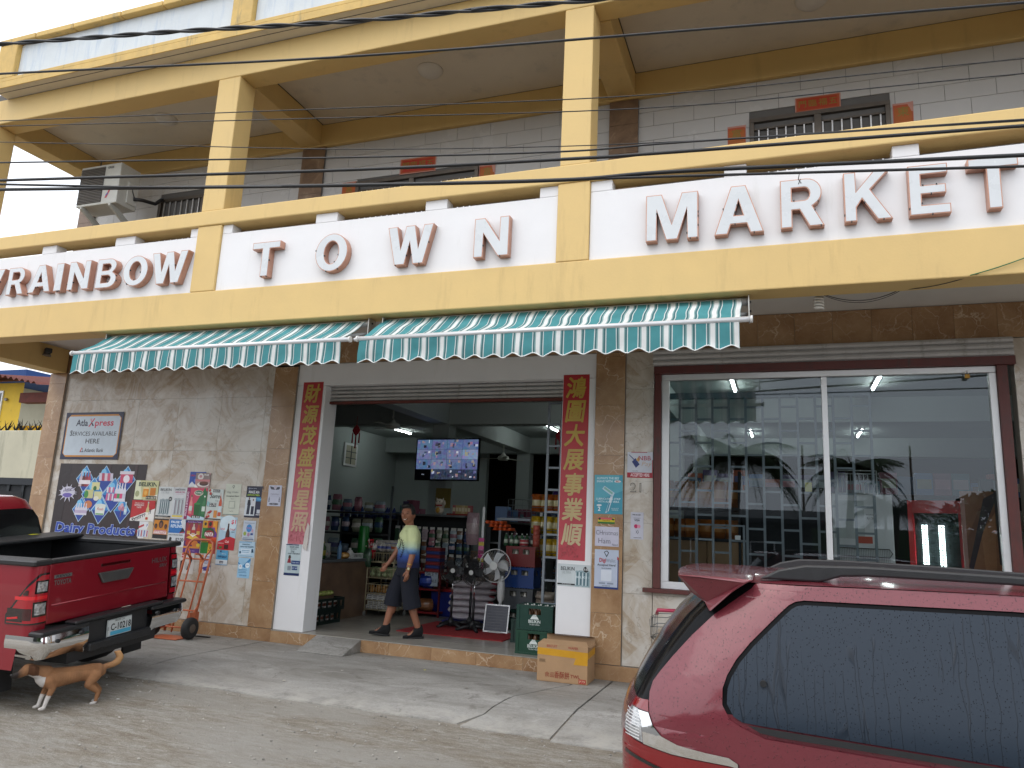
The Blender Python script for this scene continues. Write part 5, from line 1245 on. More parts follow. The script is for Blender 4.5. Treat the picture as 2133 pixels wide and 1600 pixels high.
# ================================================================== paper signs and couplets
def sheet(name, label, cx, cz, w, h, y, bg, layers, cat='poster', group=None, curl=.0, thick=.0015, x_rot=0):
    t = thing(name, label, cat, (cx, y, cz), 0, group)
    rs = random.Random(int(abs(cx*1000)+cz*77)); tl = rs.uniform(-.01, .01)
    t.rotation_euler = (0, tl, 0)
    m = MB('print', bg); curl = curl or (rs.choice((0, .004, .009, .014)) if w < .5 else 0)
    def F(u, v):
        b = -abs(curl)*max(0, (u-.6)/.4)**2*max(0, (v-.6)/.4)-.0012*math.sin(u*5+cx*9)*math.sin(v*4+cz)
        return ((u-.5)*w, b-thick, (v-.5)*h)
    nu = 6; nv = 6; m.grid(F, nu, nv, True); m.build('paper', t)
    q = MB('print'); k = 0; 
    for L_ in layers:
        k += 1; dy = -thick-.0020-.00006*k; X = lambda u: (u-.5)*w; Z = lambda v: (v-.5)*h
        typ = L_[0]; q.c = hx(L_[1])
        if typ == 'r': _, _, a, b, c, d = L_; q.quad((X(a), dy, Z(b)), (X(c), dy, Z(b)), (X(c), dy, Z(d)), (X(a), dy, Z(d)))
        elif typ == 'p': q.poly([(X(u), dy, Z(v)) for u, v in L_[2]])
        elif typ == 'e': _, _, u, v, ru, rv = L_; q.poly([(X(u+ru*math.cos(a)), dy, Z(v+rv*math.sin(a))) for a in [2*math.pi*i/20 for i in range(20)]])
        elif typ == 't':
            _, _, txt, u, v, s = L_[:6]; o = L_[6] if len(L_) > 6 else {}
            up = (0, 0, 1); ri = (1, 0, 0)
            if o.get('rot'): a = R(o['rot']); ri = (math.cos(a), 0, math.sin(a)); up = (-math.sin(a), 0, math.cos(a))
            q.text(txt, (X(u), dy, Z(v)), ri, up, s*h, o.get('a', 'C'), o.get('b', .03), (o['w']*w if 'w' in o else None), o.get('sh', 0))
        elif typ == 'bot':      # bottle: u, v, width, height, label colour, cap colour
            _, c, u, v, bw, bh, lc, cc = L_
            pr = [(.5, 0), (.5, .52), (.42, .62), (.2, .74), (.18, .94)]
            q.poly([(X(u+p*bw), dy, Z(v+b*bh)) for p, b in pr]+[(X(u-p*bw), dy, Z(v+b*bh)) for p, b in reversed(pr)])
            q.c = hx(lc); q.quad((X(u-bw*.5), dy-.00008, Z(v+bh*.16)), (X(u+bw*.5), dy-.00008, Z(v+bh*.16)), (X(u+bw*.5), dy-.00008, Z(v+bh*.42)), (X(u-bw*.5), dy-.00008, Z(v+bh*.42)))
            q.c = hx(cc); q.quad((X(u-bw*.2), dy-.00008, Z(v+bh*.92)), (X(u+bw*.2), dy-.00008, Z(v+bh*.92)), (X(u+bw*.2), dy-.00008, Z(v+bh)), (X(u-bw*.2), dy-.00008, Z(v+bh)))
        elif typ == 'can':
            _, c, u, v, bw, bh, lc = L_
            q.poly([(X(u+a*bw), dy, Z(v+b*bh)) for a, b in ((-.42, 0), (.42, 0), (.5, .05), (.5, .9), (.4, 1), (-.4, 1), (-.5, .9), (-.5, .05))])
            q.c = hx(lc); q.quad((X(u-bw*.12), dy-.00008, Z(v+bh*.08)), (X(u+bw*.22), dy-.00008, Z(v+bh*.08)), (X(u+bw*.22), dy-.00008, Z(v+bh*.9)), (X(u-bw*.12), dy-.00008, Z(v+bh*.9)))
            q.c = hx('#e8ecee'); q.quad((X(u-bw*.42), dy-.00008, Z(v+bh*.08)), (X(u-bw*.30), dy-.00008, Z(v+bh*.08)), (X(u-bw*.30), dy-.00008, Z(v+bh*.88)), (X(u-bw*.42), dy-.00008, Z(v+bh*.88)))
    if q.v: q.build('print', t)
    return t
PY = WY-.0135
G1 = 'posters on the marble wall'
def P(label, cx, cz, w, h, bg, layers, y=PY, cat='poster', **k): return sheet('poster', label, cx, cz, w, h, y, bg, layers, cat, G1, **k)
P('pale yellow beer poster with two orange mugs, top left of the poster cluster', -9.048, 1.967, .452, .289, '#c9c795', [('p', '#dfe0c0', [(0, 0), (.35, 0), (.2, 1), (0, 1)]), ('e', '#a3a67a', .12, .3, .09, .16), ('t', '#1c3a2a', 'BELIKIN', .53, .70, .21, {'w': .78, 'b': .05}), ('r', '#d98a1c', .36, .14, .60, .60), ('r', '#c9781a', .66, .22, .9, .62), ('r', '#f0d9a0', .36, .56, .60, .64), ('e', '#e8b04a', .48, .36, .06, .12), ('p', '#f2eee0', [(.6, .05), (1, .3), (1, .05)]), ('r', '#2a2a22', .52, .03, .97, .2), ('t', '#f0ead0', '6 for $22.50', .745, .07, .09, {'w': .4})], y=PY-.006)
P('red and white drink poster with a bottle and slanted script', -9.064, 1.658, .462, .309, '#b81f24', [('p', '#e6e3df', [(0, 0), (1, 0), (1, .62), (0, .12)]), ('t', '#f0dcd8', 'Choose a more', .32, .84, .065), ('t', '#f0dcd8', 'REFRESHING', .32, .73, .075, {'b': .05}), ('t', '#f0dcd8', 'TASTE', .32, .62, .075, {'b': .05}), ('t', '#1a1a1c', 'Smirnoff', .48, .16, .2, {'w': .86, 'rot': 22, 'sh': .25, 'b': .02}), ('p', '#222226', [(.1, .06), (.62, .36), (.62, .39), (.1, .09)]), ('bot', '#cdbb84', .70, .06, .13, .88, '#e8e4d8', '#b9bcc0'), ('e', '#b5282c', .70, .14, .05, .06)], y=PY-.006)
P('white poster of silver beer cans headed BELIKIN ULTRA', -8.672, 1.804, .290, .445, '#cfd3d2', [('t', '#23282c', 'BELIKIN', .48, .86, .085, {'w': .72, 'b': .02}), ('t', '#a9b0b2', 'ULTRA', .46, .77, .07, {'w': .5, 'b': -.01})]+[('can', '#8b999c', .24+.13*i, .08+.02*(i % 2), .15, .50, '#50666c') for i in range(5)]+[('e', '#1c1e20', .84, .60, .11, .075), ('t', '#e8e8e8', '$3', .84, .575, .05), ('r', '#1f2224', 0, 0, 1, .045), ('t', '#cfd3d2', 'BELIZE BREWING COMPANY', .5, .012, .022)])
P('white poster of tall clear drink cans with pink lettering', -8.405, 1.796, .242, .454, '#ced0d2', [('t', '#23262c', 'LANDSHARK', .5, .90, .06, {'w': .8, 'b': .02}), ('t', '#b84a78', 'HARD SELTZER', .5, .82, .05, {'w': .74, 'b': .03}), ('r', '#c27a9a', .2, .775, .8, .782)]+[('can', '#a9b2b6', .24+.26*i, .10, .24, .55, '#8a7f86') for i in range(3)]+[('r', '#d8c25a', .1, .04, .9, .1)])
P('blue and white poster with a red mark, tucked behind the cake poster', -8.113, 2.147, .302, .222, '#2148a0', [('p', '#d9dce0', [(0, 0), (.5, 0), (.18, .35), (0, .1)]), ('t', '#c8343c', 'LALA', .2, .7, .12, {'b': .05}), ('p', '#5a7cc8', [(.3, .3), (1, .8), (1, .9), (.3, .5)])])
P('small poster of a chocolate cake slice above the pink poster', -8.010, 2.136, .272, .215, '#b58f8c', [('r', '#8a7a76', 0, .5, 1, 1), ('e', '#d8d2ce', .34, .74, .2, .22), ('e', '#b8848a', .34, .76, .1, .1), ('r', '#c47a7c', 0, .42, 1, .56), ('e', '#e6e0da', .55, .22, .4, .16), ('e', '#4a241c', .6, .27, .3, .15), ('e', '#6b3828', .6, .34, .28, .08), ('t', '#f0ece8', 'Moist', .72, .82, .12, {'b': .04}), ('p', '#eceae6', [(0, 0), (.25, 0), (0, .25)])], y=PY-.006)
P('pink and green poster reading spiced and sparkling with a green glass', -8.089, 1.793, .375, .461, '#c8405c', [('p', '#1f6a3c', [(1, 0), (1, 1), (.86, 1), (.52, .55), (.6, 0)]), ('r', '#8a1f5a', 0, 0, .16, 1), ('t', '#ecd8e4', 'SPICED & SPARKLING', .105, .48, .075, {'rot': 90, 'w': .95, 'b': .03}), ('e', '#d9c8b8', .58, .84, .22, .09), ('e', '#2f6b4a', .58, .85, .19, .07), ('t', '#e4e8dc', 'SORREL', .58, .825, .05, {'b': .04}), ('bot', '#d98a86', .27, .18, .16, .58, '#c9d2c8', '#3a6a3c'), ('bot', '#3c7a4a', .9, .18, .16, .58, '#d2dcd0', '#e8e8e0'), ('p', '#0f5c22', [(.46, .14), (.70, .14), (.74, .50), (.42, .50)]), ('e', '#2a8a3c', .58, .5, .16, .03), ('p', '#b9d2e0', [(.16, 0), (1, 0), (1, .08), (.7, .13), (.4, .06), (.16, .12)]), ('r', '#23302a', .36, .05, .78, .13), ('t', '#e8eee8', '$2.25', .57, .065, .05, {'w': .34, 'b': .04})])
P('white poster of an iced drink bottle marked 82.75', -7.746, 1.795, .282, .433, '#c6d0cc', [('r', '#1b1f20', .3, .9, .75, .99), ('t', '#e0e4e0', 'BELIKIN', .52, .92, .05, {'w': .38}), ('t', '#23302c', 'Sorrel', .48, .70, .15, {'w': .66, 'sh': .3, 'b': .02}), ('t', '#3a4a48', '12 oz', .62, .6, .04), ('r', '#1b1d1e', .05, .42, .6, .54), ('t', '#e8e8e4', '$2.75', .33, .445, .085, {'w': .48, 'b': .03}), ('bot', '#c2502e', .86, .12, .2, .78, '#c8d6da', '#8a2020')]+[('e', c, u, v, .08, .05) for c, u, v in (('#a8322c', .1, .95), ('#c9cfc8', .22, .9), ('#b03c34', .16, .85), ('#b8362e', .2, .10), ('#c9a48c', .12, .14), ('#8f2a28', .1, .06))]+[('p', '#8fc0c4', [(.0, .6), (.2, .55), (.12, .42), (.0, .46)]), ('p', '#a8262c', [(.06, .2), (.3, .3), (.42, .28), (.28, .18)]), ('r', '#d28a3c', .5, .06, .72, .3), ('r', '#26221f', 0, 0, 1, .03)])
P('cream payment notice headed Accepted Here', -7.442, 1.877, .277, .436, '#c8ccbc', [('p', '#5a6058', [(.42, .93), (.5, .97), (.58, .93), (.5, .84)]), ('p', '#c8ccbc', [(.45, .93), (.5, .95), (.55, .93), (.5, .87)]), ('t', '#8b9088', 'Digi Wallet', .5, .70, .06, {'w': .7}), ('t', '#3a403c', 'Accepted Here!', .5, .58, .05, {'w': .8, 'b': .03}), ('t', '#5a605c', 'Scan to', .5, .50, .025), ('r', '#9aa094', .32, .2, .7, .44), ('r', '#c8ccbc', .35, .22, .67, .42), ('t', '#6a706a', 'Google Play', .5, .1, .025), ('r', '#2f8a8c', 0, 0, 1, .012)])
P('navy and blue appointment poster with two people standing, corner curling', -7.055, 1.850, .304, .442, '#141a34', [('e', '#5a6280', .14, .92, .05, .035), ('t', '#aab0c0', 'CENTRAL BANK', .34, .91, .03), ('t', '#e6e8ee', 'MAKE AN', .42, .77, .085, {'w': .6, 'b': .06, 'sh': .15}), ('t', '#a8c84a', 'APPOINTMENT', .46, .69, .055, {'w': .8, 'b': .05, 'sh': .15}), ('r', '#cfd6dc', 0, .06, .58, .64), ('r', '#2a7ab0', .58, .52, 1, .66), ('t', '#7fd0f0', 'TODAY', .79, .56, .06, {'w': .36, 'b': .05}), ('r', '#1a2040', .6, .06, 1, .50), ('r', '#c9ced6', .70, .14, .88, .26), ('p', '#23283c', [(.12, .1), (.28, .1), (.3, .42), (.14, .42)]), ('p', '#14182a', [(.12, .4), (.32, .4), (.28, .56), (.14, .56)]), ('e', '#7a5648', .21, .60, .04, .04), ('p', '#20253a', [(.36, .1), (.52, .1), (.52, .38), (.36, .38)]), ('p', '#d8dade', [(.34, .36), (.56, .36), (.52, .52), (.38, .52)]), ('e', '#7a5648', .45, .56, .035, .035), ('e', '#e8e8ea', .7, .1, .03, .02), ('e', '#e8e8ea', .79, .1, .03, .02), ('e', '#e8e8ea', .88, .1, .03, .02)], curl=.03)
P('small white flyer with grey wing drawing, right of the appointment poster', -6.70, 1.946, .224, .289, '#c4c6d6', [('p', '#3a3c48', [(.08, .95), (.42, .9), (.48, .78), (.2, .8)]), ('p', '#3a3c48', [(.92, .95), (.58, .9), (.52, .78), (.8, .8)]), ('e', '#c0b8c4', .5, .9, .12, .08), ('t', '#8a8898', 'Heineken', .5, .55, .06, {'w': .6}), ('r', '#9694a4', .2, .48, .8, .49), ('bot', '#4a4a5a', .12, .2, .08, .24, '#8a8a9a', '#333340'), ('bot', '#4a4a5a', .88, .2, .08, .24, '#8a8a9a', '#333340'), ('e', '#4a4a54', .5, .1, .36, .05), ('t', '#c8c8d4', 'ENJOY', .5, .075, .05)], y=PY-.026)
P('white poster of red and blue drink cans below the script poster', -9.009, 1.376, .356, .246, '#cdbfa6', [('p', '#e0e0e2', [(0, 0), (.55, 0), (.8, 1), (.1, 1)]), ('p', '#b8343c', [(.08, .62), (.5, .86), (.52, .74), (.1, .5)])]+[('can', '#c9ccd6', .12+.15*i, .08, .15, .44, ('#b8303c', '#3a5aa8')[i % 2]) for i in range(5)]+[('t', '#3a5aa8', 'P', .68, .7, .16)])
P('orange and black hair style poster with three faces', -8.684, 1.410, .272, .288, '#c97f1c', [('r', '#171416', 0, 0, 1, .2), ('r', '#1d1712', 0, .93, 1, 1), ('e', '#241a16', .5, .72, .15, .2), ('e', '#7a4a34', .5, .68, .1, .13), ('e', '#1c1412', .16, .62, .1, .12), ('e', '#5c3626', .16, .58, .08, .1), ('e', '#1c1412', .84, .62, .1, .12), ('e', '#5c3626', .84, .58, .08, .1), ('p', '#c98a8c', [(.02, .22), (.98, .22), (.9, .42), (.1, .42)]), ('t', '#f0e8e0', 'HAIRSTYLE', .5, .24, .12, {'w': .9, 'b': .05, 'sh': .15})])
P('blue and white poster reading pause to replenish with a sports shoe', -8.373, 1.358, .307, .394, '#cfd3d6', [('r', '#1c6cb4', 0, .50, 1, 1), ('t', '#e8eef4', 'PAUSE TO', .5, .86, .085, {'w': .8, 'b': .06}), ('t', '#dce8f4', 'REPLENISH', .5, .70, .11, {'w': .82, 'b': .05, 'sh': .1}), ('p', '#171a22', [(.66, .5), (.96, .56), (.9, .72), (.82, .7)]), ('p', '#b8343c', [(.66, .49), (.96, .53), (.96, .56), (.68, .52)]), ('t', '#26303c', 'FOR A STRONG FINISH', .46, .41, .045, {'w': .84, 'sh': .2}), ('t', '#1c1e22', '$2.00', .72, .2, .13, {'w': .48}), ('p', '#15171c', [(.05, .16), (.22, .16), (.25, .32), (.12, .36)])])
P('purple poster of hot sauce bottles crossing in a festive frame', -8.069, 1.322, .298, .464, '#4a1f62', [('r', '#8a2a3c', 0, .36, 1, .92), ('t', '#c8a8d8', 'Fiesta Every Time', .5, .93, .035, {'w': .8}), ('bot', '#a8301c', .22, .5, .2, .4, '#c9a23c', '#2f6a2c'), ('bot', '#c9b8a8', .5, .55, .2, .36, '#b03024', '#2c7a34'), ('bot', '#b83a1c', .8, .5, .2, .4, '#c9a23c', '#2c7a34'), ('p', '#d8b03c', [(.1, .46), (.5, .58), (.9, .46), (.5, .40)]), ('p', '#f0e8dc', [(.2, .6), (.5, .48), (.8, .6), (.5, .54)]), ('e', '#a82c1c', .3, .3, .2, .1), ('e', '#c8722c', .68, .28, .2, .1), ('e', '#d8c02c', .9, .24, .12, .06), ('r', '#d0842c', .0, .14, 1, .2), ('r', '#5a2a7a', 0, 0, 1, .13), ('t', '#a888c0', 'la salsa', .6, .05, .04)])
fl_ = [('r', '#b0241c', .33, .78, .66, 1), ('r', '#d8882c', .66, .78, 1, 1), ('r', '#c89018', 0, .78, .33, 1), ('r', '#2a7a2c', 0, .36, .4, .78), ('r', '#6a2f86', .62, .5, 1, .8), ('r', '#c8481c', .45, .3, 1, .5), ('r', '#1f7a2c', 0, 0, .5, .34), ('r', '#d8a81c', .5, 0, .78, .3), ('r', '#a82420', .78, 0, 1, .3), ('e', '#241c18', .17, .9, .08, .05), ('e', '#1f1a16', .5, .9, .1, .07), ('e', '#e0b02c', .84, .9, .1, .07), ('e', '#1f4a1c', .48, .62, .36, .17), ('e', '#8f1c20', .48, .58, .32, .13), ('t', '#f0f0ec', 'FANTA', .48, .53, .11, {'w': .58, 'b': .06, 'sh': .08}), ('t', '#1c1814', '?', .5, .72, .1), ('t', '#1c1814', 'x', .66, .14, .1), ('t', '#1c1814', '%', .62, .03, .08)]
P('bright checked orange, green and purple soda poster with a round badge', -7.773, 1.327, .264, .461, '#d8901c', fl_)
P('pale blue soda poster with one red label bottle marked one dollar', -7.460, 1.392, .296, .461, '#a9c6d6', [('p', '#b8222c', [(0, 0), (1, 0), (1, .36), (.62, .42), (.3, .32), (0, .24)]), ('e', '#cfe0e8', .5, .8, .5, .25), ('t', '#d8324c', '$1', .80, .80, .12, {'w': .26, 'b': .05}), ('t', '#c8404c', 'ONE', .2, .60, .06, {'w': .26}), ('t', '#c8404c', 'DALA', .80, .60, .06, {'w': .3}), ('t', '#4a5a68', 'DEAL', .84, .53, .035), ('bot', '#3a120c', .53, .03, .24, .84, '#b81c24', '#d8dcdc'), ('e', '#5c1e12', .49, .45, .03, .14), ('t', '#f0e8e4', 'Cola', .53, .22, .07, {'w': .22, 'sh': .3}), ('t', '#e8d0cc', 'REFRESCOS', .2, .18, .03, {'b': .04}), ('e', '#3a7a2c', .2, .07, .09, .03)])
P('white flyer with a blue egg shaped badge', -7.090, 1.448, .214, .276, '#bfc8d4', [('r', '#8f9cb0', .1, .86, .9, .89), ('e', '#3a86c4', .5, .62, .22, .2), ('t', '#b06a98', 'FUEL', .5, .58, .09, {'b': .04}), ('e', '#9ab04a', .2, .34, .12, .1), ('e', '#b08aa8', .5, .3, .1, .1), ('r', '#2a4a8c', .66, .28, .86, .38), ('e', '#c8a4b8', .8, .5, .08, .1), ('r', '#8a96ac', .1, .12, .9, .15), ('r', '#5a6880', .06, .04, .94, .08)], y=PY-.002)
P('pale blue landscape bank notice below the egg flyer', -7.094, 1.189, .273, .218, '#b4cfe0', [('r', '#8fb4d0', 0, .9, 1, 1), ('t', '#34607c', 'Atlantic Bank', .45, .78, .08), ('t', '#24506c', 'ONLINE FUND TRANSFERS', .5, .62, .09, {'w': .86, 'b': .03}), ('r', '#d0e0ec', .16, .2, .8, .52), ('r', '#6a9cbc', .2, .40, .7, .44), ('r', '#6a9cbc', .2, .30, .66, .34), ('e', '#2f5c78', .12, .3, .06, .08), ('p', '#1f4864', [(.82, .3), (.95, .32), (.9, .55), (.8, .5)]), ('r', '#7fa8c4', .1, .06, .9, .1)])
P('light blue wave notice with white circles, lowest of the right column', -7.107, .934, .208, .274, '#9cc8e4', [('p', '#3a86bc', [(0, .78), (.4, .6), (.95, 1), (1, .9), (.6, .5), (0, .7)]), ('e', '#dcecf6', .22, .55, .16, .12), ('e', '#e4f0f8', .78, .64, .18, .13), ('t', '#3a6a94', 'CARDS', .78, .62, .04), ('e', '#b85a6a', .2, .58, .04, .03), ('r', '#2f6e9c', .1, .40, .8, .42), ('r', '#2f6e9c', .1, .33, .7, .35), ('r', '#2f6e9c', .1, .26, .76, .28), ('t', '#2a6a9c', 'STEP RULES', .5, .1, .06, {'w': .6})])
P('small blue and white card with the word great, below the soda poster', -7.503, 1.053, .207, .207, '#5aa4cc', [('r', '#d0d8dc', 0, 0, 1, .36), ('r', '#1f3a6c', .3, .86, .42, .98), ('t', '#20406c', 'ISLAND', .3, .52, .13, {'w': .3, 'b': .06}), ('t', '#c4dcea', 'HELP OUT', .68, .72, .1, {'w': .44}), ('t', '#1f4a74', 'GREAT', .7, .48, .15, {'w': .44, 'b': .06}), ('r', '#2a2c34', .34, .12, .66, .28), ('t', '#d8dce0', 'SALE', .5, .15, .09), ('r', '#4a8ab8', 0, .02, 1, .06)], y=PY-.002)
P('orange and white card reading with, half behind the hand truck', -7.788, .951, .206, .251, '#c8743c', [('r', '#d0d2da', .34, 0, 1, 1), ('t', '#3a4a94', 'REFRESH', .68, .86, .08, {'w': .5}), ('t', '#3a4a9c', 'WITH', .68, .62, .17, {'w': .54, 'b': .06}), ('t', '#5a62a4', 'WATER', .68, .5, .09, {'w': .5}), ('p', '#2a48a0', [(.34, .3), (1, .44), (1, .34), (.34, .2)]), ('r', '#5a3f86', .42, .12, .92, .26), ('e', '#e0a070', .18, .86, .1, .08), ('r', '#e09a60', .08, .3, .24, .6)], y=PY-.001)
P('white poster with a red panel and dark bottle shapes behind the hand truck', -8.109, .938, .246, .287, '#cfcbc6', [('r', '#b8222c', .04, .78, .3, .98), ('t', '#f0e0dc', 'arigo', .17, .84, .08, {'b': .05}), ('r', '#26221f', .62, .84, .74, .92), ('p', '#3a1c18', [(0, .1), (.2, .1), (.24, .7), (.0, .6)]), ('p', '#1d1a1c', [(.5, .2), (.62, .16), (.9, .8), (.74, .84)]), ('p', '#b02c34', [(.74, .74), (.98, .8), (.9, .98), (.7, .9)]), ('e', '#b8b4ae', .4, .4, .08, .2)])
# dairy board and bank sign
lay = [('p', '#23161a', [(.0, 0), (.1, 0), (.14, 1), (0, 1)]), ('p', '#3a262a', [(.28, 0), (.31, 0), (.30, 1), (.26, 1)]), ('p', '#382428', [(.55, 0), (.57, 0), (.60, 1), (.57, 1)]), ('p', '#3c282c', [(.86, 0), (.88, 0), (.9, 1), (.87, 1)])]
def dia(u, v, s, c1='#2a86c8', c2='#1c3f98'):
    r_ = s; k = 1.764/1.192
    a = [('p', '#b8d4ea', [(u, v-r_*k*1.2-.012), (u+r_+.008, v), (u, v+r_*k*1.2+.012), (u-r_-.008, v)]), ('p', c1, [(u, v-r_*k*1.2), (u+r_, v), (u, v+r_*k*1.2), (u-r_, v)]), ('p', c2, [(u, v-r_*k*1.2), (u+r_, v), (u-.0, v), (u-r_, v)]), ('e', '#7fc4ea', u-.02, v+r_*.9, .03, .05)]
    return a
lay += dia(.315, .80, .095)+dia(.545, .80, .095)+dia(.79, .80, .095)
lay += [('bot', c, .27+.032*i, .70, .036, .2, '#e8e0e4', '#d8d8dc') for i, c in enumerate(('#c9b8c0', '#5a1c20', '#8a2434', '#a83a4c'))]
lay += [('p', c, [(.48+.032*i, .78), (.512+.032*i, .78), (.505+.032*i, .88), (.475+.032*i, .88)]) for i, c in enumerate(('#d0c8d8', '#b84a64', '#d8ccd4', '#c85a78', '#d0c8d8'))]
lay += [('r', '#c8486a', .72, .76, .86, .88), ('r', '#e0d8e0', .71, .87, .87, .91), ('e', '#f0e8f0', .79, .81, .035, .05)]
lay += dia(.43, .60, .12)+dia(.665, .60, .12)+dia(.315, .40, .085)+dia(.545, .40, .095)+dia(.79, .40, .085)
lay += [('r', '#d8d49a', .41, .66, .5, .76), ('r', '#c8c48a', .34, .55, .44, .66), ('r', '#d4d09c', .45, .54, .54, .64), ('e', '#3a8a3c', .36, .6, .025, .05), ('e', '#e8e4d0', .48, .55, .03, .03), ('e', '#c87a4c', .40, .47, .045, .05), ('e', '#2f6a34', .45, .68, .02, .03)]
lay += [('r', ('#d86a94', '#e8dce4')[i % 2], .59+.022*i, .53, .608+.022*i, .62) for i in range(4)]+[('r', ('#d86a94', '#e8dce4')[(i+1) % 2], .59+.022*i, .63, .608+.022*i, .70) for i in range(4)]
lay += [('bot', '#dcdce8', .70+.03*i, .52, .036, .24, ('#d8487c', '#4a9a5c', '#d8487c', '#c8c8d8')[i], '#c8b8d0') for i in range(4)]
lay += [('bot', '#d4d0dc', .27+.028*i, .33, .03, .15, '#b8a8c4', '#e0dce4') for i in range(5)]+[('p', '#e0e4dc', [(.495, .34), (.595, .34), (.605, .46), (.485, .46)]), ('e', '#d8dcd4', .545, .46, .06, .025), ('t', '#b83a4c', 'Fresh', .545, .40, .035, {'sh': .3}), ('r', '#4a9a4c', .50, .345, .59, .36)]
lay += [('e', '#c8889c', .765, .44, .018, .03), ('e', '#d8a8b4', .785, .47, .018, .03), ('e', '#b87890', .80, .43, .018, .03), ('r', '#8a5a4c', .778, .33, .785, .42), ('bot', '#a8c8dc', .83, .36, .03, .16, '#d0e4ec', '#e8eef0')]
lay += [('e', '#c9c6d6', .14, .62, .085, .075), ('t', '#3a2f5c', 'Western', .145, .63, .06, {'w': .13, 'b': .04, 'sh': .2, 'rot': 8}), ('e', '#6a5aa8', .14, .58, .06, .03)]+[('p', '#c9c6d6', [(.14+.06*math.cos(a), .61+.06*math.sin(a)), (.14+.115*math.cos(a+.12), .61+.13*math.sin(a+.12)), (.14+.06*math.cos(a+.35), .61+.06*math.sin(a+.35))]) for a in [.55*i for i in range(12)]]
lay += [('t', '#a9b8dc', 'Dairy Products', .515, .105, .12, {'w': .91, 'b': .13, 'sh': .06}), ('t', '#123a9c', 'Dairy Products', .515, .105, .12, {'w': .905, 'b': .06, 'sh': .06})]
sheet('dairy_banner', 'wide dark brown banner with blue diamond pictures and the words Dairy Products', -10.00, 1.754, 1.80, 1.192, PY-.002, '#2a1c1f', lay, 'banner')
al = [('p', '#16193c', [(0, 0), (1, 0), (1, 1), (0, 1)]), ('p', '#c9862f', [(.03, .05), (.97, .05), (.97, .95), (.03, .95)]), ('p', '#16193c', [(.03, .05), (.09, .05), (.03, .13)]), ('p', '#16193c', [(.97, .05), (.91, .05), (.97, .13)]), ('p', '#16193c', [(.03, .95), (.09, .95), (.03, .87)]), ('p', '#16193c', [(.97, .95), (.91, .95), (.97, .87)]),
      ('p', '#c4d0da', [(.045, .13), (.07, .085), (.93, .085), (.955, .13), (.955, .87), (.93, .915), (.07, .915), (.045, .87)]),
      ('t', '#20243c', 'Atla', .30, .71, .135, {'w': .21, 'b': .05}), ('p', '#c8324c', [(.415, .69), (.44, .69), (.52, .87), (.50, .87)]), ('p', '#d88a94', [(.435, .85), (.455, .87), (.47, .80), (.46, .78)]), ('p', '#2a2440', [(.455, .78), (.47, .79), (.515, .71), (.49, .70)]), ('t', '#c8324c', 'press', .69, .71, .135, {'w': .32, 'b': .05}),
      ('t', '#22242c', 'SERVICES AVAILABLE', .52, .50, .088, {'w': .80, 'b': .01}), ('t', '#22242c', 'S', .135, .50, .115, {'b': .02}), ('t', '#22242c', 'HERE', .53, .335, .10, {'w': .24, 'b': .02}),
      ('p', '#c8463c', [(.33, .15), (.345, .15), (.37, .235), (.36, .255)]), ('p', '#3a3f5c', [(.345, .15), (.40, .15), (.375, .24), (.37, .23), (.385, .165), (.345, .165)]), ('t', '#22242c', 'Atlantic Bank', .575, .155, .075, {'w': .33, 'b': .03})]
o = sheet('bank_sign', 'white bank sign with navy and orange border, Services Available Here', -10.326, 2.796, 1.221, .755, PY-.006, '#c4d0da', al, 'sign', thick=.006)
# door posts: couplets and notices
CY2 = WY-.0065
def couplet(label, cx, chars, fade):
    t = thing('couplet_banner', label, 'banner', (cx, CY2, 2.435), R(0), 'red couplet banners'); w, h = .335, 2.27
    cF = lambda v: tuple(a*(1-f)+b*f for a, b, f in zip(hx('#ae242a'), hx('#c0707a' if fade else '#b5424c'), [max(0, min(1, (.62-v)/.5))]*3))
    m = MB('print'); m.grid(lambda u, v: ((u-.5)*w, -.0015-.002*math.sin(v*9+cx), (v-.5)*h), 3, 24, True, lambda i, j: cF(j/24)); m.build('paper', t)
    q = MB('print'); n = len(chars)
    for i, ch in enumerate(chars):
        v = 1-(i+.55)/(n+.55); f = max(0, min(1, (.6-v)/.5))
        c = tuple(a*(1-f)+b*f for a, b in zip(hx('#b89a3c'), hx('#c4a48c' if fade else '#c2b08c')))
        q.c = c; vs, fs, wd = text_geo(ch, 0)
        if not vs: continue
        z0 = min(p[1] for p in vs); z1 = max(p[1] for p in vs); s = .235/max(wd, z1-z0)
        for jx, jz in ((0, 0), (.007, .002), (-.007, -.002), (.003, -.007), (-.003, .007), (.006, .006)):
            q.add([((p[0]-wd/2)*s+.14*s*(p[1]-.5)+jx*(1+.4*math.sin(p[1]*4)), -.006-.002*math.sin(v*9+cx)-jx*.04, (v-.5)*h+(p[1]-(z0+z1)/2)*s*1.12+jz) for p in vs], fs)
    q.c = hx('#a85a5c')
    for k in range(40):
        x = rq.uniform(-.14, .14); z = -h/2+rq.uniform(.02, .16); q.tube([(x, -.0065, z), (x+rq.uniform(-.02, .02), -.0065, z+.02), (x+rq.uniform(-.03, .03), -.0065, z+.03)], .002, 3, False, False)
    q.build('print', t); return t
couplet('red couplet banner with gold characters on the left door pillar, torn at its foot', -6.262, '財源茂盛福星照', True)
couplet('red couplet banner with gold characters on the right door pillar, pink towards its foot', -2.385, '鴻圖大展事業順', False)
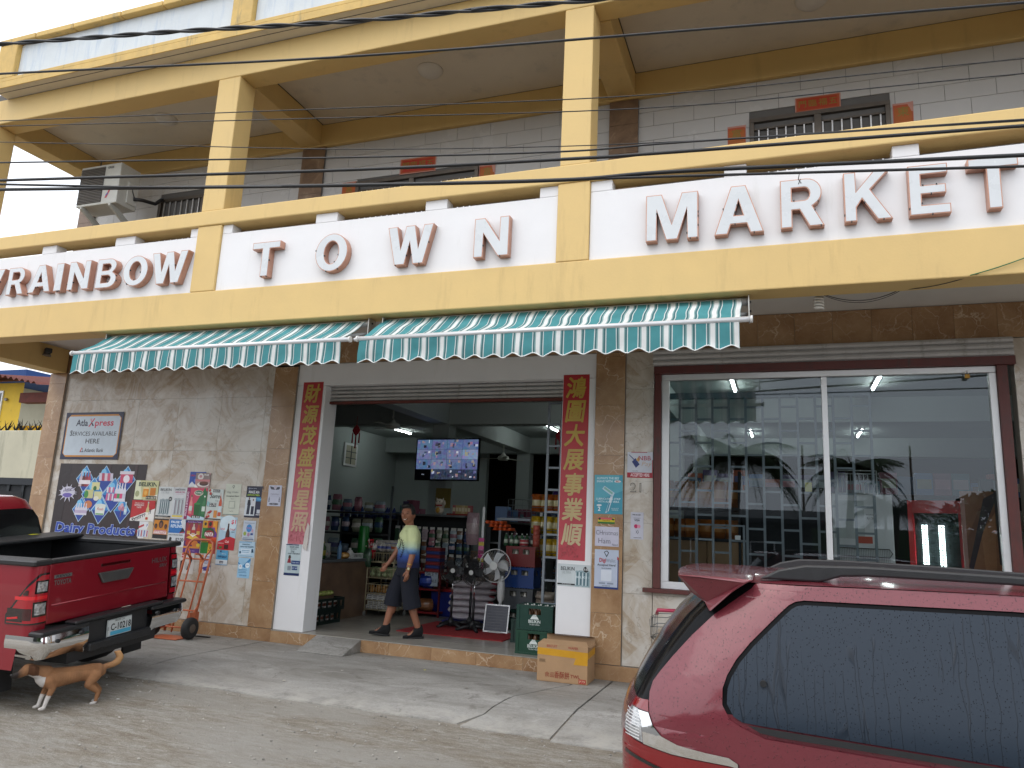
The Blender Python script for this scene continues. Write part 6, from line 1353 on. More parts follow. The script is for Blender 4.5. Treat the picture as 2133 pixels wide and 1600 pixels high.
m = MB('print', '#c9c2bb'); m.poly([(-6.17, CY2-.012, 1.28), (-6.09, CY2-.016, 1.33), (-6.085, CY2-.02, 1.55), (-6.12, CY2-.016, 1.60), (-6.16, CY2-.01, 1.45)]); m.poly([(-6.16, CY2-.018, 1.25), (-6.10, CY2-.022, 1.22), (-6.09, CY2-.016, 1.33), (-6.17, CY2-.012, 1.29)]); tag(m.build('paper_scrap'), 'torn pale paper peeling off the foot of the left couplet banner', 'paper')
dg = [('r', '#1c2f5c', 0, 0, 1, .08), ('r', '#1c2f5c', 0, .97, 1, 1), ('t', '#3a4450', 'SHOP HERE', .55, .89, .05, {'w': .6, 'b': .03}), ('t', '#4a5460', 'PAY WITH', .5, .83, .035), ('t', '#5a646c', 'Digi', .45, .75, .06), ('t', '#2a3440', '& GET CASH BACK', .56, .68, .045, {'w': .8, 'b': .03}), ('e', '#5c3a2c', .3, .58, .08, .05), ('p', '#8f2f3c', [(.16, .4), (.42, .4), (.36, .54), (.22, .54)]), ('p', '#2c2420', [(.2, .56), (.24, .64), (.34, .65), (.4, .56), (.36, .62), (.25, .6)]), ('r', '#24467c', .44, .36, 1, .48), ('t', '#d0d8e4', 'Scan now', .72, .40, .045), ('r', '#8a949c', .22, .16, .44, .3), ('r', '#24467c', .5, .18, .86, .3), ('t', '#d8e0e8', 'GET APP', .68, .22, .04)]
sheet('notice', 'pale payment notice with a smiling person on the left door pillar', -6.318, 1.088, .248, .415, CY2, '#b9c9cc', dg, 'poster')
sheet('notice', 'turquoise razor poster on the right tiled pilaster', -1.943, 2.091, .342, .461, WY-.039, '#3f97ae', [('p', '#58aabc', [(0, .3), (1, .6), (1, 1), (0, 1)]), ('t', '#d4e8ee', 'ALWAYS THE BEST', .5, .89, .055, {'w': .84, 'b': .04}), ('t', '#d4e8ee', 'SHAVE WITH', .36, .81, .055, {'w': .56, 'b': .04}), ('e', '#e0d8d8', .82, .835, .12, .03), ('t', '#a83a3c', 'BIC', .82, .815, .04, {'b': .05}), ('p', '#b9d2e0', [(.28, .64), (.36, .72), (.72, .54), (.66, .44)]), ('p', '#7fb4a8', [(.33, .655), (.37, .695), (.66, .545), (.63, .50)]), ('p', '#cfdce6', [(.58, .46), (.66, .44), (.52, .08), (.40, .02)]), ('p', '#4a94ac', [(.52, .3), (.57, .28), (.48, .06), (.43, .06)]), ('t', '#d4e8ee', 'LUBRICATING STRIP', .5, .36, .05, {'w': .86, 'b': .03}), ('t', '#d4e8ee', 'WITH ALOE VERA', .5, .29, .05, {'w': .76, 'b': .03}), ('e', '#dce4e8', .18, .22, .09, .025), ('t', '#e8f0f4', '2', .18, .08, .1, {'b': .05}), ('t', '#bcdce6', 'NON-SLIP', .74, .13, .03), ('t', '#bcdce6', 'HANDLE', .74, .09, .03)], 'poster')
sheet('notice', 'tiny red yellow and green sticker on the right pilaster', -1.962, 1.783, .203, .071, WY-.039, '#c9b81c', [('r', '#c8585a', 0, .66, 1, 1), ('r', '#2f6a2c', 0, 0, 1, .3), ('t', '#8a3a1c', 'Two Bites', .5, .4, .22), ('e', '#1f3a1c', .1, .76, .07, .2), ('e', '#1f3a1c', .9, .76, .07, .2)], 'sticker')
sheet('notice', 'white handwritten notice reading Christmas Ham', -1.951, 1.599, .285, .226, WY-.039, '#c4c2d2', [('t', '#5a5a68', 'CHristmas', .5, .58, .24, {'w': .92, 'b': -.02}), ('t', '#5a5a68', 'Ham', .40, .14, .28, {'w': .5, 'b': -.02}), ('t', '#3a3a48', 'Nasd', .84, .05, .10, {'b': 0})], 'notice', curl=.006)
sheet('notice', 'white wallet payment poster with blue foot below the ham notice', -1.949, 1.225, .286, .446, WY-.039, '#b9c2d4', [('r', '#1c3470', 0, 0, 1, .05), ('r', '#b02c3c', .94, .75, 1, 1), ('r', '#1c3470', .96, .05, 1, .75), ('p', '#2a2c34', [(.38, .94), (.52, .98), (.6, .92), (.50, .80)]), ('p', '#b9c2d4', [(.42, .93), (.51, .955), (.56, .915), (.50, .845)]), ('t', '#b02c3c', 'Digi', .34, .68, .10, {'w': .28, 'b': .05}), ('t', '#7a8494', 'Wallet', .68, .68, .09, {'w': .38, 'b': -.01}), ('t', '#22262e', 'Accepted Here!', .5, .58, .055, {'w': .76, 'b': .03}), ('t', '#3a424c', 'Scan to Download', .5, .51, .03, {'w': .4}), ('r', '#d4dae4', .28, .2, .72, .48), ('r', '#8a94a4', .2, .12, .46, .16), ('r', '#8a94a4', .54, .12, .8, .16), ('t', '#3a424c', 'www.digiwallet', .5, .07, .025)], 'poster')
sheet('notice', 'white landscape poster of silver cans on the right door pillar', -2.345, 1.127, .402, .259, CY2, '#c6ced0', [('t', '#22282a', 'BELIKIN', .30, .72, .16, {'w': .42, 'b': .03}), ('t', '#98a2a4', 'ULTRA', .27, .56, .13, {'w': .28, 'b': -.01}), ('r', '#23282a', 0, .06, .55, .13), ('t', '#c6ced0', 'BELIZE BREWING', .28, .075, .04)]+[('can', '#8fa6ac', .60+.105*i, .03+.02*(i == 1), .13, .70, '#4a6a74') for i in range(4)]+[('t', '#c9d8dc', 'BELIKIN', .76, .4, .1, {'w': .4}), ('e', '#1c1f20', .86, .80, .085, .13), ('t', '#e4e8e8', '3.00', .86, .76, .09)], 'poster')
sheet('notice', 'white and red bank pay sign with dark blue card logo, Accepted Here', -1.575, 2.450, .304, .306, PY, '#c8ccd6', [('r', '#a8162c', 0, 0, 1, .2), ('r', '#a8162c', .97, .2, 1, 1), ('r', '#a8162c', .15, .975, 1, 1), ('t', '#f0dce0', 'ACCEPTED HERE', .5, .05, .12, {'w': .74, 'b': .05}), ('p', '#1c2c6c', [(.18, .62), (.34, .38), (.48, .52), (.32, .76)])]+[('p', '#24407c', [(.06+.05*i, .88-.045*i), (.075+.05*i, .90-.045*i), (.36+.03*i, .62-.03*i), (.34+.03*i, .60-.03*i)]) for i in range(5)]+[('p', '#c8a05c', [(.34, .68), (.46, .62), (.5, .74), (.42, .80)]), ('t', '#a82c44', 'NBB', .68, .68, .17, {'w': .48, 'b': .01}), ('t', '#c4a484', 'Pay', .74, .46, .17, {'w': .36, 'b': -.02, 'sh': .3}), ('t', '#2a2c34', 'Scan to Pay', .32, .25, .03)], 'sign')
sheet('notice', 'slim white card sticker headed We Accept', -1.602, 1.738, .152, .312, PY, '#c0c0cc', [('t', '#2c3040', 'WE ACCEPT', .5, .88, .055, {'w': .74}), ('r', '#2c3040', .22, .78, .78, .79), ('t', '#22283c', 'VISA', .5, .67, .075, {'w': .44, 'b': .04}), ('e', '#b81c5a', .42, .48, .15, .075), ('e', '#d88aa4', .64, .48, .13, .065), ('p', '#2c3040', [(.42, .22), (.46, .22), (.5, .27), (.46, .32), (.42, .32), (.46, .27)]), ('p', '#2c3040', [(.54, .2), (.58, .2), (.63, .27), (.58, .34), (.54, .34), (.59, .27)]), ('t', '#2c3040', 'Atlantic Bank', .56, .05, .035, {'w': .6, 'b': .03})], 'sticker')
nb = thing('house_number', 'outlined metal house number 21 on the marble', 'number', (-1.612, PY, 2.13)); MB('metalc', '#23211f').text('2', (-.04, -.006, 0), (1, 0, 0), (0, 0, 1), .105, bold=.05).text('1', (.045, -.006, 0), (1, 0, 0), (0, 0, 1), .105, bold=.05).build('digit_outline', nb); MB('metalc', '#a09a90').text('2', (-.04, -.009, .004), (1, 0, 0), (0, 0, 1), .098, bold=.012).text('1', (.045, -.009, .004), (1, 0, 0), (0, 0, 1), .098, bold=.012).build('digit', nb)  # bolder dark digits behind the pale ones form the outline
# red papers round the balcony windows
def luck(label, cx, cz, w, h, c, chars, vert=False):
    L_ = [('r', '#b8542c', .03, .06, .97, .94), ('r', c, .08, .14, .92, .86)]; n = len(chars)
    for i, ch in enumerate(chars):
        u, v = ((i+.75)/(n+.5), .34) if not vert else (.5, .62-.45*i)
        L_.append(('t', '#8a7a2c', ch, u, v, (.36 if not vert else .22), {'b': .02}))
    sheet('luck_paper', label, cx, cz, w, h, WY-.001, '#c78f80', L_, 'paper strip', 'red luck papers by the balcony windows')
luck('red paper with gold characters above the middle balcony window', -4.858, 6.755, .585, .245, '#b5301c', '門臨福五'); luck('red paper with gold characters above the right balcony window', .517, 6.852, .512, .195, '#b53a1c', '門臨福五')
luck('orange paper strip on the right side of the middle balcony window', -3.762, 6.42, .245, .40, '#b8641c', '富', True); luck('orange paper strip on the left side of the middle balcony window', -5.985, 6.42, .25, .42, '#b85a1c', '富', True)
luck('orange paper strip right of the right balcony window', 1.425, 6.49, .215, .42, '#b8601c', '東', True); luck('orange paper strip left of the right balcony window', -.425, 6.48, .22, .42, '#b8641c', '富貴', True)

# ================================================================== things standing outside the shop
rp = MB('concrete').add([(-5.80, 8.36, 0), (-5.13, 8.36, 0), (-5.13, 8.785, .0), (-5.80, 8.785, .0), (-5.80, 8.36, .012), (-5.13, 8.36, .012), (-5.13, 8.785, .158), (-5.80, 8.785, .158)], [(3, 2, 1, 0), (4, 5, 6, 7), (0, 1, 5, 4), (1, 2, 6, 5), (2, 3, 7, 6), (3, 0, 4, 7)])
tag(rp.build('ramp', bevel=.008), 'small worn wedge ramp of concrete against the door step', 'ramp')
# open cardboard box with a smaller carton edge folded in
cb = thing('cardboard_box', 'open brown cardboard box with yellow tape beside the right door pillar', 'box', (-2.33, 8.53, .002), R(2))
m = MB('cardboard'); w, d, h, t = .57, .40, .40, .006
m.box(-w/2, w/2, -d/2, d/2, 0, t)
m.box(-w/2, w/2, -d/2, -d/2+t, t, h); m.box(-w/2, w/2, d/2-t, d/2, t, h+.05); m.box(-w/2, -w/2+t, -d/2+t, d/2-t, t, h); m.box(w/2-t, w/2, -d/2+t, d/2-t, t, h)
m.build('carton', cb, bevel=.003)
for pts in ([(-w/2, -d/2+.003, h), (w/2, -d/2+.003, h), (w/2-.04, -d/2+.10, h+.035), (-w/2+.04, -d/2+.10, h+.035)], [(w/2-.003, -d/2, h), (w/2-.003, d/2, h), (w/2+.02, d/2-.05, h-.015), (w/2+.02, -d/2+.05, h-.015)], [(-w/2, d/2, h+.051), (w/2, d/2, h+.051), (w/2-.02, d/2-.08, h+.07), (-w/2+.02, d/2-.08, h+.07)]):
    MB('cardboard').quad(*pts).build('flap', cb)
MB('cardboard').box(-w/2+.03, w/2-.03, -d/2+.03, d/2-.03, h*.5, h*.5+.01).build('inner_liner', cb)
m = MB('print', '#c8931c'); m.quad((-w/2-.001, -d/2-.0012, h*.70), (w/2+.001, -d/2-.0012, h*.66), (w/2+.001, -d/2-.0012, h*.84), (-w/2-.001, -d/2-.0012, h*.88)); m.quad((w/2+.0012, -d/2, h*.66), (w/2+.0012, d/2, h*.70), (w/2+.0012, d/2, h*.88), (w/2+.0012, -d/2, h*.84)); m.poly([(.13, -d/2-.0016, h*.50), (w/2, -d/2-.0016, h*.50), (w/2, -d/2-.0016, h*.68), (.15, -d/2-.0016, h*.66)]); m.build('tape', cb)
q = MB('print', '#8c3a26'); yy = -d/2-.002
q.text('香酥餅', (.0, yy, .05), (1, 0, 0), (0, 0, 1), .055, bold=.02, width=.17); q.text('食品', (-.14, yy, .055), (1, 0, 0), (0, 0, 1), .04); q.text('TWL', (.15, yy, .06), (1, 0, 0), (0, 0, 1), .035, bold=.04); q.c = hx('#a8322c'); q.quad((.19, yy, .01), (.27, yy, .01), (.27, yy, .055), (.19, yy, .055)); q.c = hx('#d8b89a'); q.text('P79', (.23, yy-.001, .018), (1, 0, 0), (0, 0, 1), .028, width=.06); q.c = hx('#5c4a34')
for i in range(9): q.quad((-.26+.008*i, yy, .20), (-.257+.008*i, yy, .20), (-.257+.008*i, yy, .235), (-.26+.008*i, yy, .235))
q.c = hx('#9a3a30'); q.text('BISCUIT', (-.12, yy, h*.91), (1, 0, 0), (0, 0, 1), .024, bold=.03); q.text('WAFER', (.12, yy, h*.90), (1, 0, 0), (0, 0, 1), .024, bold=.03); q.build('print', cb)
MB('cardboard').box(-w/2+.004, w/2-.004, -d/2-.0009, -d/2-.0004, h*.47, h*.475).build('fold_line', cb)
# orange hand truck leaning on the poster wall
ht = thing('hand_truck', 'orange two wheeled hand truck leaning against the poster wall', 'hand truck', (-7.78, 8.42, 0), R(4))
m = MB('orange_steel', sm=True); lean = .28
def hp(x, z, y=0): return (x, y+lean*(z/1.25), z)
rail = [hp(-.215, .06), hp(-.215, 1.17), hp(-.19, 1.25), hp(-.13, 1.29), hp(.13, 1.29), hp(.19, 1.25), hp(.215, 1.17), hp(.215, .06)]
m.tube(rail, .0165, 8); m.build('frame_tube', ht)
for z in (.34, .72, 1.02): MB('orange_steel', sm=True).cyl(hp(-.215, z), hp(.215, z), .012, n=7).build('cross_tube', ht)
m = MB('orange_steel', sm=True)
for s in (-.10, .10): m.tube([hp(s, .05), hp(s*1.0, .95), hp(s*1.35, 1.08), hp(s*1.9, 1.16)], .012, 7)
m.build('centre_tube', ht)
for s in (-1, 1):
    MB('orange_steel', sm=True).tube([hp(s*.10, 1.02), hp(s*.10, 1.09, -.10), hp(s*.10, 1.10, -.2)], .014, 7).build('handle', ht)
    MB('orange_steel').box(s*.215-.012, s*.215+.012, -.07, .12, .10, .33).build('wheel_guard', ht)
    MB('orange_steel', sm=True).tube([hp(s*.215, .42), (s*.215, -.12, .13)], .013, 6).build('brace', ht)
    wl = MB('rubber', sm=True); prof = [(.05, -.045), (.11, -.05), (.135, -.035), (.142, 0), (.135, .035), (.11, .05), (.05, .045)]
    wl.T = Matrix.Translation((s*.30, -.13, .142)) @ Matrix.Rotation(R(90), 4, 'Y'); wl.lathe(prof, 22)
    w_ = wl.build('wheel', ht)
    hb = MB('matte', '#5c5148', sm=True); hb.T = Matrix.Translation((s*.30, -.13, .142)) @ Matrix.Rotation(R(90), 4, 'Y'); hb.lathe([(.0, -.052), (.055, -.05), (.07, -.03), (.07, .03), (.055, .05), (0, .052)], 16); hb.build('hub', w_)
MB('orange_steel', sm=True).cyl((-.34, -.13, .142), (.34, -.13, .142), .011, n=8).build('axle', ht)
MB('orange_steel').box(-.235, .235, -.30, .01, .004, .014).build('toe_plate', ht, bevel=.002)
MB('rubber').box(.20, .42, .12, .17, .003, .012).build('strap_scrap', ht)
# small shopping trolleys behind the parked car
for k, (x, lb) in enumerate(((-1.20, 'left of two small wire shopping trolleys with pink handles behind the maroon car'), (-.94, 'right of two small wire shopping trolleys with pink handles behind the maroon car'))):
    t = thing('shopping_trolley', lb, 'trolley', (x, 8.25+.1*k, 0), R(20), 'small shopping trolleys')
    m = MB('plastic', '#b23a56', sm=True); m.tube([(-.10, -.12, .84), (-.11, -.20, .88), (.11, -.20, .88), (.10, -.12, .84)], .020, 7); m.build('handle', t)
    m = MB('metalc', '#6a6f72', sm=True)
    for i in range(6):
        y = -.12+.08*i
        for s in (-1, 1): m.tube([(s*.10, y, .84-.1*i/5), (s*.085, y+.0, .55)], .003, 4)
    for z in (.84, .74, .64, .55): m.tube([(-.10, -.12, z), (.10, -.12, z), (.09, .28, z-.08*(z > .6)), (-.09, .28, z-.08*(z > .6))], .004, 5, closed=True)
    for i in range(5): m.cyl((-.08+.04*i, -.12, .55), (-.08+.04*i, .28, .55), .003, n=4)
    m.build('basket', t)
    m = MB('metalc', '#6a6f72', sm=True)
    for s in (-1, 1): m.tube([(s*.09, -.12, .55), (s*.10, -.10, .2), (s*.10, .2, .10)], .008, 6); m.tube([(s*.10, -.14, .07), (s*.10, .28, .08)], .008, 6)
    m.build('leg_frame', t)
    for s in (-1, 1):
        for y in (-.14, .28): MB('rubber', sm=True).cyl((s*.10-.012, y, .036), (s*.10+.012, y, .036), .035, n=12).build('wheel', t)
# litter
rl = random.Random(9)
for k, (x, y, c, s) in enumerate(((-3.9, 8.15, '#c9c23c', .02), (-4.65, 7.6, '#c9c6c0', .018), (-5.9, 5.75, '#d0d2d0', .018), (-3.1, 7.5, '#8f8a80', .025), (-4.9, 6.9, '#b9b4a8', .02))):
    z = gz(y)+.002; q = MB('print', c); q.poly([(-s, -s*.6, .001), (s*.8, -s*.7, .004), (s, s*.5, .002), (-s*.7, s*.6, .006)]); put(q, 'paper_scrap', 'tiny '+('yellow', 'white', 'pale', 'grey', 'beige')[k]+' paper scrap lying on the concrete', 'litter', (x, y, z), rl.random()*3)

# ================================================================== neighbours at the left
fw = thing('boundary_wall', 'stained cream boundary wall topped with dark spikes left of the market', 'wall', (0, 0, 0))
MB('old_wall').box(-26, -15.65, 13.0, 13.2, -.02, 3.50).build('wall_face', fw, bevel=.02); MB('old_wall').box(-15.65, -15.45, 13.0, 26, -.02, 3.36).build('wall_face', fw, bevel=.02)
MB('house_yellow').box(-30, -26.8, 21.0, 21.2, 0, 4.85).build('wall_face', fw)
for k in range(22):
    x = -20.6+.262*k+rl.uniform(-.04, .04); m = MB('matte', '#14140f', sm=False)
    for a in range(7):
        an = rl.uniform(0, 6.3); tl = rl.uniform(.06, .20); m.cyl((x, 13.1, 3.49), (x+tl*math.cos(an), 13.1+tl*math.sin(an), 3.49+rl.uniform(.12, .30)), .022, .002, n=5)
    m.build('spike', fw)
mo_ = MB('leaf', sm=True)
for k in range(90): z = rl.uniform(.6, 3.35); mo_.ell((-15.66+rl.uniform(-.03, .10), 12.98+rl.uniform(-.04, .02), z), (rl.uniform(.03, .10), .04, rl.uniform(.04, .10)), 6, 4)
o = mo_.build('ivy', kind='stuff'); 
gt2 = thing('yard_gate', 'dark weathered panel gate in front of the cream wall at the left edge', 'gate', (0, 0, 0))
MB('matte', '#23262a').box(-14.2, -12.02, 9.62, 9.66, .05, 2.10).build('backing', gt2)
for i in range(6): MB('matte', '#2a2e33').box(-14.2+.366*i, -14.2+.366*i+.06, 9.59, 9.619, .05, 2.14).build('stile', gt2)
for z in (.3, 1.1, 2.02): MB('matte', '#2c3036').box(-14.2, -12.02, 9.57, 9.589, z, z+.12).build('rail', gt2)
MB('matte', '#1a1c20').box(-13.5, -12.7, 9.585, 9.61, 1.30, 1.9).build('inset_panel', gt2)
yh = thing('yellow_house', 'yellow neighbouring house with rusty corrugated roof behind the boundary wall', 'house', (0, 0, 0))
MB('house_yellow').prism([(-31, 17), (-23.25, 17), (-29, 21), (-36, 21)], 'z', 0, 5.66).build('wall', yh)
wn = MB('alu').box(-24.75, -24.12, 16.96, 16.999, 3.9, 5.40).build('window', yh); MB('black_gloss').box(-24.68, -24.19, 16.945, 16.9595, 4.0, 5.32).build('pane', wn)
for i in range(3): MB('alu').box(-24.68, -24.19, 16.935, 16.9445, 4.3+.33*i, 4.33+.33*i).build('bar', wn)
rf = MB('rust_roof'); NX = 96
def rfun(u, v):
    x = -30+8.35*u; s = (x+30)
    return (x, 16.2+2.2*v, 5.74+.35*v-.17*max(0, x+23.4)+.07*math.sin(2*math.pi*x/.26)*.6)
rf.grid(rfun, NX*3, 3, True); rf.build('roof', yh)
MB('rust_roof').box(-23.24, -20.6, 16.9, 17.2, 4.98, 5.30).build('porch_beam', yh)
MB('matte', '#8f8a84').cyl((-23.9, 16.9, 5.1), (-23.9, 16.97, 5.1), .05, n=8).build('lamp', yh)
bh = thing('blue_roof_house', 'far house showing only a blue sheet roof over the yellow house', 'house', (0, 0, 0)); MB('matte', '#1c3f78').box(-46, -35.6, 26.0, 32, 7.95, 8.5).build('roof', bh); MB('old_wall').box(-45.8, -38, 26.2, 32, 0, 7.94).build('wall', bh)
gw = MB('black_plastic', sm=True); gw.tube([(-25.5, 16.6, 5.25), (-20.5, 14.5, 3.2)], .012, 5); tag(gw.build('guy_wire'), 'thin slanting stay wire in front of the yellow house', 'cable')
gw = MB('black_plastic', sm=True); gw.tube([(-27, 24, 5.66), (-17, 24, 5.40)], .03, 5); tag(gw.build('service_cable'), 'short black cable seen between the yellow house and the corner pilaster', 'cable')

# ================================================================== across the street (seen in the window reflection)
def palm(x, y, h, lb, seed, n=20):
    r = random.Random(seed); t = thing('palm_tree', lb, 'palm tree', (x, y, -.3), 0, 'palms across the street')
    m = MB('bark', sm=True); m.tube([(0, 0, 0), (.1, .05, h*.4), (.25, .1, h*.8), (.3, .1, h)], [.2, .15, .13, .12], 10); m.build('trunk', t)
    for k in range(n):
        a = 2*math.pi*k/n+r.uniform(-.15, .15); L_ = r.uniform(2.0, 2.7); up = r.uniform(-.25, 1.25); pts = []
        for i in range(13):
            s = i/12; d = L_*s*(1-.12*s); pts.append(Vector((.3+math.cos(a)*d, .1+math.sin(a)*d, h+up*L_*.55*s-1.5*s*s*(1.3-up*.45))))
        f = MB('leaf'); f.tube(pts, [.025*(1-.8*i/12) for i in range(13)], 4)
        side = Vector((-math.sin(a), math.cos(a), 0))
        for i in range(1, 13):
            for j in range(3):
                p = pts[i-1].lerp(pts[i], j/3); ll = .75*math.sin(math.pi*min(1, .12+.85*(i+j/3)/12))
                for s in (-1, 1):
                    e = p+side*s*ll*.8+Vector((math.cos(a)*ll*.45, math.sin(a)*ll*.45, -ll*r.uniform(.35, .7))); f.add([tuple(p), tuple(p+Vector((math.cos(a)*.05, math.sin(a)*.05, 0))), tuple(e)], [(0, 1, 2)])
        f.build('frond', t)
palm(-1.7, -9.5, 5.0, 'large palm across the street, reflected in the left window pane', 3, 46); palm(2.5, -17, 5.3, 'smaller palm across the street reflected by the mullion', 5, 34); palm(4.4, -19, 3.6, 'low palm across the street reflected under the poles', 6, 28)
for i, (x, y, h) in enumerate(((1.0, -22, 6.9), (5.8, -22, 6.9), (4.6, -22, 5.6))):
    t = thing('utility_pole', ('first', 'second', 'third')[i]+' utility pole across the street seen in the window reflection', 'pole', (x, y, -.4), 0, 'poles across the street'); MB('bark', sm=True).cyl((0, 0, 0), (0, 0, h), .07, .05, n=8).build('post', t)
hs = thing('wooden_house', 'low dark house with a porch roof across the street', 'house', (-3.5, -15, -.4)); MB('matte', '#3a3d3c').box(-6, 4.6, -6, 0, 0, 2.9).build('wall', hs); MB('matte', '#2c3032').prism([(-7, 2.85), (1, 2.85), (1, 3.0), (-3, 3.5), (-7, 3.0)], 'x', -6.4, 5.4).build('roof', hs)
for i in range(4): w_ = MB('white_paint').box(-5+2.4*i, -4+2.4*i, .001, .04, 1.0, 2.1).build('window', hs); MB('black_gloss').box(-4.93+2.4*i, -4.07+2.4*i, .041, .045, 1.06, 2.04).build('pane', w_)
def bush(x, y, r_, h, lb, seed):
    r = random.Random(seed); t = thing('bushy_tree', lb, 'tree', (x, y, -.4), 0, 'trees across the street'); MB('bark', sm=True).tube([(0, 0, 0), (.05, 0, h*.6)], [.16, .08], 7).build('trunk', t); f = MB('leaf')
    for k in range(2600):
        a = r.uniform(0, 6.3); b = math.acos(r.uniform(-1, 1)); q = r.uniform(.55, 1)**.6; p = Vector((q*r_*math.sin(b)*math.cos(a), q*r_*math.sin(b)*math.sin(a), h*.62+q*h*.42*math.cos(b))); u = Vector((r.uniform(-1, 1), r.uniform(-1, 1), r.uniform(-1, 1))).normalized()*.16; v = u.orthogonal().normalized()*.09
        f.add([tuple(p-u), tuple(p+v), tuple(p+u), tuple(p-v)], [(0, 1, 2, 3)])
    f.build('crown', t)
bush(7.0, -13, 2.0, 4.0, 'leafy tree across the street reflected in the right pane', 1); bush(10.5, -14, 2.4, 4.6, 'larger leafy tree across the street beyond the car', 2); bush(-9, -13, 2.4, 4.2, 'leafy tree across the street opposite the truck', 3)
lw = thing('boundary_wall', 'long low dark wall added across the street to darken the window reflection', 'wall', (0, 0, 0)); MB('leaf').box(-40, 45, -25.2, -25, -.4, 2.6).build('wall_face', lw)  # unseen wall, added as a dark backdrop for the window reflection
bush(13.5, -15, 2.6, 4.4, 'leafy tree across the street at the far end of the row', 4)

# ================================================================== the maroon car at the right
suv = thing('parked_car', 'wet maroon estate car with dark side glass and roof rails at the lower right', 'car', (0, 0, 0))
SY, SW = 3.2, 1.84
XR = [(-.05, -.60), (.2, -.63), (.45, -.655), (.687, -.661), (.785, -.667), (.836, -.66), (.899, -.639), (.94, -.612), (.996, -.587), (1.077, -.544), (1.18, -.48), (1.28, -.407), (1.352, -.339), (1.43, -.26), (1.47, -.20)]
def xr(z):
    if z <= XR[0][0]: return XR[0][1]
    for (z0, a), (z1, b) in zip(XR, XR[1:]):
        if z <= z1:
            return a+(b-a)*(z-z0)/(z1-z0)
    return XR[-1][1]
def tumble(z): 
    t = max(0, z-.90); return .30*t*t/(t+.12)+max(0, .45-z)*.18+.02*max(0, .9-z)**2
def CD(x, z, off=0):
    """depth of the car's side skin at (x, z), measured inwards from its widest line"""
    Rr = .34; s = max(x-xr(z), 0.0004); d = tumble(z)
    if s < Rr: d += (Rr-math.sqrt(max(Rr*Rr-(Rr-s)**2, 0)))*.55
    f = x-3.2
    if f > 0: d += .35*f*f
    return d-off
def skin(name, outer, m, off=0, holes=(), parent=suv, both=False, c=(.5, .5, .5), size=.07, smooth=True):
    loops = [[Vector((x, 0, z)) for x, z in outer]]+[[Vector((x, 0, z)) for x, z in h] for h in holes]
    flat = [v for l in loops for v in l]; tris = tessellate_polygon(loops)
    bm = bmesh.new(); vs = [bm.verts.new(v) for v in flat]
    for t in tris:
        try: bm.faces.new([vs[i] for i in t])
        except ValueError: pass
    for _ in range(7):
        es = [e for e in bm.edges if e.calc_length() > size]
        if not es: break
        bmesh.ops.subdivide_edges(bm, edges=es, cuts=1); bmesh.ops.triangulate(bm, faces=[f for f in bm.faces if len(f.verts) > 3])
    bmesh.ops.recalc_face_normals(bm, faces=bm.faces[:])
    if sum(f.normal.y*f.calc_area() for f in bm.faces) > 0: bmesh.ops.reverse_faces(bm, faces=bm.faces[:])
    bm.verts.index_update(); V = [(v.co.x, SY+CD(v.co.x, v.co.z, off), v.co.z) for v in bm.verts]; F = [tuple(v.index for v in f.verts) for f in bm.faces]; bm.free()
    b = MB(m, c, sm=smooth).add(V, F); o = b.build(name, parent)
    if both: MB(m, c, sm=smooth).add([(x, 2*SY+SW-y, z) for x, y, z in V], [tuple(reversed(f)) for f in F]).build(name, parent)
    return o
# dark inner shell that shows in the seams, the glass hatch and the far side
zs = [-.05, .1, .3, .5, .687, .785, .836, .899, .94, .996, 1.077, 1.18, 1.28, 1.352, 1.43]
def ring(z, off):
    L_ = []; n = 10; Rr = .34
    for x in (4.0, 3.4, 2.6, 1.6, .8, .2): L_.append((x, SY+CD(x, z, off), z))
    x0 = xr(z)
    for i in range(n+1):
        s = Rr*(1-math.sin(math.pi/2*i/n)) if i < n else 0.0; L_.append((x0+s+(-off)*0, SY+CD(x0+s, z, off), z))
    ym = SY+SW/2; ye = L_[-1][1]
    for i in range(1, 7): f = i/6; L_.append((x0-.10*(1-(1-f)**2), ye+(ym-ye)*f, z))
    return L_+[(x, 2*ym-y, zz) for x, y, zz in reversed(L_[:-1])]
for nm, lo, hi, m in (('rear_glass', 8, 15, 'hatch_glass'), ('tailgate', 0, 9, 'suv_paint')):
    b = MB(m, sm=True); vs = []; rr = [ring(z, -.012) for z in zs[lo:hi]]; n = len(rr[0])
    fs = [(j*n+i, (j+1)*n+i, (j+1)*n+i+1, j*n+i+1) for j in range(len(rr)-1) for i in range(n-1)]
    b.add([p for r_ in rr for p in r_], fs); b.build(nm, suv)
roof_edge = [(-.112, 1.437), (.12, 1.440), (.45, 1.447), (.80, 1.452), (1.5, 1.445), (2.1, 1.40)]
win_out = [(.075, 1.366), (.45, 1.372), (.80, 1.378), (1.5, 1.37), (2.0, 1.33), (2.6, .90), (2.2, .835), (1.4, .858), (.76, .880), (.3, .898), (-.08, .913), (-.165, .918), (-.197, .935), (-.222, .978), (-.221, 1.03), (-.205, 1.075), (-.173, 1.131), (-.12, 1.197), (-.063, 1.257), (.0, 1.322), (.027, 1.348), (.047, 1.36)]
def grow(P_, d):
    cx = sum(p[0] for p in P_)/len(P_); n = len(P_); out = []
    for i in range(n):
        a = Vector(P_[i-1]); b = Vector(P_[i]); c = Vector(P_[(i+1) % n]); t = (c-a).normalized(); nn = Vector((t.y, -t.x))
        out.append(tuple(b-nn*d if True else b))
    return out
ar = sum(win_out[i][0]*win_out[(i+1) % len(win_out)][1]-win_out[(i+1) % len(win_out)][0]*win_out[i][1] for i in range(len(win_out)))
hole = grow(win_out, .018 if ar < 0 else -.018)
hole = [(x, z-.026 if (z < .94 and x > -.15 and x < 2.4) else z) for x, z in hole]
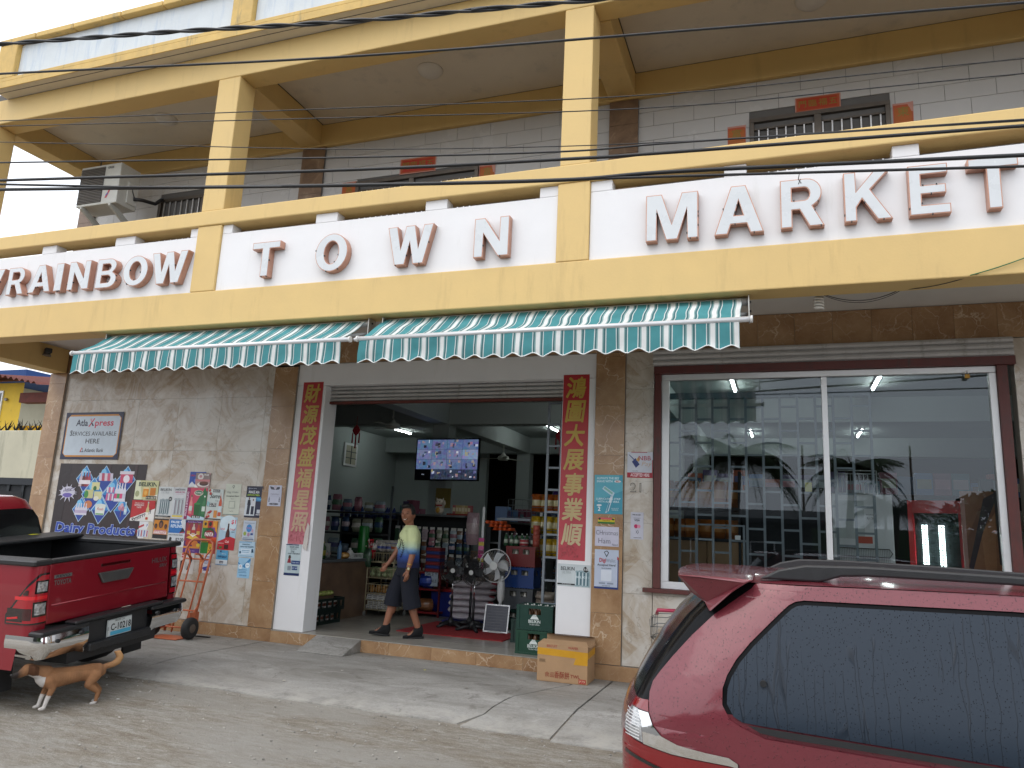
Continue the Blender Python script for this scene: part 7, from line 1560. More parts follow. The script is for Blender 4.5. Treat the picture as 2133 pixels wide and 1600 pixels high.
arch = lambda cx: [(cx+.39*math.cos(R(a)), .05+.39*math.sin(R(a))) for a in range(0, 181, 12)]
body = roof_edge+[(2.9, .95), (3.6, .84), (4.0, .72), (4.08, .3), (4.0, .02), (3.62, .02)]+[p for p in arch(3.2) if p[1] > .04]+[(2.78, .02), (.86, .02)]+[p for p in arch(.46) if p[1] > .04]+[(.04, .02), (-.55, .06), (-.62, .45), (-.60, .60), (-.18, .60), (-.172, .735), (-.178, .765), (-.215, .785), (-.30, .79), (-.411, .803), (-.476, .824), (-.511, .857), (-.531, .902), (-.537, .945), (-.537, .976), (-.526, 1.017), (-.495, 1.061), (-.442, 1.127), (-.369, 1.211), (-.280, 1.300), (-.176, 1.380), (-.128, 1.416)]
skin('side_panel', body, 'suv_paint', .0, [hole], both=True, size=.06)
skin('side_glass', win_out, 'wet_glass', -.004, both=True, size=.09)
skin('belt_moulding', [(-.145, .912), (.3, .894), (.76, .876), (1.4, .852), (2.2, .826), (2.2, .800), (1.4, .830), (.76, .856), (.3, .872), (-.03, .882), (-.10, .890)], 'black_plastic', .004, both=True)
MB('black_plastic', sm=True).cyl((-.085, SY+CD(-.085, 1.066)-.012, 1.066), (-.085, SY+CD(-.085, 1.066)+.01, 1.066), .0125, n=14).build('glass_stud', suv)
# rear lamp cluster
lamp = part('rear_lamp', suv)
skin('red_lens', [(-.606, .938), (-.541, .946), (-.535, .905), (-.58, .907), (-.615, .912)], 'lamp', .003, parent=lamp, c=hx('#780612'), size=.03)
skin('reverse_lens', [(-.618, .908), (-.585, .905), (-.567, .86), (-.556, .786), (-.60, .793), (-.648, .815), (-.65, .86)], 'lens', .003, parent=lamp, size=.03)
for i in range(9): z = .80+.0115*i; skin('lens_rib', [(-.640, z), (-.572, z-.006), (-.572, z-.002), (-.640, z+.004)], 'alu', .0055, parent=lamp, size=.03)
skin('chrome_strip', [(-.583, .903), (-.535, .902), (-.514, .857), (-.478, .826), (-.412, .805), (-.30, .792), (-.217, .786), (-.183, .768), (-.182, .752), (-.211, .757), (-.436, .768), (-.553, .783), (-.565, .86)], 'chrome', .006, parent=lamp, size=.03)
skin('red_lens', [(-.652, .812), (-.60, .789), (-.553, .779), (-.436, .764), (-.211, .753), (-.184, .748), (-.184, .605), (-.60, .605), (-.655, .65), (-.660, .76)], 'lamp', .003, parent=lamp, c=hx('#78040f'), size=.03)
skin('dark_bar', [(-.640, .744), (-.46, .706), (-.21, .69), (-.21, .680), (-.46, .694), (-.640, .728)], 'black_gloss', .006, parent=lamp, size=.03)
# roof, spoiler, rails
def RF(u, v):
    x = -.30+2.4*u; z0 = 1.437+(.015*math.sin(math.pi*min(max((x+.1)/2.1, 0), 1)))-max(0, x-1.5)*.10
    y0 = SY+CD(max(x, -.1), 1.437)+.0; y1 = 2*SY+SW-y0; y = y0+(y1-y0)*v
    return (x, y, z0+.035*(1-(2*v-1)**4)+.002)
MB('suv_paint', sm=True).grid(RF, 24, 14).build('roof', suv)
def WS(u, v):
    a = Vector((2.1, SY+.16+(SW-.32)*v, 1.40)); b = Vector((2.95, SY+.10+(SW-.2)*v, .93)); p = a.lerp(b, u); p.x += .05*(1-(2*v-1)**2); p.z += .03*(1-(2*v-1)**2); return tuple(p)
MB('black_gloss', sm=True).grid(WS, 8, 10).build('windscreen', suv)
MB('suv_paint', sm=True).grid(lambda u, v: (2.93+1.1*u, SY+.10+(SW-.2)*v, .93-.16*u*u-.02*(2*v-1)**4), 8, 8).build('bonnet', suv)
MB('suv_paint', sm=True).grid(lambda u, v: (4.03+.05*math.sin(math.pi*u), SY+.25+(SW-.5)*v, .77-.72*u), 8, 8).build('front_bumper', suv)
sp = MB('suv_paint', sm=True); prof = [(-.118, 1.452), (-.20, 1.455), (-.33, 1.456), (-.426, 1.454), (-.424, 1.447), (-.385, 1.392), (-.372, 1.378), (-.316, 1.346), (-.30, 1.318), (-.294, 1.312), (-.20, 1.399), (-.15, 1.435)]
NS = 18; vs = []
for j in range(NS+1):
    v = j/NS; e = (2*v-1)
    for i_, (x, z) in enumerate(prof): vs.append((x-.05*(1-e**2) if x < -.3 else x, SY+.088+(SW-.176)*v+math.copysign((0, .004, .012, .03, .035, .075, .085, .06, .03, .02, 0, 0)[i_], .5-v)*max(0, abs(e)-.75)/.25, z+.02*(1-e**4)))
n = len(prof); sp.add(vs, [(j*n+i, j*n+(i+1) % n, (j+1)*n+(i+1) % n, (j+1)*n+i) for j in range(NS) for i in range(n)]+[tuple(range(n-1, -1, -1)), tuple(range(NS*n, NS*n+n))], sm=False)
sp.build('spoiler', suv, bevel=.006)
for y in (SY+.20, SY+SW-.24):
    MB('black_plastic').prism([(1.75, 1.452), (1.60, 1.50), (.81, 1.522), (.32, 1.528), (.084, 1.521), (-.02, 1.497), (-.10, 1.455), (.13, 1.455), (.165, 1.462), (.22, 1.482), (.32, 1.489), (.81, 1.488), (1.55, 1.472), (1.66, 1.452)][::-1], 'y', y, y+.04).build('roof_rail', suv, bevel=.008)
def car_wheel(parent, x, y, z, r, ax='X', w=.22):
    p = MB('rubber', sm=True); p.T = Matrix.Translation((x, y, z)) @ Matrix.Rotation(R(90), 4, ax)
    p.lathe([(r*.62, -w/2), (r*.9, -w/2), (r, -w/2+.04), (r, w/2-.04), (r*.9, w/2), (r*.62, w/2)], 28); o = p.build('wheel', parent)
    h = MB('metalc', '#7a7d80', sm=True); h.T = Matrix.Translation((x, y, z)) @ Matrix.Rotation(R(90), 4, ax); h.lathe([(0, -w/2+.03), (r*.2, -w/2+.02), (r*.62, -w/2+.05), (r*.62, w/2-.05), (r*.2, w/2-.02), (0, w/2-.03)], 20); h.build('rim', o)
for x in (.46, 3.2):
    for y in (SY+.13, SY+SW-.13): car_wheel(suv, x, y, .05, .35)

# ================================================================== the red pick-up at the left
th, ro = R(94), R(5.5)
rv_ = Vector((math.cos(th)*math.cos(ro), math.sin(th)*math.cos(ro), math.sin(ro))); fv_ = Vector((-math.sin(th), math.cos(th), 0)); uv_ = rv_.cross(fv_)
org = Vector((-6.27, 5.83, 1.232))-uv_*1.335
MW = Matrix(((rv_.x, fv_.x, uv_.x, org.x), (rv_.y, fv_.y, uv_.y, org.y), (rv_.z, fv_.z, uv_.z, org.z), (0, 0, 0, 1)))
tk = thing('pickup_truck', 'red pick-up truck parked facing away with open black lined bed and chrome rear bumper', 'truck', mw=MW)
RC = .07   # corner radius of the bed
def Wm(s, z, off=0, sgn=-1, x0=.765, W0=.915):
    """unrolled rear corner: s runs outwards from the tailgate edge and round on to the side"""
    a = W0-x0-RC; tum = .10*max(0, z-1.0)**1.3-.04*max(0, .8-z)
    if s <= a: x, y = x0+s, 0-off
    elif s <= a+RC*math.pi/2:
        t = (s-a)/RC; x, y = x0+a+(RC+off)*math.sin(t), RC-(RC+off)*math.cos(t)
    else: x, y = W0+off, RC+(s-a-RC*math.pi/2)
    return (sgn*(x-tum*(1 if s > a*.5 else s/(a*.5))), y, z)
def wrap(m, s0, s1, zb, zt, off, sgn, n=16, nv=4):
    f = lambda u, v: Wm(s0+(s1-s0)*u, (zb(s0+(s1-s0)*u) if callable(zb) else zb)*(1-v)+(zt(s0+(s1-s0)*u) if callable(zt) else zt)*v, off, sgn)
    vs0 = len(m.f); m.grid(f, n, nv)
    if sgn < 0:
        for i in range(vs0, len(m.f)): m.f[i] = tuple(reversed(m.f[i]))
    return m
def archz(s):      # lower edge of the bed side with the wheel arch cut out
    y = s-.15; d = abs(y-1.02)
    return (.60 if y < .1 else .40) if d > .47 else .42+math.sqrt(.47**2-d*d)*.98
for sg in (-1, 1):
    wrap(MB('truck_paint', sm=True), 0, 1.80, archz, 1.292, 0, sg, 60, 10).build('bed_side', tk)
    b = MB('black_plastic', sm=False)
    b.box(sg*.73 if sg > 0 else -.925, .925 if sg > 0 else -.73, -.01, 1.66, 1.294, 1.345, ch=.012); b.build('bed_rail', tk)
    MB('black_plastic').box(min(sg*.74, sg*.765), max(sg*.74, sg*.765), .06, 1.64, .84, 1.293).build('bed_liner', tk)
    # lamp
    lp = part('tail_lamp', tk)
    zl = lambda s: .805+.0*s
    zt = lambda s: 1.215 if s < .10 else max(.86, 1.215-(s-.10)*1.22)
    wrap(MB('black_gloss', sm=True), .0, .398, lambda s: .790, lambda s: 1.228 if s < .105 else max(.84, 1.228-(s-.105)*1.22), .009, sg, 18, 6).build('lamp_housing', lp)
    wrap(MB('lamp', '#a00a1e', sm=True), .006, .378, lambda s: .804, lambda s: 1.212 if s < .095 else max(.86, 1.212-(s-.095)*1.24), .012, sg, 18, 6).build('red_lens', lp)
    wrap(MB('lamp', '#3a0209', sm=True), .135, .20, .83, .93, .0145, sg, 4, 2).build('dark_lens', lp); wrap(MB('lamp', '#d01826', sm=True), .012, .30, lambda s: 1.004, lambda s: 1.034, .0150, sg, 10, 1).build('light_guide', lp)
    wrap(MB('lamp', '#1c0406', sm=True), .20, .375, lambda s: .815, lambda s: .93, .0145, sg, 10, 2).build('dark_lens', lp); wrap(MB('lamp', '#2a0508', sm=True), .165, .215, lambda s: 1.045, lambda s: min(1.09, zt(s)-.02), .0145, sg, 4, 2).build('dark_lens', lp)
    wrap(MB('lamp', '#c8141c', sm=True), .25, .37, lambda s: .845-.12*(s-.25), lambda s: .862-.12*(s-.25), .0165, sg, 6, 1).build('light_guide', lp)
    [wrap(MB('black_gloss', sm=True), a_, b_, c_, d_, .0145, sg, 5, 2).build('lens_frame', lp) for a_, b_, c_, d_ in ((.012, .125, 1.055, 1.168), (.012, .13, .855, .985))]; wrap(MB('lens', sm=True), .024, .112, 1.070, 1.155, .017, sg, 5, 2).build('clear_lens', lp); wrap(MB('lens', sm=True), .024, .118, .872, .970, .017, sg, 5, 2).build('clear_lens', lp)
    # chrome bumper corner
    def CB(u, v, sg=sg):
        s = u*.86; z = .490+.205*v; bul = -.045*(1-v)**1.5+.022*math.sin(math.pi*min(1, v*1.05))
        x0, y0 = .40, -.125
        if s < .42: x, y = x0+s, y0-bul+.02*(1-s/.42)*0
        elif s < .42+.157: t = (s-.42)/.10; x, y = x0+.42+(.10+bul)*math.sin(t), y0+.10-(.10+bul)*math.cos(t)
        else: x, y = x0+.52+bul, y0+.10+(s-.577)
        z += (-.035 if (s < .1 and v < .5) else 0)*(1-s/.1)*(1-2*v) if s < .1 else 0
        return (sg*x, y, z)
    b = MB('chrome', sm=True); b.grid(CB, 26, 8)
    if sg < 0: b.f = [tuple(reversed(f)) for f in b.f]
    o = b.build('bumper_corner', tk); MB('black_plastic', sm=True).cyl((sg*.48, -.146, .655), (sg*.48, -.115, .655), .018, n=12).build('sensor', o); MB('black_plastic', sm=True).cyl((sg*.74, -.146, .635), (sg*.74, -.115, .635), .018, n=12).build('sensor', o)
    MB('black_plastic').box(min(sg*.395, sg*.915), max(sg*.395, sg*.915), -.135, .02, .691, .735, ch=.012).build('bumper_step', tk)
    MB('rubber').box(min(sg*.66, sg*.92), max(sg*.66, sg*.92), .44, .47, .14, .62).build('mud_flap', tk)
    for y in (1.02, 4.1): car_wheel(tk, sg*.78, y, .385, .385, 'Y', .25)
MB('truck_paint').box(-.757, .757, -.002, .055, .765, 1.298).build('tailgate', tk, bevel=.01); MB('black_plastic').box(-.757, .757, -.012, .07, 1.300, 1.338, ch=.01).build('tailgate_cap', tk)
MB('black_plastic').box(-.757, .757, .056, .062, .84, 1.299).build('tailgate_liner', tk)
MB('truck_paint', sm=True).tube([(-.72, -.004, .93), (.72, -.004, .93)], .006, 6).build('tailgate_crease', tk)
MB('lamp', '#3a060a').box(-.185, .185, -.010, -.003, 1.205, 1.232).build('stop_lamp', tk, bevel=.003)
hd_ = MB('metalc', '#6e6e6e'); hd_.prism([(-.225, 1.150), (-.165, 1.048), (.155, 1.048), (.225, 1.150)], 'y', -.030, -.003).build('tailgate_handle', tk, bevel=.01)
bd = MB('metalc', '#848484'); bd.box(-.71, -.52, -.006, -.003, 1.165, 1.195); bd.text('TOYOTA', (-.615, -.0055, 1.105), (1, 0, 0), (0, 0, 1), .042, bold=.05, width=.185); bd.text('HILUX', (.60, -.0055, 1.155), (1, 0, 0), (0, 0, 1), .05, bold=.03, width=.22); bd.text('SRV', (.655, -.0055, 1.10), (1, 0, 0), (0, 0, 1), .034, bold=.05, width=.11, shear=.2); bd.c = hx('#3a3c40'); bd.m = 'print'; bd.text('REVO', (-.615, -.0068, 1.169), (1, 0, 0), (0, 0, 1), .022, bold=.06, width=.15); bd.build('badge', tk)
cn = MB('black_plastic'); cn.box(-.394, .394, -.085, .02, .47, .735, ch=.015); cn.box(-.56, .56, -.135, .0, .7355, .765, ch=.01); cn.build('bumper_centre', tk); MB('black_plastic').box(-.39, .39, -.145, -.086, .455, .53, ch=.01).build('bumper_step', tk)
pl = MB('print', '#c2c8c8').box(-.155, .155, -.103, -.095, .535, .695); pl_ = pl.build('number_plate', tk, bevel=.002)
q = MB('print', '#4aa4c4'); q.quad((-.115, -.1045, .545), (.145, -.1045, .545), (.145, -.1045, .582), (-.115, -.1045, .582)); q.c = hx('#1a1c20'); q.text('C-10218', (.015, -.1050, .592), (1, 0, 0), (0, 0, 1), .062, bold=.05, width=.255); q.text('BELIZE C.A.', (.0, -.1050, .672), (1, 0, 0), (0, 0, 1), .016, bold=.02, width=.12); q.text('BZE', (-.135, -.1050, .615), (0, 0, 1), (-1, 0, 0), .014, bold=.02)
q.c = hx('#2c3038')
for a in ((-.153, -.150, .537, .693), (.150, .153, .537, .693), (-.15, .15, .537, .5395), (-.15, .15, .6905, .693)): q.quad((a[0], -.1048, a[2]), (a[1], -.1048, a[2]), (a[1], -.1048, a[3]), (a[0], -.1048, a[3]))
q.build('print', pl_)
MB('black_plastic').box(-.74, .74, .063, 1.66, .80, .84).build('bed_floor', tk); MB('black_plastic').box(-.74, .74, 1.62, 1.665, .84, 1.35).build('bed_front', tk)
MB('black_plastic').box(-.80, .80, 1.22, 1.66, 1.346, 1.385, ch=.012).build('rolled_cover', tk)
q = MB('print', '#c9c81c'); q.poly([(-.52, 1.36, 1.3865), (-.40, 1.35, 1.3865), (-.41, 1.43, 1.3865), (-.49, 1.43, 1.3865)]); q.poly([(.40, 1.56, 1.3865), (.52, 1.55, 1.3865), (.5, 1.63, 1.3865), (.42, 1.62, 1.3865)]); q.build('sticker', tk)
MB('black_plastic').box(-.55, .55, -.05, 4.6, .38, .62).build('chassis', tk); MB('rubber', sm=True).cyl((0, .75, .45), (0, .75, .62), .34, n=24).build('spare_wheel', tk); MB('black_plastic', sm=True).cyl((.45, -.02, .44), (.45, .9, .44), .035, n=10).build('exhaust', tk)
# cab, bonnet
def loft(name, secs, m, n=28, parent=tk, p=.32):
    b = MB(m, sm=True); vs = []
    for z, xw, y0, y1 in secs:
        for k in range(n):
            a = 2*math.pi*(k+.5)/n; c, s = math.cos(a), math.sin(a)
            vs.append((xw*math.copysign(abs(c)**p, c), (y0+y1)/2+(y1-y0)/2*math.copysign(abs(s)**p, s), z))
    fs = [(j*n+k, j*n+(k+1) % n, (j+1)*n+(k+1) % n, (j+1)*n+k) for j in range(len(secs)-1) for k in range(n)]+[tuple(range((len(secs)-1)*n, len(secs)*n))]
    return b.add(vs, fs).build(name, parent)
loft('cab', [(.5, .90, 1.70, 3.75), (.9, .92, 1.69, 3.80), (1.18, .89, 1.69, 3.78), (1.25, .865, 1.70, 3.7), (1.45, .80, 1.74, 3.45), (1.66, .735, 1.80, 3.15), (1.75, .69, 1.86, 3.02), (1.80, .60, 1.98, 2.9), (1.815, .4, 2.15, 2.75)], 'truck_paint', 40)
loft('bonnet', [(.45, .88, 3.5, 5.05), (.8, .91, 3.5, 5.1), (1.05, .88, 3.5, 5.02), (1.15, .80, 3.5, 4.85), (1.19, .6, 3.5, 4.6)], 'truck_paint', 32)
def panel(name, pts, m, parent=tk): return MB(m).poly(pts).build(name, parent)
gl = [(-.66, 1.225), (.66, 1.225), (.70, 1.27), (.655, 1.56), (.60, 1.645), (.50, 1.668), (-.50, 1.668), (-.60, 1.645), (-.655, 1.56), (-.70, 1.27)]
panel('rear_window', [(x, 1.690+max(0, z-1.25)*.245-.008, z) for x, z in gl], 'black_gloss')
for sg in (-1, 1):
    for (ya, yb, yc, yd) in ((1.98, 2.62, 2.62, 2.15), (2.68, 3.45, 3.02, 2.68)):
        pts = [(sg*.872, ya, 1.235), (sg*.872, yb, 1.235), (sg*.752, yc, 1.64), (sg*.752, yd, 1.64)]
        MB('black_gloss').poly(pts if sg > 0 else pts[::-1]).build('side_window', tk)
panel('windscreen', [(-.74, 3.74, 1.24), (-.62, 3.19, 1.68), (.62, 3.19, 1.68), (.74, 3.74, 1.24)][::-1], 'black_gloss')

# ================================================================== the walking man
def limb(m, pts, rs, n=14):
    """tapered limb with round joints"""
    for (a, b), (r0, r1) in zip(zip(pts, pts[1:]), zip(rs, rs[1:])):
        m.cyl(a, b, r0, r1, n=n)
    for p, r_ in zip(pts, rs): m.ell(p, (r_, r_, r_), 12, 8)
man = thing('person', 'smiling man in a yellow to blue shirt and dark shorts walking through the shop door', 'person', (-4.79, 9.28, .16), math.atan2(-.58, -.81))
# local frame: x forward (walking), y to his left, z up; stature 1.74
b = MB('skin', sm=True)
HX = .02; hz = 1.625
def headf(q, d):
    x, y, z = q; dx, dy, dz = d
    if dx > .1:
        if -.6 < dz < .3 and abs(dy) < .28: x += .034*(1-abs(dy)/.28)**.8*math.exp(-((dz+.16)/.15)**2)+.014*(1-abs(dy)/.28)*math.exp(-((dz-.02)/.14)**2)      # nose
        if dz < -.55: x += .010                                                                               # chin
        x -= .010*math.exp(-((dz-.08)/.10)**2)*math.exp(-((abs(dy)-.34)/.20)**2)*1.4                            # eye hollows
        x += .006*math.exp(-((dz-.28)/.10)**2)*(abs(dy) < .6)                                                  # brow
        x += .010*math.exp(-((dz+.10)/.20)**2)*math.exp(-((abs(dy)-.50)/.16)**2)                                # cheeks
        x += .007*math.exp(-((dz+.50)/.09)**2)*(abs(dy) < .35)                                                 # lips
    if dz < -.3: y *= 1-.28*(-dz-.3)
    return (x, y, z)
HT = Matrix.Translation((HX+.03, 0, 1.602)) @ Matrix.Rotation(R(58), 4, 'Z') @ Matrix.Rotation(R(4), 4, 'X') @ Matrix.Scale(1.12, 4)
b.T = HT; b.ell((0, 0, 0), (.097, .078, .118), 36, 26, headf)
for s in (-1, 1): b.ell((-.012, s*.078, -.005), (.020, .010, .032), 10, 8)
b.T = None
b.tube([(HX-.01, 0, 1.40), (HX, 0, 1.48), (HX+.012, 0, 1.56)], [.062, .056, .054], 14)
# torso under the shirt, hips
b.tube([(0, 0, .93), (0, 0, 1.05), (.005, 0, 1.2), (.01, 0, 1.34), (0, 0, 1.43)], [.12, .115, .12, .12, .06], 18, flat=1.0)
SH = 1.40
# left arm (towards the street): hangs straight; right arm swings forward
la = [(.0, .195, SH), (-.02, .235, 1.13), (.035, .245, .885)]; ra = [(.01, -.195, SH), (.10, -.245, 1.16), (.235, -.235, .945)]
for A in (la, ra): limb(b, A, [.052, .044, .031]); b.ell(tuple(Vector(A[0]).lerp(Vector(A[1]), .45)), (.046, .044, .085), 12, 8); b.ell(tuple(Vector(A[1]).lerp(Vector(A[2]), .25)), (.042, .040, .07), 12, 8)
def hand(b, wrist, d, nrm, side):
    """palm, four bent fingers of unequal length and a thumb from the side of the palm"""
    d = Vector(d).normalized(); nrm = Vector(nrm).normalized(); sd = d.cross(nrm).normalized()*side; w = Vector(wrist)
    for k in range(5): b.ell(tuple(w+d*(.02+.016*k)), (.030, .030, .026) if k else (.026, .026, .026), 10, 7, None) if k < 1 else b.ell(tuple(w+d*(.014+.018*k)+sd*0), (.022, .030, .022), 10, 7)
    for i, (o, l) in enumerate(((.026, .066), (.009, .076), (-.009, .070), (-.026, .054))):
        p = w+d*.088+sd*o; q = p+d*l*.5+nrm*.006; e = q+d*l*.38+nrm*l*.34
        limb(b, [tuple(p-d*.02), tuple(q), tuple(e)], [.0092, .0085, .0072], 8)
    p = w+d*.030+sd*.028; limb(b, [tuple(p), tuple(p+d*.028+sd*.018+nrm*.010), tuple(p+d*.055+sd*.020+nrm*.022)], [.0115, .010, .0085], 8)
hand(b, la[2], (.10, .02, -1), (.4, -.8, .0), -1); hand(b, ra[2], (.62, .1, -.75), (.2, .9, .1), 1)
# legs: right leg forward, left leg pushing off behind
rl_ = [(.02, -.09, .88), (.145, -.105, .50), (.235, -.105, .115)]; ll_ = [(.0, .09, .88), (-.035, .10, .49), (-.185, .10, .105)]
for A in (rl_, ll_): limb(b, A, [.088, .058, .040]); c_ = Vector(A[1]).lerp(Vector(A[2]), .3); b.ell((c_.x-.018, c_.y, c_.z), (.052, .050, .10), 12, 9)
limb(b, [rl_[2], (.36, -.115, .045)], [.038, .030]); limb(b, [ll_[2], (-.06, .115, .04)], [.038, .030])
me = solid(b, .0048, 4); me.materials.clear(); me.materials.append(mat('skin')); link('body', me, man)
# face details
def face(name, m, c, fn):
    q = MB(m, c, sm=True); q.T = HT; fn(q); return q.build(name, man)
face('eyebrow', 'hair', (.01, .01, .01), lambda q: [q.tube([(.0885, s*.016, .030), (.0865, s*.032, .036), (.076, s*.050, .030)], [.0035, .004, .002], 6) for s in (-1, 1)])
face('eye', 'matte', '#0d0806', lambda q: [q.tube([(.0915, s*.020, .011), (.0895, s*.031, .0145), (.082, s*.042, .011)], [.0018, .0026, .0016], 6) for s in (-1, 1)])
face('mouth', 'matte', '#4a120e', lambda q: q.tube([(.080, -.034, -.046), (.093, -.018, -.057), (.097, 0, -.060), (.093, .018, -.057), (.080, .034, -.046)], [.003, .006, .0075, .006, .003], 8))
face('teeth', 'plastic', '#d8d2c4', lambda q: q.tube([(.0885, -.026, -.050), (.0965, -.013, -.0565), (.1005, 0, -.0585), (.0965, .013, -.0565), (.0885, .026, -.050)], [.002, .0045, .0055, .0045, .002], 8))
def hairf(q, d):
    x, y, z = q; n = mnoise.noise((x*40, y*40, z*40))*.006
    if d[0] > .62 and d[2] < .52: return (x*.80, y*.85, z)
    if d[2] < -.18 and d[0] > -.1: return (x*.8, y*.86, z)
    if d[2] < -.55: return (x*.8, y*.8, z*.9)
    return (x+n, y+n, z+n)
face('hair', 'hair', (.01, .01, .01), lambda q: (q.ell((-.010, 0, .018), (.104, .087, .122), 40, 28, hairf), q.ell((.055, -.01, .108), (.050, .055, .028), 14, 8)))
# shirt, shorts
b = MB('shirt', sm=True)
def ringf(secs, n=28):
    def F(u, v):
        k = v*(len(secs)-1); i = min(int(k), len(secs)-2); f = k-i; A = secs[i]; B_ = secs[i+1]
        z, rx, ry, cx, cy = (A[j]*(1-f)+B_[j]*f for j in range(5)); a = 2*math.pi*u
        w = 1+.03*math.sin(a*5+z*14)*(1-v)
        return (cx+rx*math.cos(a)*w, cy+ry*math.sin(a)*w, z)
    return F
b.grid(ringf([(.905, .0, .0, 0, 0), (.90, .150, .200, .0, 0), (1.0, .150, .195, .005, 0), (1.12, .146, .190, .005, 0), (1.25, .152, .205, .01, 0), (1.35, .142, .215, .005, 0), (1.42, .105, .180, .0, 0), (1.465, .075, .090, .0, 0), (1.47, .0, .0, 0, 0)]), 40, 32)
limb(b, [(.0, .185, 1.385), (-.008, .228, 1.235), (-.01, .235, 1.150)], [.082, .076, .078], 16); limb(b, [(.005, -.185, 1.385), (.045, -.225, 1.245), (.075, -.235, 1.165)], [.082, .076, .076], 16)
me = solid(b, .008, 3); me.materials.clear(); me.materials.append(mat('shirt')); sh = link('shirt', me, man)
q = MB('fabric', '#14141a', sm=True)      # dark leafy print down the front
for (u0, z0, z1) in ((.62, 1.28, 1.04), (.28, 1.30, 1.14)):
    pr_ = []
    for i in range(9):
        f = i/8; z = z0+(z1-z0)*f; a = u0+.25*math.sin(f*3); pr_.append(Vector((.0075+.155*math.cos(a), .208*math.sin(a), z)))
    q.tube(pr_, .0035, 5)
    for i in range(1, 9):
        for s in (-1, 1):
            a = math.atan2(pr_[i].y/.206, (pr_[i].x-.0075)/.153)+s*.17; q.tube([pr_[i], (.0085+.156*math.cos(a), .209*math.sin(a), pr_[i].z+.022)], [.0035, .001], 5)
q.build('shirt_print', sh)
b = MB('fabric', '#12151f', sm=True)
b.grid(ringf([(1.00, 0, 0, 0, 0), (.995, .125, .168, .005, 0), (.92, .145, .190, .0, 0), (.84, .152, .195, .0, 0), (.80, .145, .185, .0, 0), (.795, 0, 0, 0, 0)]), 36, 20)
for A, yy in ((rl_, -.095), (ll_, .095)):
    top = Vector(A[0]); kn = Vector(A[1]); lo = kn.lerp(Vector(A[2]), .24)
    b.tube([(top.x, yy, .90), (top.x*.6+kn.x*.4, yy*1.05, .74), (kn.x-.005, yy*1.15, .55), (lo.x-.01, yy*1.2, lo.z-.015)], [.112, .118, .118, .124], 18)
me = solid(b, .008, 4); me.materials.clear(); me.materials.append(mat('fabric'))
at = me.color_attributes.get('Col') or me.color_attributes.new('Col', 'FLOAT_COLOR', 'CORNER'); at.data.foreach_set('color', [*hx('#141824'), 1]*len(at.data)); link('shorts', me, man)
# shoes, watch, band, lanyard
def shoe(ank, d, pitch, nm):
    m = MB('fabric', '#101114', sm=True); m.T = Matrix.Translation(ank) @ Matrix.Rotation(math.atan2(d[1], d[0]), 4, 'Z') @ Matrix.Rotation(pitch, 4, 'Y')
    def F(u, v):
        a = 2*math.pi*u; x = -.075+.275*v; wd = .040+.012*math.sin(math.pi*min(v*1.2, 1)); wd *= (1-.75*max(0, v-.82)/.18); hh = (.165 if v < .28 else .165-.115*(v-.28)/.38) if v < .66 else .050-.02*(v-.66)/.34
        k = math.sin(math.pi*min(max(v*6, .05), .5)); 
        return (x, wd*k*math.cos(a), max(-.012, (hh*.5-.01)+(hh*.5+.0)*k*math.sin(a)))
    m.grid(F, 20, 20); o = m.build(nm, man)
    s_ = MB('rubber', sm=True); s_.T = m.T; s_.prism([(-.078+.28*(i/11), .048*math.sin(math.pi*min(1, .12+.95*i/11))**.5*(1 if i < 10 else .7)) for i in range(12)][::-1]+[(-.078+.28*(i/11), -.048*math.sin(math.pi*min(1, .12+.95*i/11))**.5*(1 if i < 10 else .7)) for i in range(12)], 'z', -.018, .004); s_.build('sole', o)
    l_ = MB('fabric', '#1c1d22', sm=True); l_.T = m.T
    for i in range(4): l_.tube([(.055+.022*i, -.022, .083-.011*i), (.06+.022*i, 0, .094-.012*i), (.055+.022*i, .022, .083-.011*i)], .003, 5)
    l_.tube([(.05, .0, .09), (.03, -.035, .115), (.06, -.05, .10)], .003, 5); l_.build('lace', o)
shoe((.245, -.105, .022), (1, -.12), R(-6), 'shoe'); shoe((-.175, .10, .018), (1, .10), R(2), 'shoe')
def ringband(name, c, A, f, r_, w, m='plastic'):
    p = Vector(A[1]).lerp(Vector(A[2]), f); d = (Vector(A[2])-Vector(A[1])).normalized()*w/2
    return MB(m, c, sm=True).tube([p-d, p+d], r_, 16).build(name, man), p
ringband('wrist_band', '#d8b01c', la, .70, .0345, .016); wt, wp = ringband('watch_strap', '#15130f', la, .93, .0335, .022)
MB('metalc', '#a08a4a', sm=True).cyl((wp.x+.005, wp.y+.030, wp.z), (wp.x+.006, wp.y+.043, wp.z), .021, n=16).build('watch_case', wt); MB('print', '#d0c8a8', sm=True).cyl((wp.x+.006, wp.y+.0432, wp.z), (wp.x+.006, wp.y+.0445, wp.z), .016, n=16).build('watch_dial', wt)
MB('fabric', '#1a1210', sm=True).tube([(-.03, .075, 1.455), (.05, .07, 1.435), (.135, .035, 1.36), (.162, .01, 1.27), (.145, -.02, 1.36), (.07, -.06, 1.435)], .005, 6).build('lanyard', man)
# ================================================================== the dog
dg_ = thing('dog', 'small tan dog with white socks and chest standing by the truck bumper, tail curled up', 'dog', (-6.15, 5.40, gz(5.40)), math.atan2(-.90, -.42)); dg_.scale = (.89, .89, .89)
d = MB('fabric', sm=True)
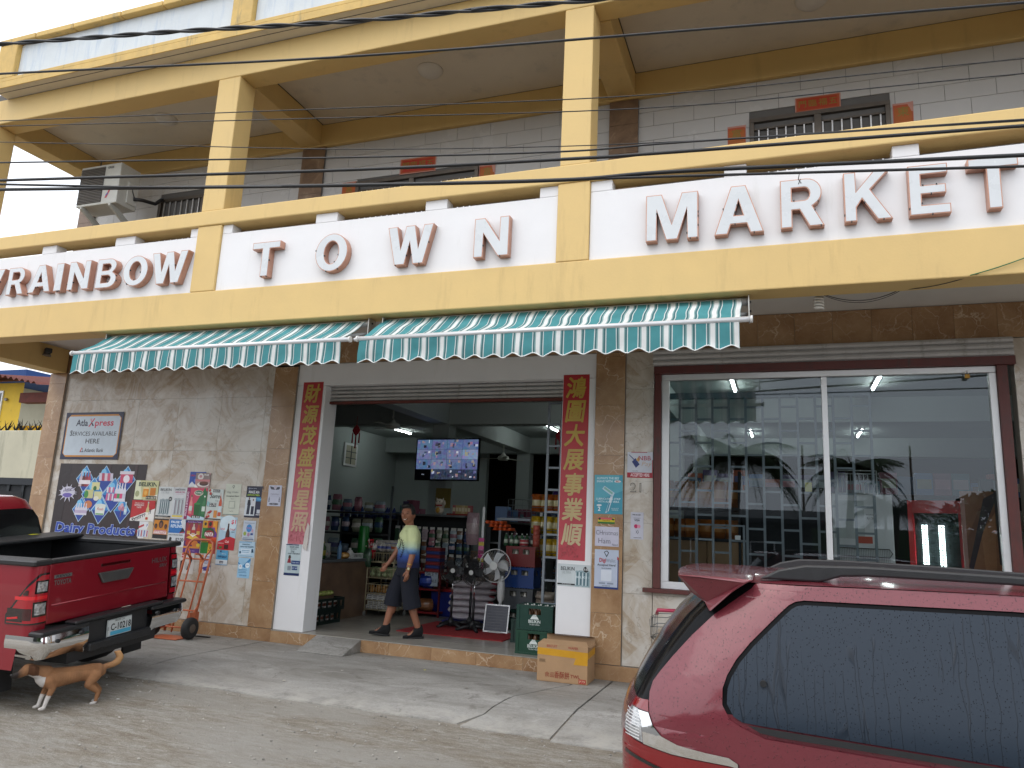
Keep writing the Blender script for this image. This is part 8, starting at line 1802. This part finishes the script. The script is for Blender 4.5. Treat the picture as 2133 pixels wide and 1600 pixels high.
# x forward, y left, z up; the trunk is deep at the chest and tucked at the loin
SEC = [(-.30, .315, .045, .050), (-.27, .325, .070, .075), (-.20, .318, .078, .085), (-.10, .312, .076, .080), (0, .300, .082, .088), (.10, .292, .088, .098), (.18, .290, .088, .102), (.24, .305, .075, .092), (.28, .325, .055, .07)]
for (xa, za, wa, ha), (xb, zb, wb_, hb_) in zip(SEC, SEC[1:]):
    for k in range(4):
        f = k/4; d.ell((xa+(xb-xa)*f, 0, za+(zb-za)*f), (.045, wa+(wb_-wa)*f, ha+(hb_-ha)*f), 16, 12)
HP = Vector((.365, .02, .385))
limb(d, [(.22, 0, .335), (.29, .008, .362), tuple(HP-Vector((.02, 0, .0)))], [.082, .066, .056])
d.ell(tuple(HP+Vector((.015, 0, .012))), (.068, .055, .056), 18, 12); d.ell(tuple(HP+Vector((.055, 0, -.008))), (.05, .044, .042), 14, 10)
limb(d, [tuple(HP+Vector((.07, 0, -.015))), tuple(HP+Vector((.112, 0, -.034))), tuple(HP+Vector((.138, 0, -.042)))], [.036, .028, .022])
limb(d, [tuple(HP+Vector((.07, 0, -.035))), tuple(HP+Vector((.122, 0, -.058)))], [.024, .015])
for s in (-1, 1):
    fx = .0 if s > 0 else .02      # front leg: shoulder, elbow, wrist, paw
    limb(d, [(.19, s*.055, .28), (.155+fx, s*.062, .205), (.19+fx, s*.062, .10), (.205+fx, s*.062, .03)], [.050, .034, .022, .019]); d.ell((.225+fx, s*.062, .017), (.034, .021, .017), 12, 8)
    rx = 0 if s > 0 else -.05      # hind leg: hip, knee forward, hock back, vertical shank, paw
    limb(d, [(-.235, s*.048, .30), (-.175+rx, s*.060, .205), (-.275+rx, s*.058, .125), (-.265+rx, s*.058, .03)], [.062, .043, .024, .018]); d.ell((-.238+rx, s*.058, .016), (.032, .021, .016), 12, 8)
limb(d, [(-.29, 0, .345), (-.345, 0, .365), (-.40, 0, .375), (-.445, 0, .40), (-.465, 0, .445), (-.445, 0, .485), (-.41, 0, .50)], [.034, .030, .032, .036, .037, .031, .013])
for s in (-1, 1): d.grid(lambda u, v, s=s: (HP.x-.02-.035*v+.012*math.sin(u*6.28), s*(.050+.022*math.sin(v*2.2)+.006*math.cos(u*6.28)), HP.z+.045-.075*v*v-.0*u+.016*math.cos(u*6.28)*(1-v)), 8, 6)
for s in (-1, 1): d.tube([(HP.x-.005, s*.046, HP.z+.045), (HP.x-.025, s*.066, HP.z+.035), (HP.x-.035, s*.070, HP.z-.005), (HP.x-.03, s*.066, HP.z-.035)], [.020, .026, .022, .008], 10, flat=.5)
me = solid(d, .0065, 5); me.materials.clear(); me.materials.append(mat('fabric'))
at = me.color_attributes.get('Col') or me.color_attributes.new('Col', 'FLOAT_COLOR', 'CORNER')
tan, dk_, wh, bk_ = (.27, .130, .058), (.10, .04, .016), (.55, .52, .49), (.018, .013, .011); cols = []
for p in me.polygons:
    for vi in p.vertices:
        v = me.vertices[vi].co; n = mnoise.noise((v.x*14, v.y*14, v.z*14))*.02
        c = Vector(tan)*(1+.25*mnoise.noise((v.x*9, v.y*9, v.z*9)))
        if v.x < -.33: c = c.lerp(Vector((.46, .26, .11)), min(1, (-.33-v.x)*6))
        if v.z > .35+n and -.25 < v.x < .2: c = c.lerp(Vector((.20, .085, .03)), .5)
        if v.z < .135+n and v.x > .1: c = Vector(wh)
        if v.z < .035+n: c = Vector(wh)
        if .235 < v.x < HP.x+.02 and v.z < .315+n+(v.x-.24)*.25 and v.z > .2: c = Vector(wh)
        if -.15 < v.x < -.04 and .215 < v.z < .236+n and abs(v.y) < .05: c = Vector(wh)*.9
        if v.x > HP.x+.06+n: c = c.lerp(Vector(bk_), min(1, (v.x-HP.x-.06)*20))
        if abs(v.y) > .050 and v.x > HP.x-.065 and v.x < HP.x+.03 and v.z > HP.z-.05: c = Vector(dk_)
        cols.extend((c.x, c.y, c.z, 1))
at.data.foreach_set('color', cols); link('body', me, dg_)
for s in (-1, 1): MB('black_gloss', sm=True).ell((HP.x+.062, s*.041, HP.z+.018), (.008, .005, .007), 10, 7).build('eye', dg_)
MB('rubber', sm=True).ell((HP.x+.156, .02, HP.z-.030), (.014, .016, .012), 12, 8).build('nose', dg_)
